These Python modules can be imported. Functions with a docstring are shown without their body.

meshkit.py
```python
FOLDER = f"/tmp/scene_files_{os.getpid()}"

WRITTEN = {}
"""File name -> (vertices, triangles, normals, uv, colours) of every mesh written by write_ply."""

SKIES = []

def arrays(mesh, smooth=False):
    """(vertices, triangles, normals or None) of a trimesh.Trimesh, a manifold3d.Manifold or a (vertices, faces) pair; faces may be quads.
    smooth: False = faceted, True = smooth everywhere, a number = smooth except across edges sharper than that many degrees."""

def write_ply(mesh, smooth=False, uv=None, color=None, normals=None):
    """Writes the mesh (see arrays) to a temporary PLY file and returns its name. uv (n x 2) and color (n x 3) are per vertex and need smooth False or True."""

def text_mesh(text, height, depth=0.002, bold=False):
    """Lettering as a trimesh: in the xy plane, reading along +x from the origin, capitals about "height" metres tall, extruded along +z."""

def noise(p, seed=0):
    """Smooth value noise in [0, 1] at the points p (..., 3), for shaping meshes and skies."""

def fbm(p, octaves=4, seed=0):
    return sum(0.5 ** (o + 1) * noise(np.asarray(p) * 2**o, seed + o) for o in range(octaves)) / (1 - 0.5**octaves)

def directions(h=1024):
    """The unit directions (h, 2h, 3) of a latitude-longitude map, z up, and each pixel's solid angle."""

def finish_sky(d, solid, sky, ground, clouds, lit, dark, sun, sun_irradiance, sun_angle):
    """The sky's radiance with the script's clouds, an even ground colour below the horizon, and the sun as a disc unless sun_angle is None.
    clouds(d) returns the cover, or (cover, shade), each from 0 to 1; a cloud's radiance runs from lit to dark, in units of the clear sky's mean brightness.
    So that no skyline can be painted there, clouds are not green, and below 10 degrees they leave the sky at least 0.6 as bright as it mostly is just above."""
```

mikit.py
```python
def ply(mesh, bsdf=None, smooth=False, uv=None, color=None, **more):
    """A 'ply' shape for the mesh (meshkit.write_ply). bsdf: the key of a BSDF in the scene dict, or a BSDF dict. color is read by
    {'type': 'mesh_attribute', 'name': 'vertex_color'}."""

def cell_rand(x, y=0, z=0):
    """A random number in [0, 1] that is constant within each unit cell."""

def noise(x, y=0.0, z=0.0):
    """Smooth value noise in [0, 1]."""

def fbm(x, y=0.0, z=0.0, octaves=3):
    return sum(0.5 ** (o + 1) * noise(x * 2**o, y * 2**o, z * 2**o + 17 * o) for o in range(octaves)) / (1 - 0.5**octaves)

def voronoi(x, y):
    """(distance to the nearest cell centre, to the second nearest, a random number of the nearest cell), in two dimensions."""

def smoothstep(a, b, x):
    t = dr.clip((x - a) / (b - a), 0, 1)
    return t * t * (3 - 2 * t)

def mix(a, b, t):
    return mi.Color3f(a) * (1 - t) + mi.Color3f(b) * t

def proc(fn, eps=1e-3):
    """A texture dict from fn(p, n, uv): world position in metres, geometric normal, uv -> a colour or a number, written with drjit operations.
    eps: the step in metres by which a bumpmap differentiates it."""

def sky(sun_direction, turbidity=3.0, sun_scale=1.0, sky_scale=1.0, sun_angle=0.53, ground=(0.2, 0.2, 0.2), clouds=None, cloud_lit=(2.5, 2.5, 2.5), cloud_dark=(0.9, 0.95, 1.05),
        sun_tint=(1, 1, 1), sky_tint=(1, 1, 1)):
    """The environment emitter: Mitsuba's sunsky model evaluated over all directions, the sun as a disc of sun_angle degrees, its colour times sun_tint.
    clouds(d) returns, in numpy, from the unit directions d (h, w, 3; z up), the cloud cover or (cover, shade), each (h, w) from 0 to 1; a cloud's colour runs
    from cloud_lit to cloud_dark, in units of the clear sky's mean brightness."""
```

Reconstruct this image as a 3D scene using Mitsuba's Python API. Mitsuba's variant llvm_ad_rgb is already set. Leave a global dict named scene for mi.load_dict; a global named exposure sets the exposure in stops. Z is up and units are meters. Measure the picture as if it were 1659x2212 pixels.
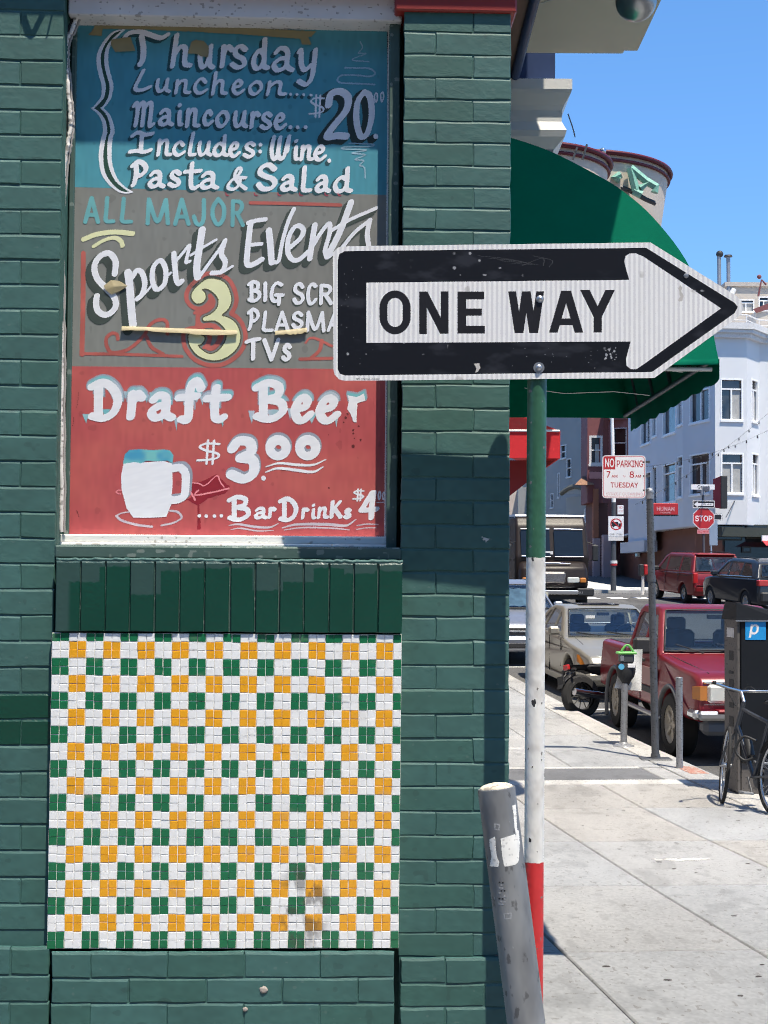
import math, random
import numpy as np, trimesh, mitsuba as mi, drjit as dr
import mapbox_earcut as earcut, manifold3d
from scipy.interpolate import PchipInterpolator
from shapely.geometry import Polygon, MultiPoint, LineString, Point, box as sbox
from shapely.ops import unary_union
from shapely import affinity
import mikit, meshkit
from mikit import proc, noise, fbm, mix, smoothstep, cell_rand, voronoi

rng = np.random.default_rng(7)
scene, labels = {}, {}
T = mi.ScalarTransform4f

# ---------------------------------------------------------------- camera, sky, exposure
EYE = 2.0                                   # the lens, metres above the street at the parked pickup
FOC = 3277.0                                # focal length, in units of a 1659 x 2212 picture
PITCH, ROLL = math.radians(2.6), math.radians(0.4)
fwd = np.array([0, math.cos(PITCH), math.sin(PITCH)])
up0 = np.array([0, -math.sin(PITCH), math.cos(PITCH)])
upv = up0 * math.cos(ROLL) - np.array([1.0, 0, 0]) * math.sin(ROLL)
scene['camera'] = {'type': 'perspective', 'fov_axis': 'x', 'fov': 2 * math.degrees(math.atan(829.5 / FOC)), 'near_clip': 0.05, 'far_clip': 2000.0,
                   'to_world': T().look_at(origin=[0, 0, EYE], target=[float(x) for x in np.array([0, 0, EYE]) + fwd], up=[float(x) for x in upv])}
SUN = (0.58, -1.0, 2.85)
scene['sky'] = mikit.sky(SUN, turbidity=3.0, sky_tint=(0.66, 0.94, 1.16), sun_tint=(0.93, 1.0, 1.07))
exposure = 2.3


def ray(u, v):
    """Direction (with y = 1) of the photograph's point (u, v), measured on a 1659 x 2212 copy: used to survey where things stand."""
    dx, dy = (u - 829.5) / FOC, -(v - 1106) / FOC
    a = dx * math.cos(ROLL) - dy * math.sin(ROLL)
    b = dx * math.sin(ROLL) + dy * math.cos(ROLL)
    d = np.array([a, math.cos(PITCH) - b * math.sin(PITCH), math.sin(PITCH) + b * math.cos(PITCH)])
    return d / d[1]


def at(u, v, y):
    return np.array([0, 0, EYE]) + ray(u, v) * y


# the street dips past the corner and climbs after it
zrel = PchipInterpolator([-80, 0, 3.5, 6, 10, 14, 18, 26, 40, 55, 70, 100, 300, 900], [-1.5, -1.65, -1.70, -1.76, -1.90, -1.98, -1.94, -1.72, -1.15, -.52, .05, 1.1, 4, 6])
S2, R2, O2 = np.array([-.0975, .9952]), np.array([.9952, .0975]), np.array([3.26, 15.15])   # along the street, across it, a point on the kerb
WALK = 0.0                                   # the profile is that of the pavement; the roadway lies KERB lower
KERB = 0.12


def zg(y):
    return EYE + zrel(y)


def sp(s, t, z=None, dz=0.0):
    q = O2 + S2 * s + R2 * t
    return np.array([q[0], q[1], (zg(q[1]) if z is None else z) + dz])


# ---------------------------------------------------------------- scene helpers
_count = {}


def key_for(base):
    n = _count.get(base, 0)
    _count[base] = n + 1
    return base if n == 0 else f'{base}_{n:03d}'


def clean(m):
    return m if isinstance(m, tuple) else m


def thing(name, label, cat, group=None, kind=None):
    k = key_for(name)
    labels[k] = {'label': label, 'category': cat}
    if group: labels[k]['group'] = group
    if kind: labels[k]['kind'] = kind
    return k


def part(parent, name, mesh, mat, smooth=False, label=None, kind=None, **kw):
    k = key_for(parent + '__' + name)
    scene[k] = mikit.ply(mesh, mat, smooth=smooth, **kw)
    if label or kind:
        labels[k] = {}
        if label: labels[k]['label'] = label
        if kind: labels[k]['kind'] = kind
    return k


def single(name, mesh, mat, label, cat, smooth=False, group=None, **kw):
    k = thing(name, label, cat, group)
    scene[k] = mikit.ply(mesh, mat, smooth=smooth, **kw)
    return k


def struct(name, mesh, mat, smooth=False, label=None):
    k = key_for(name)
    scene[k] = mikit.ply(mesh, mat, smooth=smooth)
    labels[k] = {'kind': 'structure'}
    if label: labels[k]['label'] = label
    return k


# ---------------------------------------------------------------- materials
def rgb(c):
    return {'type': 'rgb', 'value': [float(x) for x in c]}


def mat(name, color, rough=0.6, metallic=0.0, spec=0.5, coat=0.0, bump=None, bump_scale=0.001, coat_gloss=0.9, **kw):
    c = proc(color) if callable(color) else rgb(color)
    b = {'type': 'principled', 'base_color': c, 'roughness': (proc(rough) if callable(rough) else float(rough)), 'metallic': float(metallic), 'specular': float(spec)}
    if coat: b.update(clearcoat=float(coat), clearcoat_gloss=float(coat_gloss))
    b.update(kw)
    if bump is not None:
        b = {'type': 'bumpmap', 'bump_texture': proc(bump, eps=0.0012), 'scale': float(bump_scale), 'bsdf': b}
    scene['bsdf_' + name] = {'type': 'twosided', 'bsdf': b}
    return 'bsdf_' + name


def vary(c, amt=0.12, f=9.0, speck=0.0, speckc=(.02, .02, .02), sf=120.0):
    c = np.array(c, float)

    def fn(p, n, uv):
        k = 1 + amt * (2 * fbm(p.x * f, p.y * f, p.z * f, 3) - 1)
        col = mi.Color3f(*[float(x) for x in c]) * k
        if speck:
            s = smoothstep(0.80 - speck, 0.86 - speck * .5, noise(p.x * sf, p.y * sf, p.z * sf))
            col = mix(col, speckc, s * .7)
        return col
    return fn


# ---------------------------------------------------------------- mesh helpers
def bx(x0, x1, y0, y1, z0, z1, c=0.0):
    """A box, its edges chamfered by c."""
    if c <= 0:
        m = trimesh.creation.box(extents=[x1 - x0, y1 - y0, z1 - z0])
        m.apply_translation([(x0 + x1) / 2, (y0 + y1) / 2, (z0 + z1) / 2])
        return m
    p = []
    for i, (a, b) in enumerate(((x0, x1), (y0, y1), (z0, z1))):
        pass
    for sx in (0, 1):
        for sy in (0, 1):
            for sz in (0, 1):
                X, Y, Z = (x0, x1)[sx], (y0, y1)[sy], (z0, z1)[sz]
                ix, iy, iz = (c, -c)[sx], (c, -c)[sy], (c, -c)[sz]
                p += [(X, Y + iy, Z + iz), (X + ix, Y, Z + iz), (X + ix, Y + iy, Z)]
    return trimesh.convex.convex_hull(np.array(p))


def cat(ms):
    return trimesh.util.concatenate([m for m in ms if m is not None])


def tf(mesh, M):
    m = mesh.copy()
    m.apply_transform(M)
    return m


def frame_m(o, e1, e2, e3=None):
    e1, e2 = np.array(e1, float), np.array(e2, float)
    e1 = e1 / np.linalg.norm(e1)
    e2 = e2 / np.linalg.norm(e2)
    M = np.eye(4)
    M[:3, 0], M[:3, 1], M[:3, 2], M[:3, 3] = e1, e2, np.cross(e1, e2), o
    return M


def tube(pts, r, n=10, close=False, cap=True):
    p = np.asarray(pts, float)
    N = len(p)
    if close:
        t = np.roll(p, -1, 0) - np.roll(p, 1, 0)
    else:
        t = np.gradient(p, axis=0)
    t /= np.linalg.norm(t, axis=1, keepdims=True) + 1e-12
    ref = np.array([0, 0, 1.0]) if abs(t[0, 2]) < .9 else np.array([1.0, 0, 0])
    a = np.cross(t[0], ref)
    a /= np.linalg.norm(a)
    A = []
    for i in range(N):
        a = a - t[i] * (a @ t[i])
        a /= np.linalg.norm(a)
        A.append(a)
    A = np.array(A)
    B = np.cross(t, A)
    ang = np.arange(n) * 2 * np.pi / n
    r = np.broadcast_to(np.asarray(r, float), (N,))
    v = p[:, None] + r[:, None, None] * (np.cos(ang)[None, :, None] * A[:, None] + np.sin(ang)[None, :, None] * B[:, None])
    v = v.reshape(-1, 3)
    f = []
    for i in range(N if close else N - 1):
        for j in range(n):
            a0, a1 = i * n + j, i * n + (j + 1) % n
            b0, b1 = ((i + 1) % N) * n + j, ((i + 1) % N) * n + (j + 1) % n
            f += [[a0, a1, b1], [a0, b1, b0]]
    if cap and not close:
        c0, c1 = len(v), len(v) + 1
        v = np.vstack([v, p[0], p[-1]])
        for j in range(n):
            f += [[c0, (j + 1) % n, j], [c1, (N - 1) * n + j, (N - 1) * n + (j + 1) % n]]
    m = trimesh.Trimesh(v, f, process=False)
    return m


def cyl(p0, p1, r0, r1=None, n=24):
    return tube([p0, p1], [r0, r0 if r1 is None else r1], n)


def sphere(c, r, n=2):
    m = trimesh.creation.icosphere(n, 1.0)
    m.apply_scale(r)
    m.apply_translation(c)
    return m


def revolve(profile, axis_o=(0, 0, 0), e1=(1, 0, 0), e2=(0, 1, 0), n=32):
    m = trimesh.creation.revolve(np.array(profile, float), sections=n)
    return tf(m, frame_m(axis_o, e1, e2))


def polys(g):
    if g.is_empty: return []
    return [x for x in getattr(g, 'geoms', [g]) if x.geom_type == 'Polygon' and x.area > 1e-9]


def ext(g, h):
    """A shapely shape extruded along +z by h."""
    ms = [trimesh.creation.extrude_polygon(x, h, engine='earcut') for x in polys(g)]
    return cat(ms) if ms else None


def catmull(pts, n=6, close=False):
    p = np.asarray(pts, float)
    if len(p) < 3: return np.array([p[0] + (p[-1] - p[0]) * t for t in np.linspace(0, 1, n + 1)])
    if close: q = np.vstack([p[-1], p, p[0], p[1]])
    else: q = np.vstack([2 * p[0] - p[1], p, 2 * p[-1] - p[-2]])
    out = []
    for i in range(1, len(q) - 2):
        for t in np.arange(n) / n:
            a, b, c, d = q[i - 1], q[i], q[i + 1], q[i + 2]
            out.append(.5 * (2 * b + (c - a) * t + (2 * a - 5 * b + 4 * c - d) * t * t + (3 * b - a - 3 * c + d) * t ** 3))
    if not close: out.append(q[-2])
    return np.array(out)


def brush(pts, w, asp=0.6, ang=35, n=6, close=False, taper=0.0):
    """A brush stroke as a shapely shape: an oval nib (w long, w*asp thick, held at ang degrees) drawn along the points."""
    p = catmull(pts, n, close)
    if close: p = np.vstack([p, p[:1]])
    th = np.linspace(0, 2 * np.pi, 13)[:-1]
    a = math.radians(ang)
    nib = np.stack([np.cos(th) * w / 2, np.sin(th) * w * asp / 2], 1) @ np.array([[math.cos(a), math.sin(a)], [-math.sin(a), math.cos(a)]])
    k = len(p)
    sc = np.ones(k)
    if taper: sc = 1 - taper * np.abs(np.linspace(-1, 1, k)) ** 2
    return unary_union([MultiPoint(np.vstack([nib * sc[i] + p[i], nib * sc[i + 1] + p[i + 1]])).convex_hull for i in range(k - 1)])


def fit_text(text, w, h, depth=0.002, bold=True):
    """Lettering squeezed into a w x h box from the origin."""
    m = meshkit.text_mesh(text, 1.0, 1.0, bold=bold)
    b = m.bounds
    m.apply_translation([-b[0, 0], -b[0, 1], 0])
    m.apply_scale([w / (b[1, 0] - b[0, 0]), h / (b[1, 1] - b[0, 1]), depth])
    return m


def rrect(x0, y0, x1, y1, r):
    return sbox(x0 + r, y0 + r, x1 - r, y1 - r).buffer(r, quad_segs=6)


def sheet(fn, nu, nv):
    """A grid surface from fn(i/nu, j/nv) -> point."""
    v = np.array([fn(i / nu, j / nv) for i in range(nu + 1) for j in range(nv + 1)])
    f = []
    for i in range(nu):
        for j in range(nv):
            a = i * (nv + 1) + j
            f += [[a, a + nv + 1, a + nv + 2], [a, a + nv + 2, a + 1]]
    return trimesh.Trimesh(v, f, process=False)


def thicken(mesh, d):
    """A grid surface given a thickness d along its vertex normals."""
    n = mesh.vertex_normals
    v2 = mesh.vertices - n * d
    N = len(mesh.vertices)
    f = np.vstack([mesh.faces, mesh.faces[:, ::-1] + N])
    e = trimesh.grouping.group_rows(np.sort(mesh.edges, 1), require_count=1)
    rim = []
    for a, b in mesh.edges[e]:
        rim += [[b, a, a + N], [b, a + N, b + N]]
    return trimesh.Trimesh(np.vstack([mesh.vertices, v2]), np.vstack([f, np.array(rim)]), process=False)


K = .67769                                                     # from the photograph's pixels to the survey's


def Z(x0, y0, s):
    return lambda pts: [((x0 + x / s) * K, (y0 + y / s) * K) for x, y in pts]


def rough(g, amp=.35, sd=0):
    """Hand-made edges: the outline wavers."""
    out = []
    for q in polys(g):
        q = q.segmentize(3.0)

        def wv(c):
            c = np.array(c)
            o = np.stack([meshkit.noise(np.stack([c[:, 0] * .35, c[:, 1] * .35, c[:, 0] * 0 + k + sd], 1)) - .5 for k in (1, 7)], 1)
            return c + o * amp * 2
        g2 = Polygon(wv(q.exterior.coords), [wv(i.coords) for i in q.interiors])
        out.append(g2 if g2.is_valid else g2.buffer(0))
    return unary_union(out)


def ell(cx, cy, rx, ry): return affinity.scale(Point(cx, cy).buffer(1, quad_segs=24), rx, ry)


# materials used in many places
M_WHITE = mat('white_paint', vary((.74, .74, .72), .06, 6, .02, (.3, .28, .25)), .55)
M_GREYW = mat('weathered_white', vary((.60, .59, .58), .12, 14, .04, (.26, .24, .22), 130), .7)
M_BLACK = mat('black_paint', vary((.014, .015, .018), .3, 14), .45)
M_DARK = mat('recess_shade_black', (.028, .028, .030), .7)  # near-black panels stand in for the shade inside grilles, intakes, slots and holes
M_GALV = mat('galvanised', vary((.30, .31, .33), .22, 26, .10, (.10, .10, .11), 70), .48, .55)
M_DGALV = mat('dark_pole_metal', vary((.085, .09, .10), .25, 20, .1, (.03, .03, .03), 60), .5, .3)
M_CHROME = mat('chrome', (.72, .73, .75), .16, 1.0)
M_ALU = mat('dull_aluminium', (.55, .56, .58), .35, .9)
M_RUBBER = mat('rubber', (.018, .018, .019), .85)
M_GLASSD = mat('dark_glass', (.010, .014, .020), .07, 0.0, .5)
scene['bsdf_glass_pane'] = {'type': 'thindielectric', 'int_ior': 1.5, 'specular_transmittance': rgb((.62, .68, .70))}
M_PANE = 'bsdf_glass_pane'
M_LENS = mat('lamp_lens', (.60, .62, .58), .12, .1, .8, coat=.8)
M_AMBER = mat("amber_lens", (.50, .17, .02), .15, 0, .7, coat=.8)
M_REDLENS = mat('red_lens', (.42, .012, .012), .2, 0, .7, coat=.8)
M_SIGNW = mat('sign_white', (.72, .72, .73), .5)
M_SIGNR = mat('sign_red', (.42, .018, .022), .45)
M_SIGNK = mat('sign_black', (.012, .012, .015), .45)
M_PLASTIC = mat('dark_plastic', (.022, .023, .025), .6)
# ================================================================= the corner building: green painted brick
YAW = math.radians(2.0)
WY = 3.60
_cw, _sw = math.cos(YAW), math.sin(YAW)
WM = np.array([[_cw, -_sw, 0, 0], [_sw, _cw, 0, WY], [0, 0, 1, EYE], [0, 0, 0, 1]])     # wall frame: x along it, y into it, z from the lens height


def wl(u, v, y=0.0):
    """Where the photograph's point (u, v) lies on the wall plane at depth y: (x, z) in the wall's frame."""
    d = ray(u, v)
    # world point p = d*t ; wall y = -sw*px + cw*(py-WY)
    t = (y + _cw * WY) / (-_sw * d[0] + _cw * d[1])
    p = d * t
    return np.array([_cw * p[0] + _sw * (p[1] - WY), p[2]])


def wz(v, u=830, y=0): return wl(u, v, y)[1]
def wx(u, v=1106, y=0): return wl(u, v, y)[0]
def W(mesh): return tf(mesh, WM)


def flat(g, y, h):
    """A shape drawn in wall (x, z) as a slab of thickness h standing out from depth y."""
    m = ext(g, h)
    if m is None: return None
    v = m.vertices.copy()
    m.vertices = np.stack([v[:, 0], y - v[:, 2], v[:, 1]], 1)
    return W(m)


G0 = (.037, .104, .096)


def green(p, n, uv):
    k = 1 + .16 * (2 * fbm(p.x * 7, p.y * 7, p.z * 9, 3) - 1) + .10 * (2 * noise(p.x * 60, p.y * 60, p.z * 60) - 1)
    c = mi.Color3f(*G0) * k
    chip = smoothstep(.815, .85, fbm(p.x * 55 + 3, p.y * 55, p.z * 70, 2))
    c = mix(c, (.085, .14, .13), chip * .45)
    dirt = smoothstep(.775, .82, fbm(p.x * 38 + 9, p.y * 30, p.z * 38, 2))
    return mix(c, (.018, .042, .04), dirt * .3)


def brick_bump(p, n, uv):
    return fbm(p.x * 120, p.y * 120, p.z * 120, 3) + .3 * noise(p.x * 420, p.y * 420, p.z * 420)


def green_fresh(p, n, uv):
    k = 1 + .10 * (2 * fbm(p.x * 9, p.y * 9, p.z * 9, 2) - 1)
    return mi.Color3f(.007, .052, .034) * k


M_GREEN = mat('green_brick_paint', green, .62, bump=brick_bump, bump_scale=.0008)
M_GREEN2 = mat('green_brick_paint_light', lambda p, n, uv: green(p, n, uv) * mi.Color3f(1.10, 1.07, 1.09), .6, bump=brick_bump, bump_scale=.0008)
M_GREEN3 = mat('green_brick_paint_dark', lambda p, n, uv: green(p, n, uv) * mi.Color3f(.86, .93, .88), .66, bump=brick_bump, bump_scale=.0008)
M_FRESH = mat('fresh_green_paint', green_fresh, .34, bump=brick_bump, bump_scale=.0009)
M_WOODG = mat('green_wood_paint', vary((.050, .095, .085), .15, 20, .1, (.2, .24, .22), 90), .55)
GREENS = [M_GREEN, M_GREEN, M_GREEN2, M_GREEN3]


def wob(n, amp, seed):
    r = np.random.default_rng(seed)
    a = r.normal(0, amp, n)
    return (a + np.roll(a, 1) + np.roll(a, -1)) / 2.0


def brick(x0, x1, z0, z1, yf, dep, seed, gap=.0014, soft=.0033, amp=.0008):
    """One painted brick: a pillow with soft arrises and wavering edges, its face at depth yf, its back dep behind."""
    nx = max(4, int((x1 - x0) / .022))
    nz = 4
    top = [(x, z1 - gap / 2) for x in np.linspace(x0 + gap / 2, x1 - gap / 2, nx)]
    rt = [(x1 - gap / 2, z) for z in np.linspace(z1 - gap / 2, z0 + gap / 2, nz)][1:-1]
    bot = [(x, z0 + gap / 2) for x in np.linspace(x1 - gap / 2, x0 + gap / 2, nx)]
    lf = [(x0 + gap / 2, z) for z in np.linspace(z0 + gap / 2, z1 - gap / 2, nz)][1:-1]
    ring = np.array(top + rt + bot + lf)
    N = len(ring)
    ring = ring + np.stack([wob(N, amp, seed), wob(N, amp, seed + 1)], 1)
    c = ring.mean(0)
    half = np.array([(x1 - x0) / 2, (z1 - z0) / 2])

    def inset(d):
        return c + (ring - c) * (1 - d / half)
    r = np.random.default_rng(seed + 5)
    tilt = r.normal(0, .0022, 2)
    push = r.normal(0, .0005)

    def lay(pts, y):
        q = pts - c
        return np.stack([pts[:, 0], y + push + q[:, 0] * tilt[0] + q[:, 1] * tilt[1] * 2, pts[:, 1]], 1)
    # the upper arris is a worn ledge thick with paint, the other three are crisp
    up_ = np.arange(N) < nx

    def ins(dt, d):
        q = inset(d)
        q[up_, 1] = ring[up_, 1] - dt
        return q
    back_ = lay(ring, yf + dep)
    edge_ = lay(ring, yf + soft)
    face_ = lay(ins(soft * 1.9, soft * .55), yf)
    rings = [back_, edge_, face_]
    v = np.vstack(rings + [lay(c[None], yf)])
    f = []
    for k in range(len(rings) - 1):
        for j in range(N):
            a, b = k * N + j, k * N + (j + 1) % N
            f += [[a, b, b + N], [a, b + N, a + N]]
    last = (len(rings) - 1) * N
    for j in range(N):
        f.append([last + j, last + (j + 1) % N, len(v) - 1])
    m = trimesh.Trimesh(v, f, process=False)
    m.fix_normals()
    return W(m)


K = .67769                                                     # from the photograph's pixels to the survey's
B = thing('brick_building', 'green painted brick corner building with mosaic panel and signed window', 'building')

# wall behind everything
xl_edge = wx(124, 900)
xr0, xr1 = wx(867, 900), wx(1102, 900)
zt, zb = 3.4, -1.95
part(B, 'wall', W(cat([bx(-6.0, xl_edge, .016, .5, zb, zt), bx(xr0 + .004, xr1 - .002, .010, .5, zb, .72), bx(xl_edge, xr0 + .01, .30, .5, zb, zt),
                       bx(xl_edge - .01, xr0 + .01, .045, .30, zb, wz(1182)), bx(xr0 + .004, xr1 - .002, .010, .5, .72, zt), bx(-6, xr1 - .004, .5, 9, zb, zt)])), M_GREEN3)

# left pilaster
pil = B + '__pilaster'
lv = [32 - 79.4 * i for i in range(4, 0, -1)] + [32 + 79.4 * i for i in range(0, 10)]
v0 = lv[-1]
while lv[-1] < 3000: lv.append(lv[-1] + (79.4 + (lv[-1] - v0) / 2300 * 6.0))
lz = [wz(v * K, 60) for v in lv]
seed = 100
zplinth_l = wz(3013 * K, 60)
core = part(B, 'pilaster', W(bx(xl_edge - .40, xl_edge - .003, .0029, .03, zb, zt)), M_GREEN)
for i in range(len(lz) - 1):
    if lz[i + 1] < zplinth_l - .02: break
    joint = wx((66 if i % 2 == 0 else 200) * K, lv[i] * K)
    xs = [xl_edge]
    if i % 2 == 0: xs += [joint, joint - .187]
    else: xs += [xl_edge - .187, xl_edge - .28]
    for a, b in zip(xs[1:], xs[:-1]):
        seed += 11
        z_lo = max(lz[i + 1], zplinth_l)
        fresh = 2150 < lv[i] < 2330
        part(pil, 'brick', brick(a, b, z_lo, lz[i], 0.0, .012, seed), M_FRESH if fresh else GREENS[seed % 4])
# plinth under the left pilaster
plv = [3013, 3100, 3186, 3270, 3360]
plz = [wz(v * K, 60) for v in plv]
xpl = wx(157 * K, 3100 * K, -.02)
part(B, 'plinth', W(bx(xl_edge - .40, xpl - .004, -.0171, .03, zb, plz[0] - .006)), M_GREEN)
pln = B + '__plinth'
for i in range(4):
    xs = [xpl, wx(38 * K, 3060 * K), wx(38 * K, 3060 * K) - .18] if i % 2 == 0 else [xpl, xpl - .17, xpl - .30]
    for a, b in zip(xs[1:], xs[:-1]):
        seed += 11
        part(pln, 'brick', brick(a, b, plz[i + 1], plz[i], -.020, .012, seed, amp=.0013), GREENS[seed % 4])

# right pilaster
rv = [33, 103, 174, 247, 317, 386, 454, 527, 593, 663] + [663 + 70.1 * i for i in range(1, 8)] + [1224, 1300, 1373, 1448, 1523, 1597, 1672, 1749, 1822, 1894, 1965, 2042] + [2042 + 77.5 * i for i in range(1, 9)] + [2740, 2818, 2894, 2972, 3048]
rz = [wz(v * K, 985) for v in rv]
part(B, 'pilaster', W(bx(xr0 + .003, xr1 - .003, .0026, .03, zb, rz[0] + .1)), M_GREEN)
pir = B + '__pilaster_001'
for i in range(len(rz) - 1):
    j1, j2 = wx(941, rv[i] * K), wx(1022, rv[i] * K)
    xs = [xr0, j1, xr1] if i % 2 == 1 else [xr0, j2, xr1]
    for a, b in zip(xs[:-1], xs[1:]):
        seed += 11
        part(pir, 'brick', brick(a, b, rz[i + 1], rz[i], 0.0, .012, seed, gap=.0013, soft=.0029, amp=.0010), GREENS[seed % 4])
prv = [3048, 3130, 3205, 3285, 3365]
prz = [wz(v * K, 985) for v in prv]
xp0, xp1 = wx(865, 2090, -.012), wx(1106, 2090, -.012)
part(B, 'plinth', W(bx(xp0 + .004, xp1 - .004, -.0104, .03, zb, prz[0] - .006)), M_GREEN)
pln1 = B + '__plinth_001'
for i in range(4):
    j = wx(962 if i % 2 == 0 else 1045, 2100)
    for a, b in zip([xp0, j], [j, xp1]):
        seed += 11
        part(pln1, 'brick', brick(a, b, prz[i + 1], prz[i], -.013, .012, seed, amp=.0016), GREENS[seed % 4])
# the top of the right pilaster: smooth dark green band below the red fascia
part(B, 'capital_band', W(bx(xr0 - .001, xr1, -.001, .03, rz[0], rz[0] + .09)), M_GREEN3)

# plinth under the mosaic
mzb = wz(2049, 480, -.02)
mpv = [3034, 3116, 3197, 3280, 3365]
mpz = [wz(v * K, 480, -.03) for v in mpv]
xm0, xm1 = wx(163 * K, 2150, -.03), wx(1257 * K, 2150, -.03)
part(B, 'plinth', W(bx(xm0 + .004, xm1 - .004, -.0271, .05, zb, mpz[0] - .006)), M_GREEN)
pln2 = B + '__plinth_002'
for i in range(4):
    jj = [289, 533, 778, 1020] if i % 2 == 0 else [410, 657, 901, 1140]
    xs = [xm0] + [wx(q * K, 2150, -.03) for q in jj] + [xm1]
    for a, b in zip(xs[:-1], xs[1:]):
        seed += 11
        part(pln2, 'brick', brick(a, b, mpz[i + 1], mpz[i], -.030, .012, seed, amp=.0012), GREENS[seed % 4])
# snail-like lumps of old mortar on that plinth
for (u, v, s) in ((570, 2138, .008), (530, 2180, .005)):
    x, z = wl(u, v, -.03)
    m = trimesh.creation.icosphere(2, 1.0)
    m.vertices = m.vertices * (1 + .5 * (meshkit.fbm(m.vertices * 2.2, 3, 4)[:, None] - .5)) * np.array([s * 1.2, s * .5, s])
    m.apply_translation([x, -.031, z])
    part(B, 'mortar_lump', W(m), mat('mortar_lump_%d' % u, (.34, .30, .27), .9), smooth=True)

# header course of glazed upright bricks
hx0, hx1 = wx(119, 1285, -.026), wx(870, 1285, -.026)
hz0, hz1 = wz(1367, 480, -.026), wz(1211, 480, -.026)


def header_paint(p, n, uv):
    k = 1 + .12 * (2 * fbm(p.x * 12, p.y * 12, p.z * 12, 2) - 1)
    c = mi.Color3f(.006, .050, .034) * k
    # rolled fresh paint stops short of the top in ragged blocks, leaving the older grey green
    cell = cell_rand(dr.floor(p.x * 14 + 2.3), 3, 1)
    lim = EYE + float(hz1) - .012 - .075 * cell * cell
    old = smoothstep(-.002, .002, p.z + .006 * noise(p.x * 130, 0, p.z * 130) - lim)
    edge = smoothstep(.0, .012, mi.Float(wx_edge) + .040 - p.x)
    old = dr.maximum(old, edge)
    return mix(c, (.032, .072, .066), old)


wx_edge = float(hx0)
M_HEAD = mat('header_paint', header_paint, .30, bump=brick_bump, bump_scale=.0008)
part(B, 'header_course', W(bx(hx0 + .003, hx1 - .003, -.019, .06, hz0 + .002, hz1 - .002)), M_WOODG)
hd = B + '__header_course'
nh = 14
hxs = np.linspace(hx0, hx1, 15) + np.concatenate([[0], rng.normal(0, .0012, 13), [0]])
for a, b in zip(hxs[:-1], hxs[1:]):
    seed += 11
    part(hd, 'glazed_brick', brick(a, b, hz0, hz1, -.026, .010, seed, gap=.0032, soft=.003, amp=.0006), M_HEAD)
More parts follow.
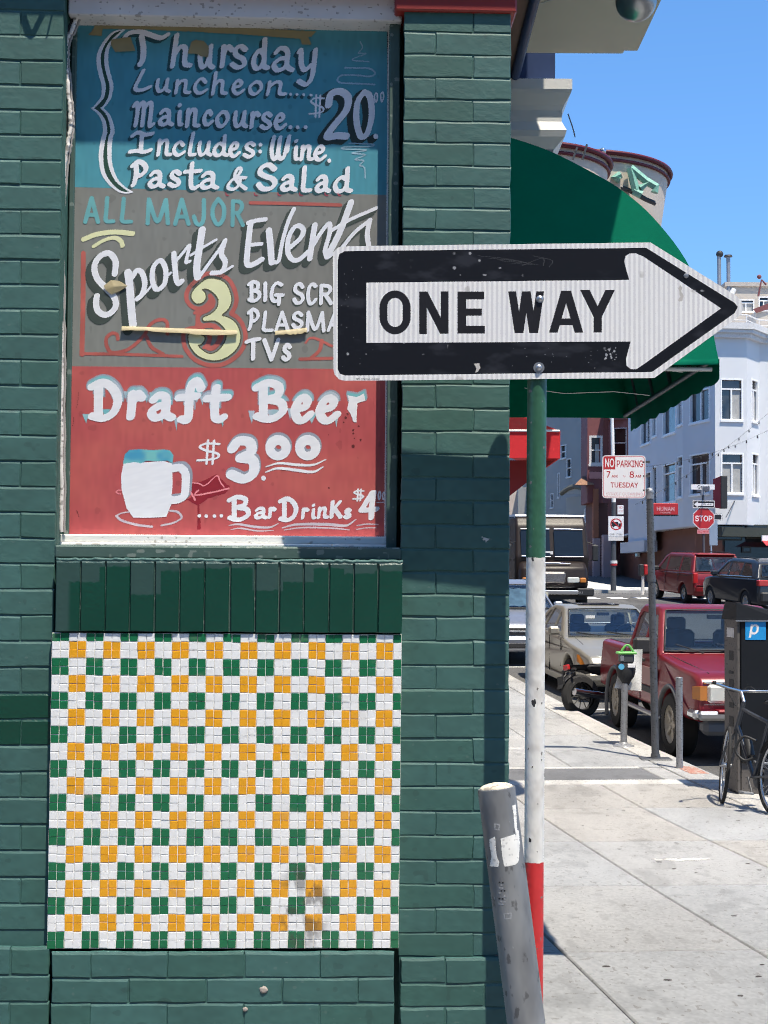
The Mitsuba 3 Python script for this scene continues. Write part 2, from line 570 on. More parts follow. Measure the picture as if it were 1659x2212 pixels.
# a rough bead of painted mortar on its top edge
bead = [(x, -.020 + rng.normal(0, .0012), hz1 + rng.normal(.0, .001)) for x in np.linspace(hx0, hx1, 90)]
part(hd, 'mortar_bead', W(tube(bead, .0045 + .0012 * rng.random(90), 7)), M_GREEN2, smooth=True)

# ---------------------------------------------------------------- mosaic panel
mx0t, mx0b, mx1t, mx1b = wx(112, 1372, -.02), wx(101, 2045, -.02), wx(868, 1372, -.02), wx(861, 2045, -.02)
mzt = wz(1369, 480, -.02)
STAINX, STAINZ = wl(655, 1960, -.02)
stw = (WM @ np.array([STAINX, -.02, STAINZ, 1]))[:3]


def soiled(base):
    base = [float(x) for x in base]

    def fn(p, n, uv):
        c = mi.Color3f(*base) * (1 + .05 * (2 * noise(p.x * 40, p.y * 3, p.z * 40) - 1))
        d = dr.square((p.x - float(stw[0])) / .07) + dr.square((p.z - float(stw[2])) / .12)
        m = smoothstep(.40, .62, fbm(p.x * 48, p.y * 8, p.z * 26, 3)) * smoothstep(1.0, .3, d)
        c = mix(c, (.05, .042, .035), m * .62)
        g = smoothstep(.66, .80, fbm(p.x * 22 + 5, p.y * 4, p.z * 22, 3))
        return mix(c, (.42, .38, .33), g * .14)
    return fn


M_TW = mat('white_tile', soiled((.78, .79, .80)), .16, spec=.6)
M_TO = mat('orange_tile', soiled((.76, .355, .018)), .18, spec=.6)
M_TG = mat('green_tile', soiled((.012, .145, .062)), .18, spec=.6)
M_TK = mat('black_green_tile', (.012, .05, .035), .2, spec=.6)
M_GROUT = mat('grout', vary((.66, .65, .61), .12, 30, .04, (.3, .28, .25), 90), .85)
gm = sheet(lambda a, b: (mx0b + (mx0t - mx0b) * b + a * ((mx1b - mx0b) + ((mx1t - mx0t) - (mx1b - mx0b)) * b), -.0181, mzb + (mzt - mzb) * b), 4, 4)
back = thicken(gm, .05)
if back.vertices[:, 1].min() < -.03: back = thicken(trimesh.Trimesh(gm.vertices, gm.faces[:, ::-1], process=False), .05)
part(B, 'mosaic_panel', W(back), M_GROUT)
mp = B + '__mosaic_panel'
NC, NR = 41, 37


def tile(i, j, sd):
    r = np.random.default_rng(sd)
    b0, b1 = 1 - (j + 1) / NR, 1 - j / NR
    a0, a1 = i / NC, (i + 1) / NC
    wave = .0004 * math.sin(i * .5 + j * .13) + .0006 * math.sin(j * .31 + i * 1.7)

    def P(a, b):
        xl, xr = mx0b + (mx0t - mx0b) * b, mx1b + (mx1t - mx1b) * b
        return np.array([xl + (xr - xl) * a, mzb + (mzt - mzb) * b + wave])
    c = P((a0 + a1) / 2, (b0 + b1) / 2) + r.normal(0, .0003, 2)
    q = np.array([P(a0, b0), P(a1, b0), P(a1, b1), P(a0, b1)])
    q = c + (q - P((a0 + a1) / 2, (b0 + b1) / 2)) * .925
    q += r.normal(0, .00022, (4, 2))
    q = c + (q - c) @ np.array([[1, r.normal(0, .012)], [0, 1]])
    t = r.normal(0, .006, 2)
    push = r.normal(0, .0003)

    def lay(f, y):
        p = c + (q - c) * f
        d = p - c
        return np.stack([p[:, 0], y + push + d[:, 0] * t[0] + d[:, 1] * t[1], p[:, 1]], 1)
    v = np.vstack([lay(1, -.017), lay(1, -.0193), lay(.93, -.0202)])
    f = []
    for k in (0, 4):
        for m_ in range(4):
            a, b = k + m_, k + (m_ + 1) % 4
            f += [[a, b, b + 4], [a, b + 4, a + 4]]
    f += [[8, 9, 10], [8, 10, 11]]
    return trimesh.Trimesh(v, f, process=False)


rest = {'white_tile': [], 'orange_tile': [], 'green_tile': []}
used = dict.fromkeys(rest, 0)
MT = {'white_tile': M_TW, 'orange_tile': M_TO, 'green_tile': M_TG}
for j in range(NR):
    br = (j + 1) // 2
    for i in range(NC):
        bc = i // 2
        nm = ('green_tile' if bc % 2 == 0 else 'white_tile') if br % 2 == 0 else ('white_tile' if bc % 2 == 0 else 'orange_tile')
        tm = W(tile(i, j, 5000 + j * 50 + i))
        if used[nm] < 300:
            used[nm] += 1
            part(mp, nm, tm, MT[nm])
        else:
            rest[nm].append(tm)
for nm, ms in rest.items():
    if ms: part(mp, nm + 's', cat(ms), MT[nm], kind='stuff')

# ---------------------------------------------------------------- window opening: sill, frame, lintel
D = .100
x_bl, x_br = wx(157, 700, D), wx(836, 700, D)
z_bt, z_bb = wz(48, 480, D), wz(1158, 480, D)
win = part(B, 'window', W(cat([bx(x_bl - .012, x_bl, D - .012, D + .02, z_bb - .03, z_bt + .04, .002), bx(x_br, x_br + .0255, D - .050, D + .02, z_bb - .03, z_bt + .04, .002), bx(x_bl - .012, x_br + .0215, D - .004, D + .02, z_bt + .03, z_bt + .06)])), M_WOODG, label='green wooden side frames of the window')
part(win, 'bottom_frame', W(cat([bx(x_bl - .028, x_br + .004, D - .032, D + .02, z_bb - .018, z_bb + .001, .003), bx(x_bl - .030, x_br + .004, D - .040, D + .02, z_bb - .028, z_bb - .0185, .003)])), M_WHITE)
part(win, 'bead', W(bx(x_br - .003, x_br + .002, D - .010, D + .004, z_bb, z_bt, .001)), M_GREYW)
part(B, 'sill', W(bx(wx(118, 1190), wx(866, 1190), -.004, .2, wz(1208, 480), wz(1180, 480), .004)), M_WOODG)
part(B, 'lintel', W(cat([bx(xl_edge + .004, xr0 - .004, .030, .3, wz(38, 480, .03), zt, .003), bx(xl_edge + .02, xr0 - .022, D - .045, .3, wz(56, 480, D), wz(38, 480, .03) + .01, .003)])), M_GREYW, label='peeling white wooden lintel over the window')
# red cornice over the front, its underside turning the corner
M_CORN = mat('red_cornice_paint', vary((.24, .020, .015), .18, 8), .45)
zc = wz(28, 985)
part(B, 'cornice', W(cat([bx(xr0 - .022, xr1 + .012, -.012, .6, zc, zc + .298, .004), bx(-6, xr0 - .022, -.010, .6, wz(-26, 480), zc + .298, .004), bx(-6, xr1 + .10, -.118, .6, zc + .30, zc + .9, .006)])), M_CORN)

# a splash of pale paint on the shaded bricks
bl_ = rough(ell(1050, 1161, 7, 10), 3, 4)
part(B, 'paint_splash', flat(unary_union([Polygon([tuple(wl(a, b_)) for a, b_ in q.exterior.coords]) for q in polys(bl_)]), -.0004, .0006), mat('splash_grey', (.42, .43, .42), .7))

# loose white and grey cables running down the left jamb
cpts = [(745, -60), (745, 0), (700, 120), (640, 250), (590, 360), (578, 450), (580, 560), (590, 640), (600, 760), (612, 900), (625, 1030), (622, 1130), (603, 1280), (575, 1420), (565, 1560), (552, 1700), (530, 1960), (528, 2200)]
cp = [(wl(x / 2.766 * K, y / 2.766 * K, .055)) for x, y in cpts]
cp += [wl(133, v, .055) for v in (620, 760, 900, 1040, 1150)]
c3 = catmull([(a, .052, b) for a, b in cp], 6)
c3 = c3 + rng.normal(0, .0009, c3.shape)
CB = thing('cable_bundle', 'pale loose cables hanging down the left jamb of the painted window', 'cable')
part(CB, 'cable', W(tube(c3, .0052, 8)), mat('cable_white', vary((.62, .60, .58), .3, 60, .2, (.12, .11, .1), 140), .6), smooth=True)
part(CB, 'cable', W(tube(c3 + np.array([-.009, .006, 0]) + .0015 * np.sin(np.arange(len(c3)) / 5)[:, None], .0042, 8)), mat('cable_black', (.03, .03, .032), .5), smooth=True)
part(CB, 'cable', W(tube(c3 + np.array([.006, .010, 0]), .003, 8)), mat('cable_grey', (.30, .29, .28), .6), smooth=True)
# ================================================================= ground: roadway, pavement slabs, kerb
def ground_sheet(fn, ns, nt, s0, s1, t0, t1, dz):
    return sheet(lambda a, b: sp(s0 + (s1 - s0) * a, t0 + (t1 - t0) * b, dz=dz), ns, nt)


def asphalt(p, n, uv):
    c = mix((.060, .060, .062), (.095, .094, .092), fbm(p.x * .9, p.y * .35, 0, 4))
    c = c * (1 + .5 * (noise(p.x * 60, p.y * 60, 0) - .5))
    return mix(c, (.03, .03, .031), smoothstep(.62, .72, fbm(p.x * .5 + 7, p.y * .22, 1, 4)) * .5)


M_ASPH = mat('asphalt', asphalt, .9, bump=lambda p, n, uv: noise(p.x * 110, p.y * 110, 0), bump_scale=.003)


def concrete(base, tone=1.0):
    def fn(p, n, uv):
        c = mi.Color3f(*base) * (1 + .22 * (2 * fbm(p.x * 1.7, p.y * .9, 0, 4) - 1) + -.0 + .10 * (2 * noise(p.x * 75, p.y * 45, 2) - 1))
        c = mix(c, tuple(x * .42 for x in base), smoothstep(.60, .76, fbm(p.x * 5.2 + 11, p.y * 2.6, 3, 4)) * .30)
        spot = smoothstep(.800, .83, noise(p.x * 13 + 5, p.y * 9, 7))
        c = mix(c, (.07, .065, .06), spot * .16)
        fleck = smoothstep(.86, .90, noise(p.x * 46, p.y * 30, 9))
        c = mix(c, (.09, .08, .07), fleck * .45)
        pale = smoothstep(.70, .80, fbm(p.x * 1.1 + 4, p.y * 2.6, 5, 3))
        return mix(c, tuple(min(.8, x * 1.5) for x in base), pale * .16)
    return fn


cbump = lambda p, n, uv: fbm(p.x * 70, p.y * 70, 0, 3)
M_CONC = [mat('concrete', concrete((.235, .236, .236)), .85, bump=cbump, bump_scale=.0016), mat('concrete_warm', concrete((.238, .231, .221)), .85, bump=cbump, bump_scale=.0016), mat('concrete_cool', concrete((.228, .233, .238)), .85, bump=cbump, bump_scale=.0016)]
M_CONCB = mat('concrete_bright', concrete((.36, .355, .34)), .85)
M_CONCK = mat('concrete_kerb', concrete((.285, .28, .27)), .85)
M_CONCD = mat('concrete_dark', concrete((.105, .108, .115)), .9)
M_JOINT = mat('joint_dark', (.12, .115, .11), .95)

ys = np.concatenate([np.linspace(-70, 110, 91), [150, 220, 320, 500, 850]])
xs_ = np.array([-700, -200, -60, -30, -12, -4, 0, 4, 8, 12, 20, 40, 80, 220, 700.])
v = np.array([[x, y, zg(y) - KERB] for y in ys for x in xs_])
nx_ = len(xs_)
f = []
for i in range(len(ys) - 1):
    for j in range(nx_ - 1):
        a = i * nx_ + j
        f += [[a, a + 1, a + nx_ + 1], [a, a + nx_ + 1, a + nx_]]
struct('road', trimesh.Trimesh(v, f, process=False), M_ASPH)


def slab(s0, s1, t0, t1, th=.11, gap=.006, dz=0.0, n=None):
    """A pavement slab that follows the dip of the street, its edges tooled."""
    n = n or max(2, int((s1 - s0) / .7) + 1)
    g = gap / 2
    def P(a, b, dz_, ins=0.0):
        return sp(s0 + g + ins + (s1 - s0 - 2 * g - 2 * ins) * a, t0 + g + ins + (t1 - t0 - 2 * g - 2 * ins) * b, dz=dz_)
    top = [[P(i / n, j / 2, dz, .008) for j in range(3)] for i in range(n + 1)]
    v = [q for r_ in top for q in r_]
    f = []
    for i in range(n):
        for j in range(2):
            a = i * 3 + j
            f += [[a, a + 3, a + 4], [a, a + 4, a + 1]]
    ring = [(i / n, 0) for i in range(n + 1)] + [(1, .5), (1, 1)] + [(i / n, 1) for i in range(n - 1, -1, -1)] + [(0, .5)]
    r0 = len(v)
    v += [P(a, b, dz, .008) for a, b in ring] + [P(a, b, dz - .006) for a, b in ring] + [P(a, b, dz - th) for a, b in ring]
    m = len(ring)
    for k in range(2):
        for j in range(m):
            a, b = r0 + k * m + j, r0 + k * m + (j + 1) % m
            f += [[a, b, b + m], [a, b + m, a + m]]
    t = trimesh.Trimesh(v, f, process=False)
    t.fix_normals()
    return t


struct('sidewalk', ground_sheet(None, 60, 3, -26, 25.6, -5.0, .225, -.016), M_JOINT)
SWK = 'sidewalk'
rs = np.random.default_rng(3)
tj = [-5.0, -4.1, -3.10, -2.13, -1.13, -.16]
srows = [-19, -17, -15, -13.1, -11.2, -9.4, -7.35, -5.4, -3.5, -1.6, .16]
for a, b in zip(srows[:-1], srows[1:]):
    for c_, d_ in zip(tj[:-1], tj[1:]):
        w_ = 1 if (c_ > -2.2 and rs.random() < .65) else (2 if rs.random() < .45 else 0)
        part(SWK, 'slab', slab(a, b, c_, d_), M_CONC[w_])
# a band of darker concrete crosses the pavement, edged with pale ribs
part(SWK, 'dark_band', slab(.22, 1.12, -4.1, -.40, gap=.004), M_CONCD)
part(SWK, 'pale_rib', slab(-.09, .215, -4.1, -.20, gap=.002, dz=.005), M_CONCB)
part(SWK, 'pale_rib', slab(1.08, 1.19, -4.1, -.42, gap=.002, dz=.005), M_CONCB)
part(SWK, 'slab', slab(.16, 1.12, -.40, -.16, gap=.01), M_CONC[0])
srows = [1.17, 2.62, 4.1, 5.9, 7.8, 9.7, 11.7, 13.7, 16, 19, 22, 25.5]
for a, b in zip(srows[:-1], srows[1:]):
    for c_, d_ in zip([-5, -3.6, -1.13], [-3.6, -1.13, -.16]):
        part(SWK, 'slab', slab(a, b, c_, d_), M_CONC[0 if rs.random() < .6 else 2])
# the kerb stones
for a, b in zip(np.arange(-19, 25, 1.9), np.arange(-17.1, 26.9, 1.9)):
    part(SWK, 'kerb', slab(a, b, -.155, .225, th=.13, gap=.006, dz=.001), M_CONCK if rs.random() < .6 else M_CONC[0])
part(SWK, 'red_kerb_paint', slab(.62, 1.2, -.02, .19, th=.004, gap=0, dz=.0045), mat('red_kerb', vary((.27, .13, .10), .3, 14, .3, (.3, .28, .25), 50), .8))
# pale scuffs are patches of thin cement skim on the slabs
for (s_, t_, l_, w_) in ((-4.4, -1.62, .42, .11), (-6.35, -2.35, .50, .10), (-7.0, -1.30, .35, .10), (.72 + 2.1, -1.6, .5, .12), (3.4, -.5, .5, .10), (-1.1, -.45, .5, .12)):
    g = rough(ell(0, 0, l_ * 100, w_ * 100), 9, s_ * 10)
    e = ext(polys(g)[0], 1).subdivide_to_size(12)
    P_ = np.array([sp(s_ + y / 100 * .5, t_ + x / 100 * .5, dz=.0004 + .0018 * z) for x, y, z in e.vertices])
    part(SWK, 'cement_skim', trimesh.Trimesh(P_, e.faces, process=False), M_CONCB)
# gum spots and litter specks
spots = []
for i in range(90):
    s_, t_ = rs.uniform(-9.2, 1), rs.uniform(-3.0, -.2)
    r_ = rs.uniform(.006, .02)
    g = rough(ell(0, 0, r_ * 1000, r_ * 800), 2.5, i)
    e = ext(polys(g)[0], 1)
    spots.append(trimesh.Trimesh([sp(s_ + y / 1000, t_ + x / 1000, dz=.0006 + .0016 * z) for x, y, z in e.vertices], e.faces, process=False))
k_ = part(SWK, 'gum_spots', cat(spots), mat('gum', (.055, .05, .048), .8), kind='stuff')

# far side of the crossing: pavement, kerb, crosswalk bars
fs = thing('x', '', '') if False else None
def quadsheet(poly_st, dz, th):
    """A flat piece of pavement drawn in (s, t)."""
    e = ext(Polygon(poly_st), 1).subdivide_to_size(2.5)
    return trimesh.Trimesh([sp(a, b, dz=dz - th * (1 - z)) for a, b, z in e.vertices], e.faces, process=False)


struct('far_pavement', quadsheet([(44.6, 8.6), (44.6, 34), (49, 34), (47.5, 11.5), (120, 11.5), (120, 8.4), (46, 8.4)], 0.0, .13), M_CONCB)
struct('opposite_pavement', quadsheet([(-20, 12.6), (37.4, 12.6), (38.0, 13.2), (38.0, 34), (-20, 34)], 0.0, .13), M_CONC[0])
struct('far_pavement', quadsheet([(43.5, 1.0), (120, 1.0), (120, -3), (43.5, -24)], 0.0, .13), M_CONC[0])
cwm = [ground_sheet(None, 1, 2, 40.0, 41.3, t_, t_ + .55, -KERB + .004) for t_ in np.arange(1.0, 12.4, 1.02)]
for m_ in cwm[7:]: part('road', 'crosswalk_bar', m_, M_WHITE)
part('road', 'stop_line', ground_sheet(None, 1, 8, 27.4, 27.75, 1.0, 6.6, -KERB + .004), M_WHITE)
for s_ in (1.0, 8.0, 15.0):
    part('road', 'parking_tee', ground_sheet(None, 1, 4, s_ - .05, s_ + .05, .4, 2.5, -KERB + .004), M_WHITE)
# the intersecting street on the near side of the crossing is outside the frame

# ================================================================= the side of the corner building: bay soffit, awning, belt cornice
def wside(x0, x1, y0, y1, z0, z1, c=0): return bx(x0, x1, y0, y1, EYE + z0, EYE + z1, c)


M_CREAM = mat('cream_soffit_paint', vary((.52, .49, .41), .06, 3), .65)
M_BLUE = mat('dark_blue_paint', vary((.014, .035, .105), .12, 5), .45)
M_BROWN = mat('brown_underside', vary((.16, .085, .06), .2, 6), .6)
ZS = 3.1
bayp = Polygon([(.80, 4.9), (1.27, 4.9), (1.315, 6.3), (1.455, 7.7), (1.46, 8.72), (.80, 8.72)])
eb = ext(bayp, .22)
eb.apply_translation([0, 0, EYE + ZS])
bay_ = part(B, 'bay_soffit', cat([eb, bx(.80, 1.40, 8.72, 8.86, EYE + ZS + .03, EYE + ZS + .22, .008)]), M_CREAM, label='cream underside of the projecting upper bay')
for a, b in (((.82, 6.2), (1.29, 5.6)), ((.82, 7.1), (1.33, 6.5)), ((.82, 8.0), (1.41, 7.4))):
    part(bay_, 'joint_strip', tube([(a[0], a[1], EYE + ZS - .001), (b[0], b[1], EYE + ZS - .001)], .005, 6), M_GREYW)
part(bay_, 'blue_moulding', tube([(.785, y, EYE + ZS - .01 + .015 * math.sin(y)) for y in np.linspace(4.6, 9.2, 20)], .03, 10), M_BLUE, smooth=True)
part(B, 'bay_underside', cat([bx(.24, .775, 4.0, 9.3, EYE + ZS + .01, EYE + ZS + .3), bx(.24, 1.22, 4.9, 8.7, EYE + ZS + .23, EYE + ZS + 3.5)]), M_BROWN, label='brown underside strip beside the soffit')
part(B, 'side_wall', cat([bx(-6, .16, 3.75, 8.9, EYE - 2.2, EYE + 6), bx(-6, .60, 8.9, 12.4, EYE - 2.2, EYE + 2.6)]), M_GREEN)
LAMP = thing('globe_lamp', 'clear glass globe lamp hanging under the cream soffit', 'lamp')
gc = at(1374, 2, 6.9)
gr = 45 / FOC * 6.9


def globe_tint(p, n, uv):
    return mix((.55, .56, .57), (.30, .31, .32), fbm(p.x * 18, p.y * 18, p.z * 18, 3))


part(LAMP, 'globe', sphere(gc, gr, 4), mat('lamp_globe', globe_tint, .30, .85), smooth=True)
part(LAMP, 'collar', cyl(gc + [0, 0, gr * .9], gc + [0, 0, gr + .06], gr * .62, gr * .55, 28), M_ALU, smooth=40)
part(LAMP, 'stem', cyl(gc + [0, 0, gr], [gc[0], gc[1], EYE + ZS + .1], .012, n=12), M_ALU)

# green awning: a quarter barrel along the side wall
def canvas(c, c2):
    def fn(p, n, uv):
        k = 1 + .10 * (2 * fbm(p.x * 5, p.y * 5, p.z * 5, 3) - 1) + .07 * (2 * noise(p.x * 260, p.y * 260, p.z * 260) - 1)
        return mix(c, c2, smoothstep(.6, .75, fbm(p.x * 2.6, p.y * 2.6, p.z * 2.6, 3)) * .5) * k
    return fn


M_AWN = mat('green_canvas', canvas((.0005, .185, .108), (.001, .205, .122)), .85, spec=.12)
AW = thing('green_awning', 'rounded dark green canvas awning on the side of the brick building', 'awning')
AY0, AY1 = 6.5, 8.72
prof_px = [(1000, 292), (1060, 292), (1100, 298), (1190, 329), (1290, 380), (1345, 414), (1410, 471), (1480, 562), (1527, 672), (1551, 778)]
prof = np.array([(lambda q: (q[0], q[2]))(at(a, b, AY0)) for a, b in prof_px])
pc = catmull(prof, 5)
zbot = pc[-1, 1]
N_ = len(pc)
top_ = sheet(lambda a, b: [pc[int(round(b * (N_ - 1))), 0] - .02 * a, AY0 + (AY1 - AY0) * a, pc[int(round(b * (N_ - 1))), 1]], 14, N_ - 1)
part(AW, 'barrel_cover', thicken(top_, .003), M_AWN, smooth=35)
endp = Polygon([tuple(q) for q in pc] + [(pc[-1, 0] + .004, zbot - .012), (pc[0, 0], zbot - .012)])
for yy, nm in ((AY0, 'end_panel'), (AY1 - .004, 'end_panel')):
    e = ext(endp, .004)
    v = e.vertices.copy()
    part(AW, nm, trimesh.Trimesh(np.stack([v[:, 0], yy + .004 - v[:, 2], v[:, 1]], 1), e.faces, process=False), M_AWN)
xo = pc[-1, 0]
# scalloped valance, thin edging and tubes of the frame
val = sheet(lambda a, b: [xo + .003 - .02 * a + .004 * math.sin(a * 40) * b, AY0 + (AY1 - AY0) * a, zbot + .005 - (.085 + .012 * abs(math.sin(a * 26))) * b], 60, 3)
part(AW, 'valance', thicken(val, .003), M_AWN, smooth=True)
val2 = sheet(lambda a, b: [xo + (pc[0, 0] - xo) * a, AY0 - .001 + .003 * math.sin(a * 30) * b, zbot + .002 - (.022 + .012 * a) * b], 40, 2)
part(AW, 'valance', thicken(val2, .003), M_AWN, smooth=True)
part(AW, 'frame_tube', tube([(xo - .02, AY0 + .03, zbot - .035), (pc[0, 0], AY0 + .03, zbot - .035)], .010, 8), M_WHITE, smooth=True)
part(AW, 'frame_tube', tube([(xo - .03, AY0 + .02, zbot), (xo - .05, AY1 - .02, zbot)], .013, 8), M_DGALV, smooth=True)
for q in np.linspace(AY0 + .5, AY1 - .3, 4):
    part(AW, 'rib', tube([(pc[i, 0] - .012, q, pc[i, 1] - .02) for i in range(0, N_, 4)], .010, 7), M_DGALV, smooth=True)
for y_ in (AY0 + .06, AY0 + .9):
    part(AW, 'loose_wire', tube([(xo - .75, y_, zbot - .01), (xo - .55, y_ + .05, zbot - .03), (xo - .3, y_ + .08, zbot - .015), (xo - .12, y_ + .1, zbot - .03)], .0025, 5), M_ALU)
inner_ = sheet(lambda a, b: [pc[0, 0] - .01 - .02 * a, AY0 + (AY1 - AY0) * a, zbot - .30 + (pc[0, 1] - zbot + .3) * b], 3, 3)
part(AW, 'back_flap', thicken(inner_, .003), M_AWN)

# blue upper bay with its white belt cornice, next door
BB = thing('blue_building', 'dark blue building with a white moulded cornice behind the green awning', 'building')
part(BB, 'wall', cat([bx(.2, at(1199, 160, 9.3)[0], 9.3, 12.6, EYE + 2.9, EYE + 5.0), bx(.2, at(1199, 160, 9.3)[0] - .03, 9.38, 12.3, EYE + 2.9, EYE + 3.22)]), M_BLUE)
cz = [at(1230, v_, 9.2)[2] for v_ in (176, 198, 206, 228, 238, 262, 283, 296, 318)]
cxr = at(1234, 200, 9.2)[0]
cprof = [(0, cz[0]), (0, cz[1]), (-.008, cz[2]), (-.045, cz[3]), (-.055, cz[4]), (-.058, cz[5]), (-.030, cz[6]), (-.040, cz[7]), (-.10, cz[8])]
cs = []
for i in range(len(cprof) - 1):
    (d0, z0_), (d1, z1_) = cprof[i], cprof[i + 1]
    x0_, x1_ = cxr + d0, cxr + d1
    y0_, y1_ = 9.15 - d0, 9.15 - d1
    vv = [[.1, y0_, z0_], [x0_, y0_, z0_], [x0_, 12.4, z0_], [.1, 12.4, z0_], [.1, y1_, z1_], [x1_, y1_, z1_], [x1_, 12.4, z1_], [.1, 12.4, z1_]]
    cs.append(trimesh.Trimesh(vv, [[4, 5, 1], [4, 1, 0], [5, 6, 2], [5, 2, 1]], process=False))
cs.append(trimesh.Trimesh([[.1, 9.15, cz[0]], [cxr, 9.15, cz[0]], [cxr, 12.4, cz[0]], [.1, 12.4, cz[0]]], [[0, 1, 2], [0, 2, 3]], process=False))
part(BB, 'cornice', cat(cs), mat('cornice_white', vary((.62, .63, .63), .06, 4), .6))
part(BB, 'shopfront', bx(.2, .62, 9.3, 12.4, EYE - 2.2, cz[8] + .02), M_GREYW)
part(BB, 'guy_wire', tube([at(1227, 246, 9.3), at(1236, 272, 9.35), at(1241, 290, 9.4), at(1242, 296, 9.42)], .004, 5), M_DGALV)

# two flared round marquee fronts further on, tan with maroon rims
M_TAN = mat('tan_stucco', vary((.60, .52, .44), .08, 4), .8)
M_MAROON = mat('maroon_trim', vary((.105, .008, .018), .15, 6), .5)
M_VERD = mat('pale_green_letters', vary((.20, .44, .36), .15, 20), .5)


def drum(key, cx, cy, rad, ztop, zlow):
    part(key, 'drum_wall', revolve([(rad * .80, zlow - ztop), (rad * .90, (zlow - ztop) * .55), (rad, -.03), (rad, 0), (rad * .9, .0)], (cx, cy, ztop), n=64), M_TAN, smooth=40)
    part(key, 'rim', tube([(cx + (rad + .02) * math.cos(t_), cy + (rad + .02) * math.sin(t_), ztop) for t_ in np.linspace(0, 2 * np.pi, 72, endpoint=False)], .021, 8, close=True), M_MAROON, smooth=True)
    part(key, 'rim', tube([(cx + (rad + .005) * math.cos(t_), cy + (rad + .005) * math.sin(t_), ztop - .055) for t_ in np.linspace(0, 2 * np.pi, 72, endpoint=False)], .014, 8, close=True), M_MAROON, smooth=True)


dy = 13.0
r2_ = .064 * dy
c2 = at(1440, 388, dy)
TB = thing('tan_building', 'tan building with two round flared bays, maroon rims and pale green letters', 'building')
drum(TB, c2[0] - r2_, dy, r2_, c2[2], c2[2] - 1.1)
d1y = 11.4
c1 = at(1312, 364, d1y)
r1_ = .056 * d1y
drum(TB, c1[0] - r1_, d1y, r1_, c1[2], c1[2] - 1.1)
part(TB, 'facade', bx(-4, .75, 12.4, 24, EYE - 2.2, EYE + 4.2), M_TAN)
RW = thing('row_house', 'brown three storey row house along the pavement beyond the tan building', 'building')
part(RW, 'wall', bx(-9, -.2, 24.05, 46, EYE - 3, EYE + 10), mat('row_house_wall', vary((.16, .11, .09), .12, 1), .8))
part(RW, 'far_wall', bx(-14, -2.2, 60, 92, EYE - 3, EYE + 9), 'bsdf_row_house_wall')
part(RW, 'roof_edge', bx(-9, .1, 24.0, 46.1, EYE + 10.001, EYE + 10.4), M_GREYW)
part(TB, 'upper_wall', bx(-4, -.1, 12.4, 24, EYE + 4.201, EYE + 10), M_TAN)
part(TB, 'spotlight', cat([sphere(at(1302, 327, dy - .85), .03, 2), sphere(at(1418, 392, dy - .2), .03, 2)]), M_CHROME, smooth=True)
part(TB, 'bracket', cat([tube([at(1432, 385, dy - .15), at(1425, 400, dy - .22), at(1412, 398, dy - .3)], .02, 6), tube([at(1418, 410, dy - .3), at(1422, 425, dy - .3)], .035, 8), tube([at(1268, 312, d1y - .62), at(1258, 345, d1y - .62)], .008, 5), tube([at(1247, 318, d1y - .7), at(1237, 345, d1y - .7)], .008, 5)]), M_DGALV)
zt_ = lambda pts: [((1600 + x / 1.956) * K, y / 1.956 * K) for x, y in pts]
for nm, pts in (('letter', [(800, 1050), (835, 1190)]), ('letter', [(800, 1048), (912, 1140), (860, 1175)]), ('letter', [(820, 1190), (870, 1215)]), ('letter', [(740, 1090), (700, 1110), (735, 1120)]), ('letter', [(900, 1130), (960, 1165), (950, 1200)])):
    part(TB, nm, tube([at(a, b, dy - r2_ * .93) for a, b in zt_(pts)], .034, 6), M_VERD)
part(TB, 'letter_raceway', tube([at(a, b, dy - r2_ * .86) for a, b in zt_([(690, 1150), (800, 1190), (900, 1245), (960, 1270)])], .02, 6), M_DGALV)

# red awning below, further along
M_REDC = mat('red_canvas', canvas((.56, .014, .022), (.62, .02, .03)), .7)
M_REDC2 = mat('dark_red_sheet', vary((.24, .016, .014), .12, 5), .6)
RA = thing('red_awning', 'bright red canvas awning under the green one', 'awning')
ry = 12.0
a0, a1 = at(1070, 930, ry), at(1209, 930, ry)
zlo = at(1209, 990, ry)[2]
part(RA, 'end_panel', bx(a0[0] - .3, a1[0], ry, ry + .006, zlo, a0[2]), M_REDC)
part(RA, 'slope', thicken(sheet(lambda a, b: [a1[0] + .002 - (a1[0] - .5) * b, ry + 3.2 * a, a0[2] + .35 * b], 4, 4), .004), M_REDC)
part(RA, 'valance', bx(a1[0] - .004, a1[0] + .004, ry, ry + 3.2, zlo, a0[2] + .003), M_REDC)
part(RA, 'white_edging', tube([(a0[0] - .3, ry - .004, a0[2]), (a1[0], ry - .004, a0[2])], .010, 6), M_WHITE)
part(RA, 'lower_sheet', thicken(sheet(lambda a, b: [.45 + (a1[0] - .45) * a, ry + .35, zlo + .01 - (1 - a) * .75 * b], 6, 3), .006), M_REDC2)  # darker red sheet filling the corner under the end panel
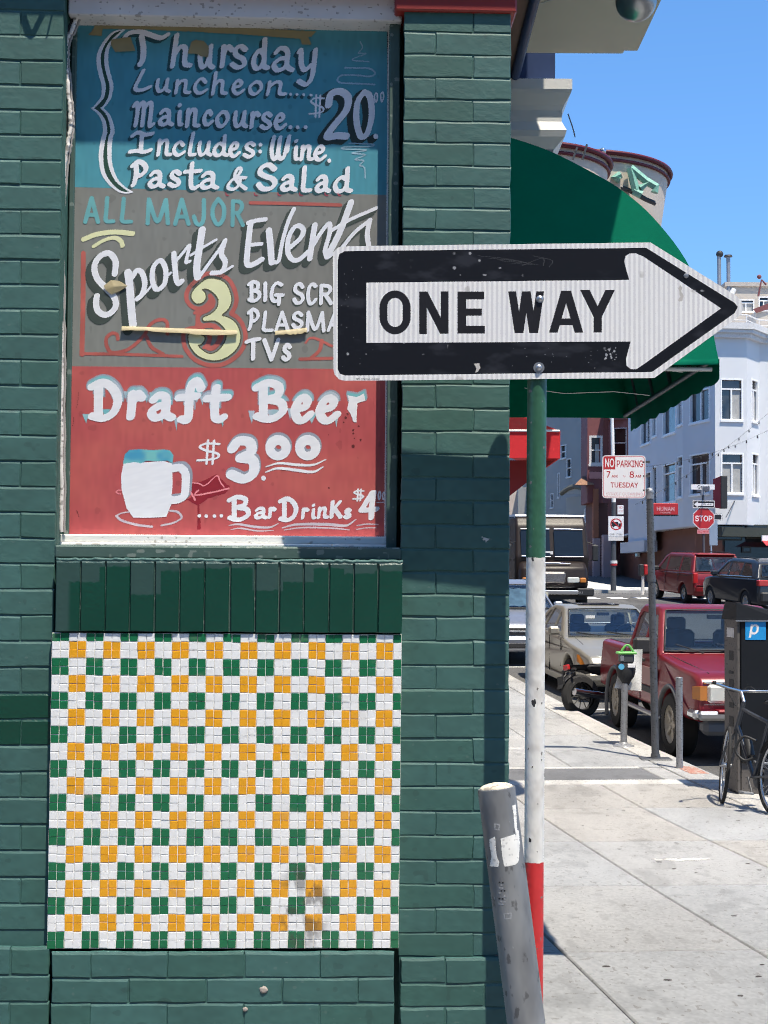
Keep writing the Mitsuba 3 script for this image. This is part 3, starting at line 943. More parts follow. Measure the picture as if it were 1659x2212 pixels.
# ================================================================= buildings beyond the crossing
M_SHADEW = mat('white_wall_shaded', vary((.56, .575, .60), .05, .6), .75)  # bluer, darker copy of the house white: shade put into the colour
M_LITW = mat('white_wall_lit', vary((.60, .61, .625), .04, .6), .75)  # lighter copy of the same house white for the sunlit faces
M_TRIMW = mat('window_trim_white', (.80, .80, .80), .5)
M_PANEG = mat('window_pane', lambda p, n, uv: mix((.012, .014, .018), (.045, .044, .042), smoothstep(.45, .6, fbm(p.x * 1.1, p.y * 1.1, p.z * .9, 3))), .08, 0, .9)
M_CURT = mat('curtain', vary((.36, .36, .35), .2, 5), .9)
M_BRICKW = mat('red_brown_wall', vary((.17, .070, .048), .15, 2), .8)
M_DGREEN = mat('dark_band_green', (.035, .042, .036), .7)
M_ROSE = mat('rose_wall', vary((.42, .20, .19), .12, 1.5), .75)
M_ROSED = mat('dark_rose_trim', vary((.17, .055, .055), .15, 2), .7)
M_GREYB = mat('grey_wall', vary((.26, .27, .27), .10, .8), .8)
M_GREYB2 = mat('grey_green_wall', vary((.33, .34, .32), .10, .8), .8)
M_TANF = mat('far_tan_wall', vary((.46, .41, .35), .06, .5), .8)


class Facade:
    """A vertical wall from p0 to p1 (seen left to right from outside) with recessed windows surveyed on the photograph."""

    def __init__(self, key, p0, p1, z0, z1, m, th=.22):
        self.key, self.p0, self.p1 = key, np.array(p0[:2], float), np.array(p1[:2], float)
        self.z0, self.z1, self.m, self.th = z0, z1, m, th
        self.L = np.linalg.norm(self.p1 - self.p0)
        self.e = (self.p1 - self.p0) / self.L
        self.M = frame_m([self.p0[0], self.p0[1], 0], [self.e[0], self.e[1], 0], [0, 0, 1])
        self.holes, self.wins = [], []

    def px(self, u, v):
        d = ray(u, v)
        n = np.array([self.e[1], -self.e[0]])
        t = (self.p0 @ n) / (d[:2] @ n)
        p = d * t
        return (p[:2] - self.p0) @ self.e, EYE + p[2]

    def window(self, u0, u1, v0, v1, style='slider', curtain=0.0, name='window', trim=None, proud=.025, tw=.045):
        um, vm = (u0 + u1) / 2, (v0 + v1) / 2
        a, b = self.px(u0, vm)[0], self.px(u1, vm)[0]
        zt_, zb_ = self.px(um, v0)[1], self.px(um, v1)[1]
        a, b = max(a, .05), min(b, self.L - .05)
        if b - a < .08: return
        self.holes.append(sbox(a, zb_, b, zt_))
        self.wins.append((a, b, zb_, zt_, style, curtain, name, trim or M_TRIMW, proud, tw))

    def build(self):
        wall = sbox(0, self.z0, self.L, self.z1)
        if self.holes: wall = wall.difference(unary_union(self.holes))
        m = ext(wall, self.th)
        m.vertices[:, 2] -= self.th
        wk = part(self.key, 'wall', tf(m, self.M), self.m)
        for a, b, z0, z1, style, cur, name, tr, proud, tw in self.wins:
            fr = sbox(a - tw * .7, z0 - tw * .7, b + tw * .7, z1 + tw * .7).difference(sbox(a + .03, z0 + .03, b - .03, z1 - .03))
            e = ext(fr, proud + .06)
            e.vertices[:, 2] -= .06
            ms = [e, bx(a - tw, b + tw, z0 - tw - .05, z0 - tw * .4, -.05, proud + .05)]
            if style in ('slider', 'transom'):
                zt_ = z0 + (z1 - z0) * .76
                ms.append(bx(a, b, zt_ - .03, zt_ + .03, -.10, -.03))
            if style == 'slider': ms.append(bx((a + b) / 2 - .03, (a + b) / 2 + .03, z0, z0 + (z1 - z0) * .76, -.11, -.035))
            if style == 'sash': ms.append(bx(a, b, (z0 + z1) / 2 - .035, (z0 + z1) / 2 + .035, -.10, -.03))
            wk_ = part(self.key, name, tf(cat(ms), self.M), tr)
            part(wk_, 'pane', tf(bx(a, b, z0, z1, -.15, -.12), self.M), M_PANEG)
            if cur: part(wk_, 'curtain', tf(bx(a + (b - a) * (1 - cur), b - .04, z0 + .04, z0 + (z1 - z0) * .74, -.119, -.108), self.M), M_CURT)


Zc = lambda x, y: ((2020 + x / 3.876) * K, (1000 + y / 3.876) * K)
Zd = lambda x, y: ((2020 + x / 3.876) * K, (1450 + y / 3.876) * K)
CB_ = thing('corner_house', 'white corner house with angled bays, pale blue in the shade and sunlit to the right', 'building')
ylist = [(1372.4, 73.6), (1407.5, 70.3), (1419.7, 69.0), (1461.6, 65.8), (1475.6, 64.6), (1545.3, 61.7)]
P = [at(u, 1165, y) for u, y in [(1357, 75.4)] + ylist]
Zbot, Ztop = EYE + 2.40, EYE + 10.2
fac = []
wspec = {  # segment index -> windows (zoom boxes)
    1: [(95, 205, 1155, 1605, 'slider')], 2: [(232, 284, 1100, 1510, 'slider')], 3: [(366, 520, 1005, 1480, 'none'), ], 4: [(542, 606, 880, 1370, 'slider')], 5: [(698, 935, 822, 1330, 'slider')]}
wspec2 = {1: [(150, 212, 215, 470, 'none')], 2: [(235, 286, 150, 600, 'none')], 3: [(368, 522, 110, 580, 'transom')], 4: [(545, 606, 20, 520, 'slider')], 5: [(700, 940, -12, 480, 'slider')]}
for i in range(len(P) - 1):
    low = Zbot - (.45 if i < 2 else 0)
    F_ = Facade(CB_, P[i], P[i + 1], low, Ztop, M_SHADEW)
    for (x0, x1, y0, y1, st_) in wspec.get(i, []):
        F_.window(Zc(x0, 0)[0], Zc(x1, 0)[0], Zc(0, y0)[1], Zc(0, y1)[1], st_, 0.0)
    for (x0, x1, y0, y1, st_) in wspec2.get(i, []):
        F_.window(Zd(x0, 0)[0], Zd(x1, 0)[0], Zd(0, y0)[1], Zd(0, y1)[1], st_, .3)
    F_.build()
Q = [P[-1] + np.array([.0, 0, 0]), at(Zc(1405, 0)[0], 1165, 61.85), at(Zc(1562, 0)[0], 1165, 63.1), at(1720, 1165, 63.4), at(1900, 1165, 63.9)]
for i in range(len(Q) - 1):
    F_ = Facade(CB_, Q[i], Q[i + 1], Zbot, Ztop, M_LITW)
    if i == 0:
        F_.window(Zc(1080, 0)[0], Zc(1340, 0)[0], Zc(0, 810)[1], Zc(0, 1310)[1], 'slider', .48)
        F_.window(Zd(1085, 0)[0], Zd(1350, 0)[0], Zd(0, -14)[1], Zd(0, 470)[1], 'slider', .9)
    if i == 1:
        F_.window(Zc(1456, 0)[0], Zc(1530, 0)[0], Zc(0, 822)[1], Zc(0, 1330)[1], 'slider', .5)
        F_.window(Zd(1462, 0)[0], Zd(1540, 0)[0], Zd(0, -10)[1], Zd(0, 495)[1], 'slider', .6)
    if i == 2:
        F_.window(1668, 1690, 820, 908, 'slider', .5)
    F_.build()
# soffit, roof slab, cornice
outl = [q[:2] for q in P] + [q[:2] for q in Q[1:]]
bodyp = Polygon([tuple(q) for q in outl] + [(40, 90), (12.5, 90)]).buffer(0)


def slabz(g, z0, z1):
    e = ext(g, z1 - z0)
    e.apply_translation([0, 0, z0])
    return e


part(CB_, 'floor_slab', slabz(bodyp.buffer(-.02), Zbot - .02, Zbot + .05), M_SHADEW)
part(CB_, 'cornice', cat([slabz(bodyp.buffer(.34, join_style='mitre'), Ztop + .02, Ztop + .16), slabz(bodyp.buffer(.42, join_style='mitre'), Ztop + .162, Ztop + .42), slabz(bodyp.buffer(.2, join_style='mitre'), Ztop - .16, Ztop + .018)]), M_GREYW)
rail = tube([tuple(np.array(q) * 1.012) + (Ztop + .95,) for q in outl[4:]], .03, 6)
part(CB_, 'roof_railing', cat([rail, tube([tuple(np.array(q) * 1.012) + (Ztop + .72,) for q in outl[4:]], .02, 6)] + [cyl(tuple(np.array(q) * 1.012) + (Ztop + .4,), tuple(np.array(q) * 1.012) + (Ztop + .95,), .025, n=6) for q in outl[4:]]), M_GREYW)
part(CB_, 'lower_bay', slabz(Polygon([tuple(P[0][:2] + [-.4, 0]), tuple(P[2][:2] + [-.35, 0]), tuple(P[2][:2] + [.3, .2]), tuple(P[0][:2] + [.3, .2])]), Zbot - .95, Zbot - .43), M_SHADEW)
# ground floor, set back
ins = bodyp.buffer(-.55)
zf = zg(64) - .2
part(CB_, 'ground_floor_wall', slabz(ins, zf, Zbot - .02), M_BRICKW, label='red brown ground floor wall in the shade')
gp0, gp1 = np.array(P[0][:2]) + [.30, 0], np.array(P[-1][:2]) + [.30, .55]
bandl = Facade(CB_, gp0 + [.12, 0], gp1 + [.12, 0], Zbot - .85, Zbot - .03, M_DGREEN, th=.1)
bandl.build()
for (x0, x1, y0, y1) in ((485, 545, 975, 1110), (550, 620, 965, 1105), (628, 700, 955, 1100), (20, 75, 1085, 1260), (780, 840, 940, 1085), (480, 530, 1190, 1290), (540, 700, 1160, 1290)):
    F_ = bandl
    a, z1_ = F_.px(Zd(x0, y0)[0], Zd(x0, y0)[1])
    b, z0_ = F_.px(Zd(x1, y1)[0], Zd(x1, y1)[1])
    pk = part(CB_, 'shop_window', tf(bx(a, b, z0_, z1_, -.02, .02), F_.M), M_GREYW)
    part(pk, 'pane', tf(bx(a + .05, b - (b - a) * .45, z0_ + .05, z1_ - .05, .0, .03), F_.M), M_PANEG)
# shop under the sunlit side: deep dark front with red stripes
s0, s1 = np.array(Q[0][:2]), np.array(Q[-1][:2])
FS = Facade(CB_, s0 + [.5, .5], s1 + [0, .3], zf, Zbot - .02, M_GLASSD, th=.1)
FS.build()
for (v0_, v1_, m_, pr) in ((1140, 1160, M_DGREEN, .5), (1216, 1227, mat('dark_red_stripe', (.16, .008, .012), .5), .45)):
    z1_, z0_ = FS.px(1600, v0_)[1], FS.px(1600, v1_)[1]
    part(CB_, 'fascia', tf(bx(-.4, FS.L, z0_, z1_, .0, pr), FS.M), m_)
for (x0, x1, y0, y1) in ((1010, 1330, 860, 1060), (1380, 1650, 860, 1040), (1330, 1440, 1130, 1210)):
    a, z1_ = FS.px(*Zd(x0, y0))
    b, z0_ = FS.px(*Zd(x1, y1))
    pk = part(CB_, 'shop_window', tf(bx(a, b, z0_, z1_, .02, .06), FS.M), M_DGREEN)
    part(pk, 'pane', tf(bx(a + .06, b - .06, z0_ + .06, z1_ - .06, .05, .07), FS.M), M_GLASSD)
a, z1_ = FS.px(*Zd(1440, 1065))
b, z0_ = FS.px(*Zd(1800, 1130))
RB = thing('shop_awning', 'small red shop awning with a white upper edge under the white corner house', 'awning')
part(RB, 'canvas', tf(thicken(sheet(lambda i, j: [a + (b + 1 - a) * i + .15 * j, z0_ + (z1_ - z0_) * j, 1.25 - .55 * j], 4, 3), .02), FS.M), M_SIGNR)
part(RB, 'white_edge', tf(bx(a + .15, b + 1.1, z1_ - .02, z1_ + .22, .62, .70), FS.M), M_TRIMW)
# box signs on the house
HS = thing('red_restaurant_sign', 'small red projecting box sign reading Hunan beside the pipe pole', 'sign')
y_ = 60.5
h0, h1 = at(1410.5, 1112, y_), at(1465, 1087, y_)
part(HS, 'box', bx(h0[0], h1[0], y_, y_ + .25, h0[2], h1[2], .02), M_SIGNR)
t_ = fit_text('HUNAN', (h1[0] - h0[0]) * .70, .17, .01)
part(HS, 'lettering', tf(t_, frame_m([h0[0] + (h1[0] - h0[0]) * .15, y_ - .004, h0[2] + .15], (1, 0, 0), (0, 0, 1))), mat('sign_pink_letters', (.62, .34, .36), .5))
t_ = fit_text('HOUSE', (h1[0] - h0[0]) * .40, .06, .01)
part(HS, 'lettering', tf(t_, frame_m([h0[0] + (h1[0] - h0[0]) * .30, y_ - .004, h0[2] + .06], (1, 0, 0), (0, 0, 1))), 'bsdf_sign_pink_letters')
part(HS, 'bracket', cat([bx(h0[0] + .1, h0[0] + .16, y_ + .1, y_ + .16, h1[2], h1[2] + .05), bx(h0[0] - .02, h1[0] + .02, y_ + .05, y_ + .2, h0[2] - .04, h0[2] - .01)]), M_PLASTIC)
VS = thing('vertical_blade_sign', 'tall red and black vertical box sign on the white house corner', 'sign')
y_ = 60.6
b0, b1 = at(1544, 1097, y_), at(1571, 1029, y_)
bm = at(1557, 1060, y_)[0]
part(VS, 'side_panel', trimesh.convex.convex_hull(np.array([[b0[0], y_ + .30, z_] for z_ in (b0[2] + .02, b1[2] - .1)] + [[bm - .01, y_ - .02, z_] for z_ in (b0[2] - .02, b1[2])] + [[bm - .01, y_ + .35, z_] for z_ in (b0[2] + .02, b1[2])])), mat('dull_red_panel', vary((.20, .022, .035), .2, 3), .5))
part(VS, 'front_panel', bx(bm, b1[0], y_ - .02, y_ + .35, b0[2] - .02, b1[2] + .02, .02), M_PLASTIC)
t_ = fit_text('TRATTORIA', 1.0, .12, .01) if False else None
part(CB_, 'awning_strut', cat([cyl(at(*Zd(1285, 500), 62.0), at(*Zd(1140, 770), 61.2), .02, n=6), cyl(at(*Zd(1390, 315), 62.2), at(*Zd(1350, 420), 62.0), .02, n=6)]), M_DGALV)

# string lights across the crossing
SLT = thing('string_lights', 'string of small festoon bulbs slung across the white corner house', 'string lights')
for k_, (pa_, pb_, sag) in enumerate((((1340, 1012, 56), (1668, 925, 60), .35), ((1372, 1090, 56), (1668, 885, 60), .25))):
    a, b = at(*pa_), at(*pb_)
    pts = [a + (b - a) * t - np.array([0, 0, sag * 4 * t * (1 - t)]) for t in np.linspace(0, 1, 40)]
    part(SLT, 'wire', tube(pts, .006, 5), M_PLASTIC)
    for i in range(2, 40, 3):
        part(SLT, 'bulb', tf(revolve([(0, 0), (.02, -.01), (.02, -.05), (.03, -.08), (.02, -.11), (0, -.12)], pts[i], n=10), np.eye(4)), M_PLASTIC, smooth=True)

# far tan apartment block with roof vents, and an eave at the frame's edge
TA = thing('tan_apartment_block', 'far tan apartment block rising above the white corner house', 'building')
y_ = 84
t0, t1 = at(1571, 712, y_), at(1760, 620, y_)
FT = Facade(TA, t0, t1, t0[2] - 8, t1[2], M_TANF)
FT.window(1595, 1628, 648, 673, 'slider', .7)
FT.window(1640, 1660, 642, 672, 'slider', .3)
FT.build()
part(TA, 'roof_edge', bx(t0[0] - .15, t1[0], y_ - .15, y_ + 9, t1[2], t1[2] + .22), mat('far_roof_edge', (.40, .36, .32), .8))
part(TA, 'balcony', cat([bx(at(1640, 690, y_)[0], t1[0], y_ - .9, y_, at(1640, 698, y_)[2], at(1640, 694, y_)[2]), bx(at(1640, 690, y_)[0], t1[0], y_ - .9, y_ - .85, at(1640, 696, y_)[2], at(1640, 676, y_)[2])]), M_GREYW)
part(TA, 'lower_wall', bx(t0[0] - .4, t1[0], y_ - 1.2, y_ + .02, at(1600, 740, y_)[2], at(1600, 676, y_)[2] - .3), M_TANF)
for k_, (u_, vt, hd_) in enumerate(((1553, 549, 1), (1573, 555, 0))):
    a, b = at(u_ + 1, 640, y_), at(u_, vt, y_)
    VP = thing('roof_vent', ('metal roof vent pipe with a round dark cowl' if hd_ else 'metal roof vent pipe with a flat dark cap'), 'vent pipe')
    part(VP, 'pipe', cyl(a, b, .11, n=16), M_GALV, smooth=40)
    part(VP, 'cap', sphere(b + [.04, 0, .0], .2, 2) if hd_ else cyl(b, b + [0, 0, .10], .24, .20, 18), M_PLASTIC, smooth=40)
    if hd_ == 0: part(VP, 'flue', cyl(at(1580, 636, y_), at(1585, 624, y_), .16, n=14), M_WHITE, smooth=40)
EV = thing('tiled_eave', 'weathered brown eave at the right edge above the white house', 'roof')
y_ = 66
part(EV, 'eave', trimesh.convex.convex_hull(np.array([at(1626, 668, y_), at(1700, 640, y_), at(1700, 655, y_), at(1634, 676, y_), at(1626, 668, y_ + 2), at(1700, 640, y_ + 2), at(1700, 655, y_ + 2), at(1634, 676, y_ + 2)])), M_ROSED)
part(EV, 'wall', bx(at(1634, 690, y_)[0], at(1720, 690, y_)[0], y_ + .1, y_ + 2, at(1640, 730, y_)[2], at(1640, 672, y_)[2]), M_TANF)
part(EV, 'ridge_ornament', cat([sphere(at(1640, 598, y_), .10, 2), cyl(at(1638, 640, y_), at(1645, 604, y_), .05, .03, 8), cyl(at(1655, 615, y_), at(1645, 604, y_), .05, .03, 8)]), M_ROSED)

# the rose house with its dark bay, along the left
RH = thing('rose_house', 'rose coloured house with dark red trim behind the no parking sign', 'building')
y_ = 83.0
r0, r1 = at(1296, 1160, y_ + .4), at(1400, 1160, y_ - 1)
FR = Facade(RH, r0, r1, zg(83) - .5, at(1350, 870, y_)[2], M_ROSE)
FR.window(1326, 1353, 925, 988, 'sash', .0)
FR.window(1372, 1395, 930, 990, 'sash', .0)
FR.build()
part(RH, 'tiled_roof', trimesh.convex.convex_hull(np.array([at(1310, 908, y_ - .5), at(1400, 905, y_ - .5), at(1330, 862, y_ + 2), at(1400, 855, y_ + 2), at(1310, 912, y_ + 2), at(1400, 910, y_ + 2)])), mat('rose_roof', vary((.36, .13, .11), .2, 3), .7))
Zl = lambda x, y: ((1620 + x / 3.6875) * K, (1300 + y / 3.6875) * K)
yb = 80.0
w0, w1 = at(Zl(855, 0)[0], 1160, yb + 3.0), at(Zl(930, 0)[0], 1160, yb)
w2, w3 = at(Zl(1115, 0)[0], 1160, yb), at(Zl(1180, 0)[0], 1160, yb + 1.6)
zb_, zt_ = at(1290, 1085, yb)[2], at(1290, 880, yb)[2]
for (a, b, m_) in ((w0, w1, M_ROSED), (w1, w2, M_ROSED), (w2, w3, M_ROSED)):
    F_ = Facade(RH, a, b, zb_, zt_, m_)
    if m_ is M_ROSED and a is w1: F_.window(Zl(970, 0)[0], Zl(1090, 0)[0], Zl(0, 345)[1], Zl(0, 650)[1], 'sash', .55, trim=M_GREYW, tw=.12)
    F_.build()
part(RH, 'bay_base', slabz(Polygon([w0[:2], w1[:2], w2[:2], w3[:2]]), zb_ - .02, zb_ + .02), M_ROSED)
part(RH, 'bay_panel', bx(at(Zl(955, 0)[0], 1, yb)[0], at(Zl(1105, 0)[0], 1, yb)[0], yb - .05, yb, at(1, Zl(0, 785)[1], yb)[2], at(1, Zl(0, 705)[1], yb)[2]), M_ROSE)
part(RH, 'brown_lower_wall', bx(at(Zl(1005, 0)[0], 1, yb)[0], at(Zl(1180, 0)[0], 1, yb)[0], yb + .3, yb + 3, zg(82) - .6, zb_ - .02), mat('brown_wall', vary((.12, .05, .04), .2, 2), .8))
part(RH, 'orange_pilaster', bx(at(Zl(1000, 0)[0], 1, yb)[0], at(Zl(1062, 0)[0], 1, yb)[0], yb - .15, yb + .3, at(1, Zl(0, 1480)[1], yb)[2], at(1, Zl(0, 905)[1], yb)[2]), mat('orange_brown', vary((.26, .10, .055), .15, 2), .8))
part(RH, 'door_hood', trimesh.convex.convex_hull(np.array([at(*Zl(780, 905), yb - 1), at(*Zl(1010, 905), yb - .3), at(*Zl(885, 800), yb + 1), at(*Zl(960, 810), yb + 1), at(*Zl(780, 912), yb + 1), at(*Zl(1010, 912), yb + 1)])), mat('hood_brown', (.22, .12, .075), .8))
part(RH, 'pale_pier', cat([bx(at(Zl(1000, 0)[0], 1, yb)[0], at(Zl(1080, 0)[0], 1, yb)[0], yb - .18, yb + .2, zg(80) - .4, at(1, Zl(0, 1485)[1], yb)[2]), bx(at(Zl(1115, 0)[0], 1, yb - 1)[0], at(Zl(1200, 0)[0], 1, yb - 1)[0], yb - 1.2, yb - .5, zg(80) - .4, at(1, Zl(0, 1450)[1], yb)[2])]), mat('pale_rose_pier', vary((.36, .28, .29), .1, 3), .8))

# grey houses at the end of the street
GH = thing('grey_house', 'shaded grey house at the end of the street above the brown truck', 'building')
yg = 96
FG = Facade(GH, at(1085, 1160, yg + 12), at(Zl(860, 0)[0], 1160, yg), zg(100) - 2, at(1250, 855, yg)[2], M_GREYB)
for (x0, x1, y0, y1) in ((620, 680, 440, 590), (690, 740, 600, 810), (585, 605, 770, 1050), (500, 530, 1010, 1170)):
    FG.window(Zl(x0, 0)[0], Zl(x1, 0)[0], Zl(0, y0)[1], Zl(0, y1)[1], 'sash', .0, trim=M_GREYW)
FG.build()
part(GH, 'cream_panel', tf(bx(FG.px(Zl(775, 0)[0], 900)[0], FG.px(Zl(838, 0)[0], 900)[0], FG.px(1, Zl(0, 540)[1])[1], FG.px(1, Zl(0, 325)[1])[1], .0, .15), FG.M), M_CREAM)
GH2 = thing('stucco_house', 'pale stucco house with an arched front beside the truck roof', 'building')
yh = 90
e0, e1_ = at(Zl(680, 0)[0], 1160, yh), at(Zl(1010, 0)[0], 1160, yh - 3)
FH = Facade(GH2, e0, e1_, zg(90) - 1, at(1, Zl(0, 1010)[1], yh)[2], M_GREYB2)
FH.window(Zl(905, 0)[0], Zl(970, 0)[0], Zl(0, 1190)[1], Zl(0, 1330)[1], 'sash', .4)
FH.build()
arch_pts = [FH.px(*Zl(680 + 330 * i / 12, 1010 - 85 * math.sin(math.pi * i / 12))) for i in range(13)]
ag = Polygon([(a, z_) for a, z_ in arch_pts]).buffer(0)
e = ext(ag, .3)
part(GH2, 'arched_gable', tf(e, FH.M), M_GREYB2)
part(GH2, 'arch_band', tf(tube([(a, z_, .32) for a, z_ in arch_pts], .14, 8), FH.M), mat('olive_band', (.12, .12, .10), .8))
GH3 = thing('gable_house', 'pale gabled house under the red awning at the end of the street', 'building')
yk = 104
gp_ = [at(1085, 1180, yk), at(1085, 1066, yk), at(Zl(215, 0)[0], 1020, yk), at(Zl(480, 0)[0], 1000, yk), at(Zl(480, 0)[0], 1180, yk)]
e = ext(Polygon([(q[0], q[2]) for q in gp_]), .3)
v = e.vertices.copy()
part(GH3, 'wall', trimesh.Trimesh(np.stack([v[:, 0], yk - v[:, 2], v[:, 1]], 1), e.faces, process=False), mat('pale_tan_wall', vary((.50, .43, .38), .15, 1.2), .8))
part(GH3, 'grey_side', bx(at(Zl(120, 0)[0], 1, yk)[0], at(Zl(470, 0)[0], 1, yk)[0], yk - 1, yk - .32, zg(104) - 1, at(1, Zl(0, 900)[1], yk)[2]), M_GREYB)

# houses across the road behind the viewer: they close the street and stand against the low sky
M_OPP = mat('opposite_wall', vary((.22, .20, .18), .15, .6), .8)
for k_, (x0, x1, y0, y1, h_, lb) in enumerate(((-26, -9, -27, -15, 11, 'brown rendered house across the road, left of three'), (-8.8, 8, -27, -15.5, 13, 'brown rendered house across the road, tallest of three'), (8.2, 30, -27, -15, 10, 'brown rendered house across the road, right of three'))):
    OH = thing('opposite_house', lb, 'building')
    part(OH, 'wall', bx(x0, x1, y0, y1, zg(-15) - .3, EYE + h_), M_OPP)
    for i in range(4):
        for j in range(3):
            xx = x0 + (x1 - x0) * (i + .25) / 4
            wk_ = part(OH, 'window', bx(xx, xx + 1.4, y1 - .02, y1 + .05, EYE + 1.6 + 3.1 * j, EYE + 3.4 + 3.1 * j), M_GREYW)
            part(wk_, 'pane', bx(xx + .08, xx + 1.32, y1 + .03, y1 + .07, EYE + 1.68 + 3.1 * j, EYE + 3.32 + 3.1 * j), M_GLASSD)
# ================================================================= the painted sign in the window: three panels and hand lettering
PS = thing('painted_window_sign', 'hand lettered menu sign in teal, grey and red panels filling the brick window', 'sign')


ZA, ZB, ZC, ZD = Z(180, 60, 3.1904), Z(650, 60, 2.7197), Z(200, 400, 3.1904), Z(650, 420, 2.7197)
ZE, ZF, ZG, ZH = Z(220, 600, 2.9625), Z(660, 600, 2.765), Z(220, 1150, 3.318), Z(620, 1150, 2.592)
SA, SB, SE, SF, SG, SH = K / 3.1904, K / 2.7197, K / 2.9625, K / 2.765, K / 3.318, K / 2.592

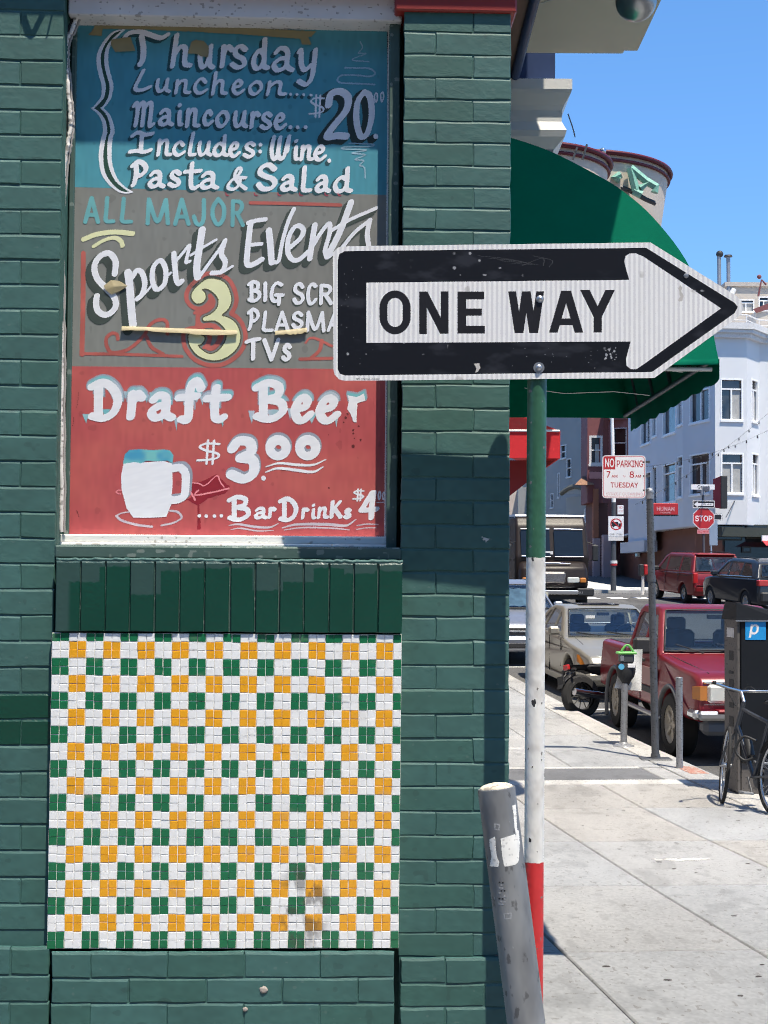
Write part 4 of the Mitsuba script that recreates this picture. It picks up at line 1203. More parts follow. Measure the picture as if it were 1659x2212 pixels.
# skeletons of brush letters, each in the unit box of its own ink (y down, 0 at the top)
GL = {
    'a': [[(.12, .22), (.36, .02), (.66, .06), (.76, .30), (.72, .82), (1, 1)], [(.70, .46), (.34, .50), (.02, .76), (.18, 1), (.50, .94), (.72, .74)]],
    'c': [[(.92, .26), (.62, .0), (.24, .20), (.0, .60), (.18, .96), (.55, 1), (1, .78)]],
    'd': [[(.80, 0), (.76, .5), (.74, .90), (1, .99)], [(.74, .50), (.44, .38), (.12, .56), (.0, .80), (.18, 1), (.50, .95), (.74, .74)]],
    'e': [[(.16, .52), (.66, .42), (.82, .18), (.56, .0), (.22, .18), (0, .58), (.20, .96), (.55, 1), (1, .74)]],
    'f': [[(1, .20), (.80, .0), (.56, .12), (.46, .50), (.40, 1), (.10, 1)], [(0, .44), (.80, .40)]],
    'h': [[(.26, 0), (.14, .5), (.02, 1)], [(.16, .62), (.46, .38), (.74, .44), (.70, .90), (1, .98)]],
    'i': [[(.5, .36), (.40, .92), (.95, 1)], [(.5, .02), (.52, .05)]],
    'l': [[(.80, 0), (.42, .6), (.30, .96), (1, .98)]],
    'm': [[(.02, .16), (.16, .02), (.22, .3), (.10, 1)], [(.20, .32), (.42, .02), (.54, .14), (.44, 1)], [(.52, .32), (.78, .02), (.92, .16), (.82, .98), (1, .94)]],
    'n': [[(.14, .0), (.10, .5), (.02, 1)], [(.12, .42), (.46, .02), (.74, .10), (.68, .88), (1, .97)]],
    'o': [[(.5, 0), (.06, .42), (.14, .90), (.5, 1), (.94, .56), (.86, .10), (.5, 0)]],
    'r': [[(.20, .02), (.16, .5), (.06, 1)], [(.18, .44), (.48, .10), (.68, .02), (.98, .20)]],
    's': [[(.94, .18), (.60, .0), (.24, .16), (.30, .42), (.74, .60), (.84, .86), (.40, 1), (.0, .84)]],
    't': [[(.46, 0), (.38, .55), (.40, .92), (.62, 1), (.82, .92)], [(0, .34), (.5, .32), (1, .30)]],
    'u': [[(.12, .02), (.04, .60), (.20, .98), (.52, .84), (.78, .40)], [(.84, .0), (.74, .80), (.98, 1)]],
    'y': [[(.04, .06), (.14, .02), (.16, .40), (.34, .58), (.70, .44)], [(.94, .0), (.84, .5), (.70, .84), (.40, 1), (.02, .90)]],
    'W': [[(.14, .04), (.02, .60), (.10, .98), (.28, .92), (.44, .10)], [(.46, .06), (.36, .70), (.46, 1), (.64, .90), (.82, .30), (.90, .02)], [(.90, .02), (.80, .70)]],
    'I': [[(.10, .18), (.36, .0), (.66, .12), (1, .06)], [(.54, .06), (.48, .92)], [(.0, .98), (.36, .94), (.62, 1), (.92, .90)]],
    'P': [[(.26, .16), (.28, .5), (.14, .9), (.04, 1)], [(.0, .18), (.40, .0), (.84, .12), (.96, .36), (.60, .58), (.30, .56)]],
    'S': [[(.94, .20), (.60, .02), (.20, .12), (.10, .34), (.40, .48), (.80, .58), (.96, .78), (.66, .98), (.24, .98), (.0, .80)]],
    'L': [[(.30, .0), (.22, .5), (.16, .94), (1, .97)]],
    '&': [[(1, .98), (.60, .72), (.40, .40), (.56, .06), (.74, .10), (.60, .34), (.16, .66), (.04, .92), (.34, 1), (.62, .80), (.70, .52)], [(.52, .46), (.98, .48)]],
    'D': [[(.26, .10), (.26, .94)], [(.0, .14), (.40, .02), (.80, .18), (1, .50), (.84, .84), (.46, 1), (.02, .94)]],
    'B': [[(.26, .10), (.26, .94)], [(.0, .14), (.40, .0), (.84, .10), (.80, .36), (.44, .46), (.90, .54), (1, .78), (.66, .98), (.34, 1), (.02, .92)]],
    'A': [[(.50, 0), (.0, 1)], [(.50, 0), (1, 1)], [(.20, .70), (.82, .70)]],
    'M': [[(.06, 0), (.0, 1)], [(.06, 0), (.48, .92), (.90, .02)], [(.90, .02), (1, 1)]],
    'J': [[(.90, 0), (.88, .72), (.60, .98), (.22, .92), (.02, .66)]],
    'O': [[(.5, 0), (.04, .34), (.06, .74), (.5, 1), (.94, .74), (.96, .30), (.5, 0)]],
    'R': [[(.08, .02), (.04, 1)], [(.08, .02), (.74, .06), (.92, .26), (.62, .48), (.10, .50)], [(.46, .52), (1, 1)]],
    'V': [[(.0, .02), (.50, 1)], [(.98, .0), (.50, 1)]],
    'T': [[(.0, .16), (.5, .06), (1, .02)], [(.52, .04), (.50, 1)]],
    'C': [[(.98, .12), (.62, .0), (.20, .16), (.02, .56), (.24, .98), (.62, .98), (.96, .80)]],
    'G': [[(.90, .10), (.50, .0), (.14, .24), (.04, .64), (.28, .86), (.62, .80), (.68, .58)], [(.40, .56), (1, .58)], [(.70, .58), (.66, 1)]],
    'K': [[(.16, 0), (.04, 1)], [(.92, .0), (.20, .56)], [(.36, .46), (1, 1)]],
    '2': [[(.10, .30), (.20, .06), (.60, .0), (.92, .14), (.84, .42), (.36, .74), (.04, 1), (.5, .98), (.84, 1)]],
    '0': [[(.5, 0), (.12, .22), (.04, .60), (.28, .97), (.66, .94), (.96, .52), (.84, .10), (.5, 0)]],
    '3': [[(.06, .22), (.34, .02), (.80, .06), (.86, .30), (.50, .44)], [(.40, .46), (.92, .52), (.96, .84), (.54, 1), (.0, .88)]],
    '4': [[(.66, .0), (.10, .56), (.0, .70), (.98, .66)], [(.78, .0), (.66, .5), (.62, 1)]],
    '$': [[(.96, .16), (.40, .14), (.10, .28), (.40, .44), (.86, .56), (.90, .72), (.50, .82), (.0, .84)], [(.46, 0), (.40, 1)], [(.72, .02), (.66, 1)]],
}


def glyph(ch, x0, x1, y0, y1, w, zf, sc, asp=.62, ang=38, n=5):
    """A letter brushed into the box (x0..x1, y0..y1) of a survey view; w is the brush width there."""
    h = w * .42
    out = []
    for s in GL[ch]:
        pts = [(x0 + h + max(1, (x1 - x0 - 2 * h)) * a, y0 + h + (y1 - y0 - 2 * h) * b) for a, b in s]
        out.append(brush(zf(pts), w * sc, asp, -ang, n))
    return unary_union(out)


def stroke(pts, w, zf, sc, asp=.7, ang=38, n=6, close=False, taper=0.0):
    return brush(zf(pts), w * sc, asp, -ang, n, close, taper)


def word(items, w, zf, sc, **kw):
    return unary_union([glyph(c, a, b, t, q, w, zf, sc, **kw) for c, a, b, t, q in items])


def poly(pts, zf, smooth=0):
    q = zf(pts)
    if smooth: q = catmull(q, smooth, True)
    g = Polygon(q)
    return g if g.is_valid else g.buffer(0)


def dots(cs, r, zf, sc):
    return unary_union([Point(zf([c])[0]).buffer(r * sc, quad_segs=5) for c in cs])


def paint(name, g, lift, mat_, label=None, wob_=.3, kind=None):
    """Paint on the sign: a shape in survey pixels becomes a coat `lift` metres proud of the panels."""
    if wob_: g = rough(g, wob_, lift * 1e4)
    g = g.simplify(.12)
    out = []
    for q in polys(g):
        f = lambda c: [tuple(wl(a, b, D)) for a, b in c]
        q2 = Polygon(f(q.exterior.coords), [f(i.coords) for i in q.interiors])
        out.append(q2 if q2.is_valid else q2.buffer(0))
    g = unary_union(out)
    part(PS, name, flat(g, D - lift * .4 + .0001, .00015), mat_, label=label, kind=kind)


def panel_paint(c, c2, f=6.0, amt=.5):
    def fn(p, n, uv):
        t = smoothstep(.35, .75, fbm(p.x * f, p.y * f, p.z * f * 1.6, 4))
        k = 1 + .06 * (2 * noise(p.x * 140, 0, p.z * 26) - 1)
        col = mix(c, c2, t * amt) * k
        s = smoothstep(.80, .85, fbm(p.x * 46 + 3, 0, p.z * 30, 2))
        return mix(col, tuple(.35 * x for x in c), s * .22)
    return fn


M_TEAL = mat('teal_panel', panel_paint((.055, .255, .335), (.085, .31, .37)), .5)
M_GREYP = mat('grey_panel', panel_paint((.205, .215, .205), (.185, .18, .165), 3.2), .4)
M_REDP = mat('red_panel', panel_paint((.40, .072, .080), (.47, .11, .095), 5.0, .7), .5)
M_LW = mat('lettering_white', lambda p, n, uv: mix((.67, .69, .75), (.75, .77, .82), fbm(p.x * 34 + p.z * 8, 2, p.z * 120 - p.x * 30, 3)), .5)
M_LWF = mat('lettering_faded', vary((.50, .44, .50), .2, 40), .5)
M_SHT = mat('letter_shadow_teal', (.010, .060, .075), .55)
M_SHK = mat('letter_shadow_black', (.018, .034, .030), .55)
M_SHG = mat('letter_shadow_grey', vary((.040, .055, .050), .3, 30), .55)
M_LT = mat('lettering_teal', vary((.13, .37, .40), .2, 26), .5)
M_LR = mat('ornament_red', vary((.40, .10, .085), .35, 18), .55)
M_LY = mat('lettering_cream', vary((.66, .68, .42), .08, 20), .5)
M_OLV = mat('letter_shadow_olive', (.085, .085, .05), .55)
M_ICE = mat('ice_blue', lambda p, n, uv: mix((.16, .42, .47), (.40, .46, .54), smoothstep(.3, .7, fbm(p.x * 26, p.y, p.z * 26, 2))), .5)
M_ICE2 = mat('foam_blue', lambda p, n, uv: mix((.05, .28, .46), (.16, .46, .47), smoothstep(.3, .7, fbm(p.x * 30, p.y, p.z * 30, 2))), .5)
M_ICE3 = mat('ice_shadow', vary((.26, .29, .36), .2, 24), .55)
M_PINK = mat('scribble_pink', (.72, .24, .28), .55)
M_SMEAR = mat('smear_red', vary((.24, .012, .024), .3, 20), .5)
M_TAPE = mat('masking_tape', vary((.27, .23, .12), .18, 30), .55)
M_TAPE2 = mat('masking_tape_yellow', vary((.40, .34, .20), .2, 60), .5)
M_PALEB = mat('lettering_pale_blue', vary((.26, .42, .52), .25, 40), .5)

# panels: the boundaries as photographed
part(PS, 'teal_panel', flat(Polygon([wl(a, b, D) for a, b in ((157, 44), (836, 62), (836, 421), (161, 404))]), D + .004, .0035), M_TEAL, label='teal upper panel with the luncheon menu')
part(PS, 'grey_panel', flat(Polygon([wl(a, b, D) for a, b in ((155, 404), (836, 421), (836, 800), (152, 793))]), D + .005, .0044), M_GREYP, label='grey middle panel about sports events')
part(PS, 'red_panel', flat(Polygon([wl(a, b, D) for a, b in ((152, 791), (836, 798), (833, 1170), (148, 1160))]), D + .004, .0036), M_REDP, label='red lower panel with beer and drink prices')
part(PS, 'backing_board', W(bx(x_bl - .02, x_br + .02, D + .006, D + .02, z_bb - .03, z_bt + .02)), M_WOODG)

L1, L2 = .0006, .0012


def lettered(name, g, w, shadow=None, off=(-7, 7), label=None, grow=0.0):
    if shadow:
        s = affinity.translate(g, off[0] * .75, off[1] * .75).buffer(grow + .8)
        s2 = affinity.translate(g, off[0] * .35, off[1] * .35).buffer(grow + .5)
        paint(name + '_shadow', unary_union([s, s2]), L1, shadow)
    paint(name, g, L2, w, label=label)


# --- Thursday
th = unary_union([stroke([(690, 196), (740, 146), (850, 132), (960, 165), (1060, 195), (1132, 160)], 62, ZA, SA, .62), stroke([(866, 180), (884, 300), (878, 410), (850, 462)], 66, ZA, SA, .75)])
th = unary_union([th, word([('h', 1150, 1385, 140, 508)], 62, ZA, SA), word([('u', 1430, 1618, 250, 520)], 58, ZA, SA),
                  word([('r', 130, 268, 215, 432), ('s', 222, 392, 215, 444), ('d', 408, 575, 155, 452), ('a', 582, 788, 230, 466), ('y', 798, 998, 248, 592)], 52, ZB, SB)])
lettered('day_lettering', th, M_LW, M_SHT, (-8, 8), 'white brush lettering reading Thursday')
# --- Luncheon....
lu = unary_union([stroke([(885, 525), (832, 630), (800, 700), (832, 728), (900, 715), (955, 690)], 50, ZA, SA, .6),
                  word([('u', 1000, 1170, 598, 758), ('n', 1192, 1372, 610, 772), ('c', 1388, 1545, 590, 772)], 44, ZA, SA),
                  word([('h', 58, 208, 452, 668), ('e', 238, 358, 518, 664), ('o', 378, 518, 530, 668), ('n', 532, 722, 532, 672)], 38, ZB, SB),
                  dots([(752, 655), (806, 656), (865, 658), (928, 662)], 13, ZB, SB)])
lettered('luncheon_lettering', lu, M_LW, M_SHT, (-6, 7), 'white brush lettering reading Luncheon')
# --- Maincourse...
ma = unary_union([word([('m', 762, 1005, 828, 1108), ('a', 1028, 1198, 902, 1098), ('i', 1212, 1296, 850, 1098), ('n', 1302, 1466, 902, 1114)], 52, ZA, SA),
                  word([('c', -16, 88, 780, 935), ('o', 92, 228, 788, 948), ('u', 246, 388, 788, 952), ('r', 388, 498, 795, 958), ('s', 478, 604, 800, 968), ('e', 602, 722, 808, 968)], 43, ZB, SB),
                  dots([(750, 940), (813, 940), (882, 940)], 17, ZB, SB)])
lettered('main_course_lettering', ma, M_LW, M_SHT, (-6, 7), 'white brush lettering reading Maincourse')
# --- Includes: Wine.
inc = unary_union([word([('I', 662, 935, 48, 292)], 54, ZC, SA), word([('n', 948, 1116, 132, 320), ('c', 1112, 1254, 148, 318), ('l', 1252, 1362, 60, 320), ('u', 1362, 1528, 148, 320)], 46, ZC, SA),
                   word([('d', 72, 220, 18, 222), ('e', 210, 322, 78, 228), ('s', 332, 458, 78, 234)], 40, ZD, SB), dots([(490, 112), (488, 172)], 17, ZD, SB),
                   word([('W', 566, 774, 18, 252), ('i', 766, 832, 58, 255), ('n', 826, 958, 108, 258), ('e', 946, 1068, 108, 260)], 42, ZD, SB), dots([(1087, 250)], 18, ZD, SB)])
lettered('wine_lettering', inc, M_LW, M_SHT, (-6, 8), 'white brush lettering reading Includes: Wine.')
# --- Pasta & Salad
pa = unary_union([word([('P', 684, 876, 342, 632)], 60, ZC, SA), word([('a', 860, 1048, 446, 644), ('s', 1062, 1220, 442, 640), ('t', 1222, 1424, 362, 662), ('a', 1386, 1592, 456, 656)], 54, ZC, SA),
                  word([('&', 188, 380, 292, 514)], 36, ZD, SB), word([('S', 450, 645, 260, 520)], 54, ZD, SB),
                  word([('a', 656, 814, 362, 524), ('L', 832, 940, 288, 534), ('a', 956, 1104, 366, 534), ('d', 1116, 1294, 298, 536)], 48, ZD, SB)])
lettered('salad_lettering', pa, M_LW, M_SHT, (-7, 5), 'white brush lettering reading Pasta & Salad')
# --- $20.00
tw = unary_union([word([('2', 1030, 1296, 600, 1050)], 72, ZB, SB, asp=.75), word([('0', 1290, 1486, 610, 1050)], 60, ZB, SB, asp=.7), dots([(1490, 1020)], 22, ZB, SB)])
lettered('price_lettering', tw, M_LW, M_SHK, (-14, 10), 'large white numerals reading 20 with a black drop shadow', grow=2.2)
paint('small_price_lettering', unary_union([word([('$', 906, 1054, 652, 862)], 19, ZB, SB), word([('0', 1472, 1512, 638, 728), ('0', 1526, 1564, 628, 724)], 14, ZB, SB)]), L2, M_LW, 'small dollar sign and two raised zeros')
# --- the brace
bl = [(690, 108), (580, 140), (490, 240), (435, 350), (430, 450), (450, 560), (480, 680), (470, 790), (420, 860), (368, 912)]
bl2 = [(368, 912), (430, 960), (480, 1040), (495, 1140)]
blc = [(430, 0), (410, 150), (390, 280), (395, 400), (420, 500), (480, 590), (560, 660), (630, 684), (705, 676)]
brt = [(690, 108), (610, 180), (540, 260), (510, 350), (510, 470), (535, 580), (560, 680), (545, 790), (500, 870), (465, 910)]
brt2 = [(465, 910), (520, 970), (555, 1050), (570, 1145)]
brc = [(500, 0), (485, 130), (475, 250), (480, 370), (510, 480), (560, 570), (640, 640), (705, 676)]
lft = ZA(bl) + ZA(bl2) + ZC(blc[1:])
rgt = ZA(brt) + ZA(brt2) + ZC(brc[1:])
band = Polygon(list(catmull(lft, 4)) + list(catmull(rgt, 4))[::-1]).buffer(0)
paint('brace_fill', band, L1, mat('brace_green', (.014, .055, .040), .5), 'dark green inside of the curly brace')
lines = unary_union([brush(lft[:10], 9.5, .55, -10, 5, taper=.55), brush(lft[9:], 10, .6, 10, 5, taper=.5), brush(rgt[:10], 9, .6, -10, 5, taper=.5), brush(rgt[9:], 10, .6, 10, 5, taper=.5)])
paint('brace_lines', lines, L2, M_LW, 'white outline of the tall curly brace')
# --- flourishes
paint('flourish', unary_union([stroke([(1355, 200), (1375, 250), (1340, 298), (1405, 302), (1285, 355), (1430, 372)], 12, ZB, SB), stroke([(1225, 425), (1330, 428), (1430, 430), (1485, 470), (1440, 500), (1330, 490), (1200, 490), (1158, 525), (1190, 555), (1330, 562), (1480, 570)], 17, ZB, SB),
                          stroke([(1260, 100), (1455, 108), (1440, 128), (1220, 132), (1215, 150), (1410, 158), (1285, 185), (1400, 200), (1310, 240), (1385, 250), (1350, 290), (1390, 310), (1400, 400)], 13, ZD, SB)]), L2, M_PALEB, 'pale blue squiggle flourishes')
# --- red drips below Salad
paint('red_drips', unary_union([stroke([(x, 530), (x + 6, 548), (x + 26, 552)], 9, ZD, SB) for x in (188, 436, 640, 828, 1048, 1160)]), L2, mat('drip_red', (.45, .05, .08), .5))
# --- ALL MAJOR
al = word([('A', 135, 292, 75, 337), ('L', 318, 436, 75, 337), ('L', 470, 602, 82, 340), ('M', 725, 952, 88, 350), ('A', 985, 1146, 90, 355), ('J', 1160, 1302, 93, 366), ('O', 1338, 1482, 83, 362)], 42, ZE, SE, asp=.9, ang=10)
al = unary_union([al, word([('R', 205, 332, 93, 342)], 38, ZF, SF, asp=.9, ang=10)])
paint('all_major_lettering', al, L2, M_LT, 'teal lettering reading ALL MAJOR', .15)
paint('red_rule', stroke([(385, 128), (780, 136), (1172, 148)], 38, ZF, SF, .8, 0), L2, M_LR)
paint('cream_swash', unary_union([stroke([(140, 482), (260, 436), (430, 414), (600, 430)], 54, ZE, SE, .8), stroke([(235, 548), (330, 492), (430, 468), (490, 500), (505, 545)], 46, ZE, SE, .7)]), L2, M_LY, 'cream brush swash')
# --- Sports Events
spw = 66
so = unary_union([
    stroke([(432, 808), (442, 705), (415, 645), (365, 612), (285, 650), (240, 740), (262, 845), (330, 925), (405, 1000), (440, 1065), (438, 1125), (390, 1180), (330, 1195), (272, 1155), (255, 1085), (264, 1018)], 62, ZE, SE, .85),
    stroke([(558, 795), (575, 950), (590, 1150), (604, 1290)], 76, ZE, SE, .9), stroke([(590, 850), (640, 778), (690, 800), (716, 900), (690, 1000), (645, 1045)], 56, ZE, SE, .8), stroke([(645, 1045), (700, 1010), (770, 930)], 34, ZE, SE, .6),
    stroke([(850, 685), (800, 740), (785, 850), (815, 945), (858, 950), (905, 890), (915, 780), (885, 700)], 54, ZE, SE, .75, close=True), stroke([(905, 850), (960, 800)], 30, ZE, SE),
    stroke([(990, 615), (1000, 740), (1012, 860), (1035, 900), (1065, 878)], 56, ZE, SE, .8), stroke([(1000, 700), (1080, 605), (1138, 540), (1112, 660), (1108, 700), (1140, 690)], 40, ZE, SE, .7),
    stroke([(1258, 392), (1232, 560), (1206, 740), (1215, 840)], 74, ZE, SE, .85), stroke([(1152, 632), (1260, 562), (1388, 488)], 34, ZE, SE, .7),
    stroke([(1225, 846), (1330, 700), (1425, 570), (1478, 488)], 44, ZE, SE, .7), stroke([(1470, 500), (1440, 620), (1475, 690), (1462, 760), (1420, 795), (1350, 800)], 56, ZE, SE, .7), stroke([(1440, 800), (1542, 738)], 34, ZE, SE)])
ev = unary_union([
    stroke([(362, 306), (440, 284), (516, 274)], 44, ZF, SF, .8), stroke([(385, 300), (370, 420), (356, 560), (352, 665), (400, 674), (482, 628)], 56, ZF, SF, .8), stroke([(375, 500), (480, 490)], 36, ZF, SF, .9),
    stroke([(545, 372), (558, 500), (570, 655)], 62, ZF, SF, .8), stroke([(575, 650), (630, 640), (662, 480), (710, 310), (765, 182)], 40, ZF, SF, .8),
    stroke([(735, 520), (822, 440), (850, 375), (815, 332), (765, 350), (718, 440), (712, 560), (752, 628), (812, 628), (890, 560)], 50, ZF, SF, .75),
    stroke([(950, 325), (925, 480), (905, 620)], 56, ZF, SF, .8), stroke([(925, 520), (1005, 390), (1075, 310), (1080, 400), (1042, 540), (1060, 606), (1100, 580)], 48, ZF, SF, .7),
    stroke([(1268, 125), (1205, 300), (1140, 450), (1060, 600)], 64, ZF, SF, .8), stroke([(1100, 372), (1250, 282), (1490, 176)], 40, ZF, SF, .75),
    stroke([(1190, 525), (1300, 390), (1435, 282)], 44, ZF, SF, .75), stroke([(1435, 282), (1412, 400), (1425, 510)], 48, ZF, SF, .8)])
ev = ev.difference(sbox(700, 645, 900, 900))
lettered('sports_lettering', so, M_LW, M_SHG, (-15, 17), 'large white script reading Sports', grow=1.5)
lettered('events_lettering', ev, M_LW, M_SHG, (-13, 15), 'large white script reading Events', grow=1.2)
# --- the red scrolls, frame and the cream 3
P3 = [(1165, 985), (1160, 1040), (1200, 1085), (1250, 1082), (1290, 1040), (1280, 985), (1250, 958), (1310, 950), (1385, 1005), (1412, 1060), (1400, 1130), (1340, 1190), (1270, 1222), (1280, 1252), (1380, 1250), (1460, 1310), (1490, 1380), (1470, 1460), (1400, 1545), (1320, 1565), (1245, 1520), (1215, 1480), (1250, 1470), (1278, 1430), (1268, 1398), (1200, 1372), (1135, 1380), (1130, 1430), (1150, 1500), (1220, 1580), (1330, 1622), (1450, 1612), (1560, 1540), (1612, 1450), (1612, 1360), (1570, 1270), (1500, 1222), (1440, 1200), (1502, 1140), (1532, 1060), (1515, 970), (1470, 895), (1400, 862), (1310, 858), (1225, 915)]
g3 = poly(P3, ZE, 3)
fill3 = Polygon(max(polys(g3.buffer(12).buffer(-4)), key=lambda q: q.area).exterior)
ring = fill3.buffer(8).difference(fill3.buffer(-1.5))
inner = unary_union([stroke([(1190, 1175), (1290, 1150), (1350, 1070), (1330, 1010)], 44, ZE, SE), stroke([(1215, 1180), (1210, 1290)], 40, ZE, SE), stroke([(1200, 1310), (1330, 1290), (1410, 1340), (1420, 1420), (1360, 1500), (1280, 1500)], 46, ZE, SE), stroke([(1330, 1350), (1330, 1430), (1300, 1490)], 34, ZE, SE)])
orn = unary_union([ring, inner,
                   stroke([(135, 612), (132, 1100), (122, 1570)], 46, ZE, SE, .9, 0), stroke([(120, 1562), (500, 1568), (1065, 1588)], 32, ZE, SE, .9, 0),
                   stroke([(462, 1425), (450, 1380), (400, 1372), (352, 1420), (360, 1500), (412, 1552), (560, 1520), (700, 1400), (765, 1290), (850, 1242), (922, 1262), (930, 1375)], 36, ZE, SE, .9),
                   stroke([(730, 1400), (780, 1500), (890, 1568)], 36, ZE, SE, .9),
                   stroke([(820, 1505), (1100, 1500)], 32, ZF, SF, .9, 0), stroke([(872, 1360), (900, 1325), (960, 1325), (1100, 1392)], 26, ZF, SF), stroke([(1010, 1345), (990, 1430), (910, 1500)], 42, ZF, SF)])
paint('red_ornament', orn.difference(g3), L1, M_LR, 'faded red scrollwork and frame lines', .4)
paint('three_shadow', g3.buffer(2.6).difference(orn.buffer(-99)), .0009, M_OLV)
paint('three_lettering', g3, .0014, M_LY, 'large cream numeral 3', .2)
# --- BIG SCREEN PLASMA TVs
bs = word([('B', 352, 478, 808, 1008), ('I', 488, 538, 822, 1004), ('G', 548, 684, 818, 1038), ('S', 752, 864, 822, 1028), ('C', 872, 975, 828, 1032), ('R', 984, 1110, 838, 1032)], 34, ZF, SF, asp=.7) if False else None
GL['|'] = [[(.5, 0), (.5, 1)]]
bs = word([('B', 352, 478, 808, 1008), ('|', 488, 538, 822, 1004), ('G', 548, 684, 818, 1038), ('S', 752, 864, 822, 1028), ('C', 872, 975, 828, 1032), ('R', 984, 1110, 838, 1032)], 38, ZF, SF, asp=.72)
pl = word([('P', 352, 468, 1052, 1258), ('L', 472, 588, 1078, 1272), ('A', 592, 728, 1078, 1268), ('S', 742, 854, 1078, 1244), ('M', 868, 1044, 1078, 1272), ('A', 1055, 1200, 1078, 1268)], 36, ZF, SF, asp=.72)
tv = word([('T', 332, 478, 1308, 1520), ('V', 488, 648, 1318, 1528), ('s', 652, 752, 1362, 1528)], 42, ZF, SF, asp=.75)
lettered('screen_lettering', bs, M_LW, M_SHG, (-2, 3), 'white lettering reading BIG SCREEN, cut by the one way sign')
lettered('plasma_lettering', pl, M_LW, M_SHG, (-2, 3), 'white lettering reading PLASMA')
lettered('tv_lettering', tv, M_LW, M_SHG, (-2, 3), 'white lettering reading TVs')
# --- Draft Beer with ice
db = word([('D', 196, 560, 178, 650), ('r', 600, 818, 300, 636), ('a', 824, 1128, 318, 646), ('f', 1120, 1440, 168, 660)], 104, ZG, SG, asp=.72, ang=30)
db = unary_union([db, word([('t', 70, 305, 190, 520), ('B', 478, 765, 148, 514), ('e', 795, 990, 268, 524), ('e', 1000, 1210, 274, 526)], 80, ZH, SH, asp=.72, ang=30),
                  poly([(1262, 285), (1340, 300), (1400, 270), (1412, 330), (1362, 345), (1345, 350), (1338, 510), (1312, 505), (1290, 440), (1262, 400), (1275, 330)], ZH)])
cap_ = affinity.translate(db, 1.5, -6.5).buffer(2.2).union(affinity.translate(db, .5, -3).buffer(1.8))
top_only = unary_union([poly([(0, 0), (1600, 0), (1600, 440), (1130, 470), (860, 430), (560, 430), (200, 330), (0, 330)], ZG), poly([(0, 0), (1600, 0), (1600, 330), (760, 330), (400, 380), (0, 400)], ZH)])
drips = []
for zf, sc, L in ((ZG, SG, [(180, 570, 95, 40), (390, 520, 95, 45), (985, 560, 110, 30), (1135, 610, 130, 26), (600, 330, 80, 26), (822, 370, 80, 26), (872, 340, 90, 24), (1350, 380, 65, 34)]),
                  (ZH, SH, [(472, 420, 100, 30), (232, 460, 90, 24), (640, 410, 60, 70), (968, 440, 80, 50), (1172, 430, 120, 30), (788, 400, 90, 22), (66, 300, 70, 24), (500, 190, 40, 28)])):
    for x, y, l, w_ in L:
        drips.append(poly([(x - w_, y - 8), (x + w_, y - 8), (x + w_ * .35, y + l * .5), (x + 2, y + l), (x - w_ * .5, y + l * .45)], zf))
paint('ice_shadow', cap_.intersection(top_only).buffer(1.2), L1, M_ICE3)
paint('draft_beer_ice', unary_union([affinity.translate(db, 1, -5).buffer(1.2).intersection(top_only)] + drips), .0009, M_ICE, 'pale blue painted ice and drips on the beer lettering', .5)
paint('draft_beer_lettering', db, .0014, M_LW, 'large white lettering reading Draft Beer', .35)
# --- the mug
mug = poly([(575, 1092), (620, 1070), (780, 1075), (1000, 1060), (1090, 1085), (1096, 1300), (1080, 1520), (1030, 1650), (850, 1662), (680, 1660), (610, 1560), (556, 1360), (550, 1220)], ZG)
handle = stroke([(1095, 1140), (1180, 1132), (1232, 1200), (1232, 1330), (1215, 1430), (1150, 1468), (1085, 1475)], 92, ZG, SG, .85)
saucer = stroke([(500, 1640), (560, 1690), (720, 1735), (880, 1755)], 28, ZG, SG).union(stroke([(980, 1740), (1100, 1715), (1190, 1660), (1150, 1600), (1070, 1585)], 26, ZG, SG)).union(stroke([(500, 1640), (560, 1610), (630, 1600)], 18, ZG, SG))
paint('mug_saucer', saucer, L1, M_LWF)
paint('mug_handle_ice', affinity.translate(handle, 5, -5).buffer(.6), .0009, M_ICE3)
paint('beer_mug', mug.union(handle), .0014, M_LW, 'white painted beer mug', .2)
paint('mug_foam', poly([(570, 1088), (590, 990), (640, 942), (760, 936), (880, 945), (1000, 936), (1070, 950), (1106, 1000), (1096, 1088), (1040, 1055), (940, 1062), (820, 1058), (760, 1085), (690, 1070), (600, 1086)], ZG), .0019, M_ICE2, 'blue foam on the painted mug', .4)
# --- $3.00
p3 = word([('3', 262, 534, 618, 1015)], 92, ZH, SH, asp=.8, ang=30)
zz = unary_union([Point(ZH([c])[0]).buffer(105 * SH).difference(Point(ZH([(c[0], c[1] + 6)])[0]).buffer(28 * SH)) for c in ((690, 718), (935, 718))])
paint('price_ice', affinity.translate(p3.union(zz), 1.5, -4.5).buffer(1.4), L1, M_ICE3)
paint('beer_price_lettering', unary_union([p3, zz, dots([(570, 970)], 20, ZH, SH), word([('$', 1345, 1614, 828, 1104)], 30, ZG, SG),
                                          stroke([(590, 876), (700, 846), (850, 860), (980, 860), (1085, 816)], 27, ZH, SH, taper=.6), stroke([(590, 920), (690, 888), (850, 905), (980, 918), (1060, 878)], 30, ZH, SH, taper=.5)]), L2, M_LW, 'white numerals reading $3.00 with wavy underlines')
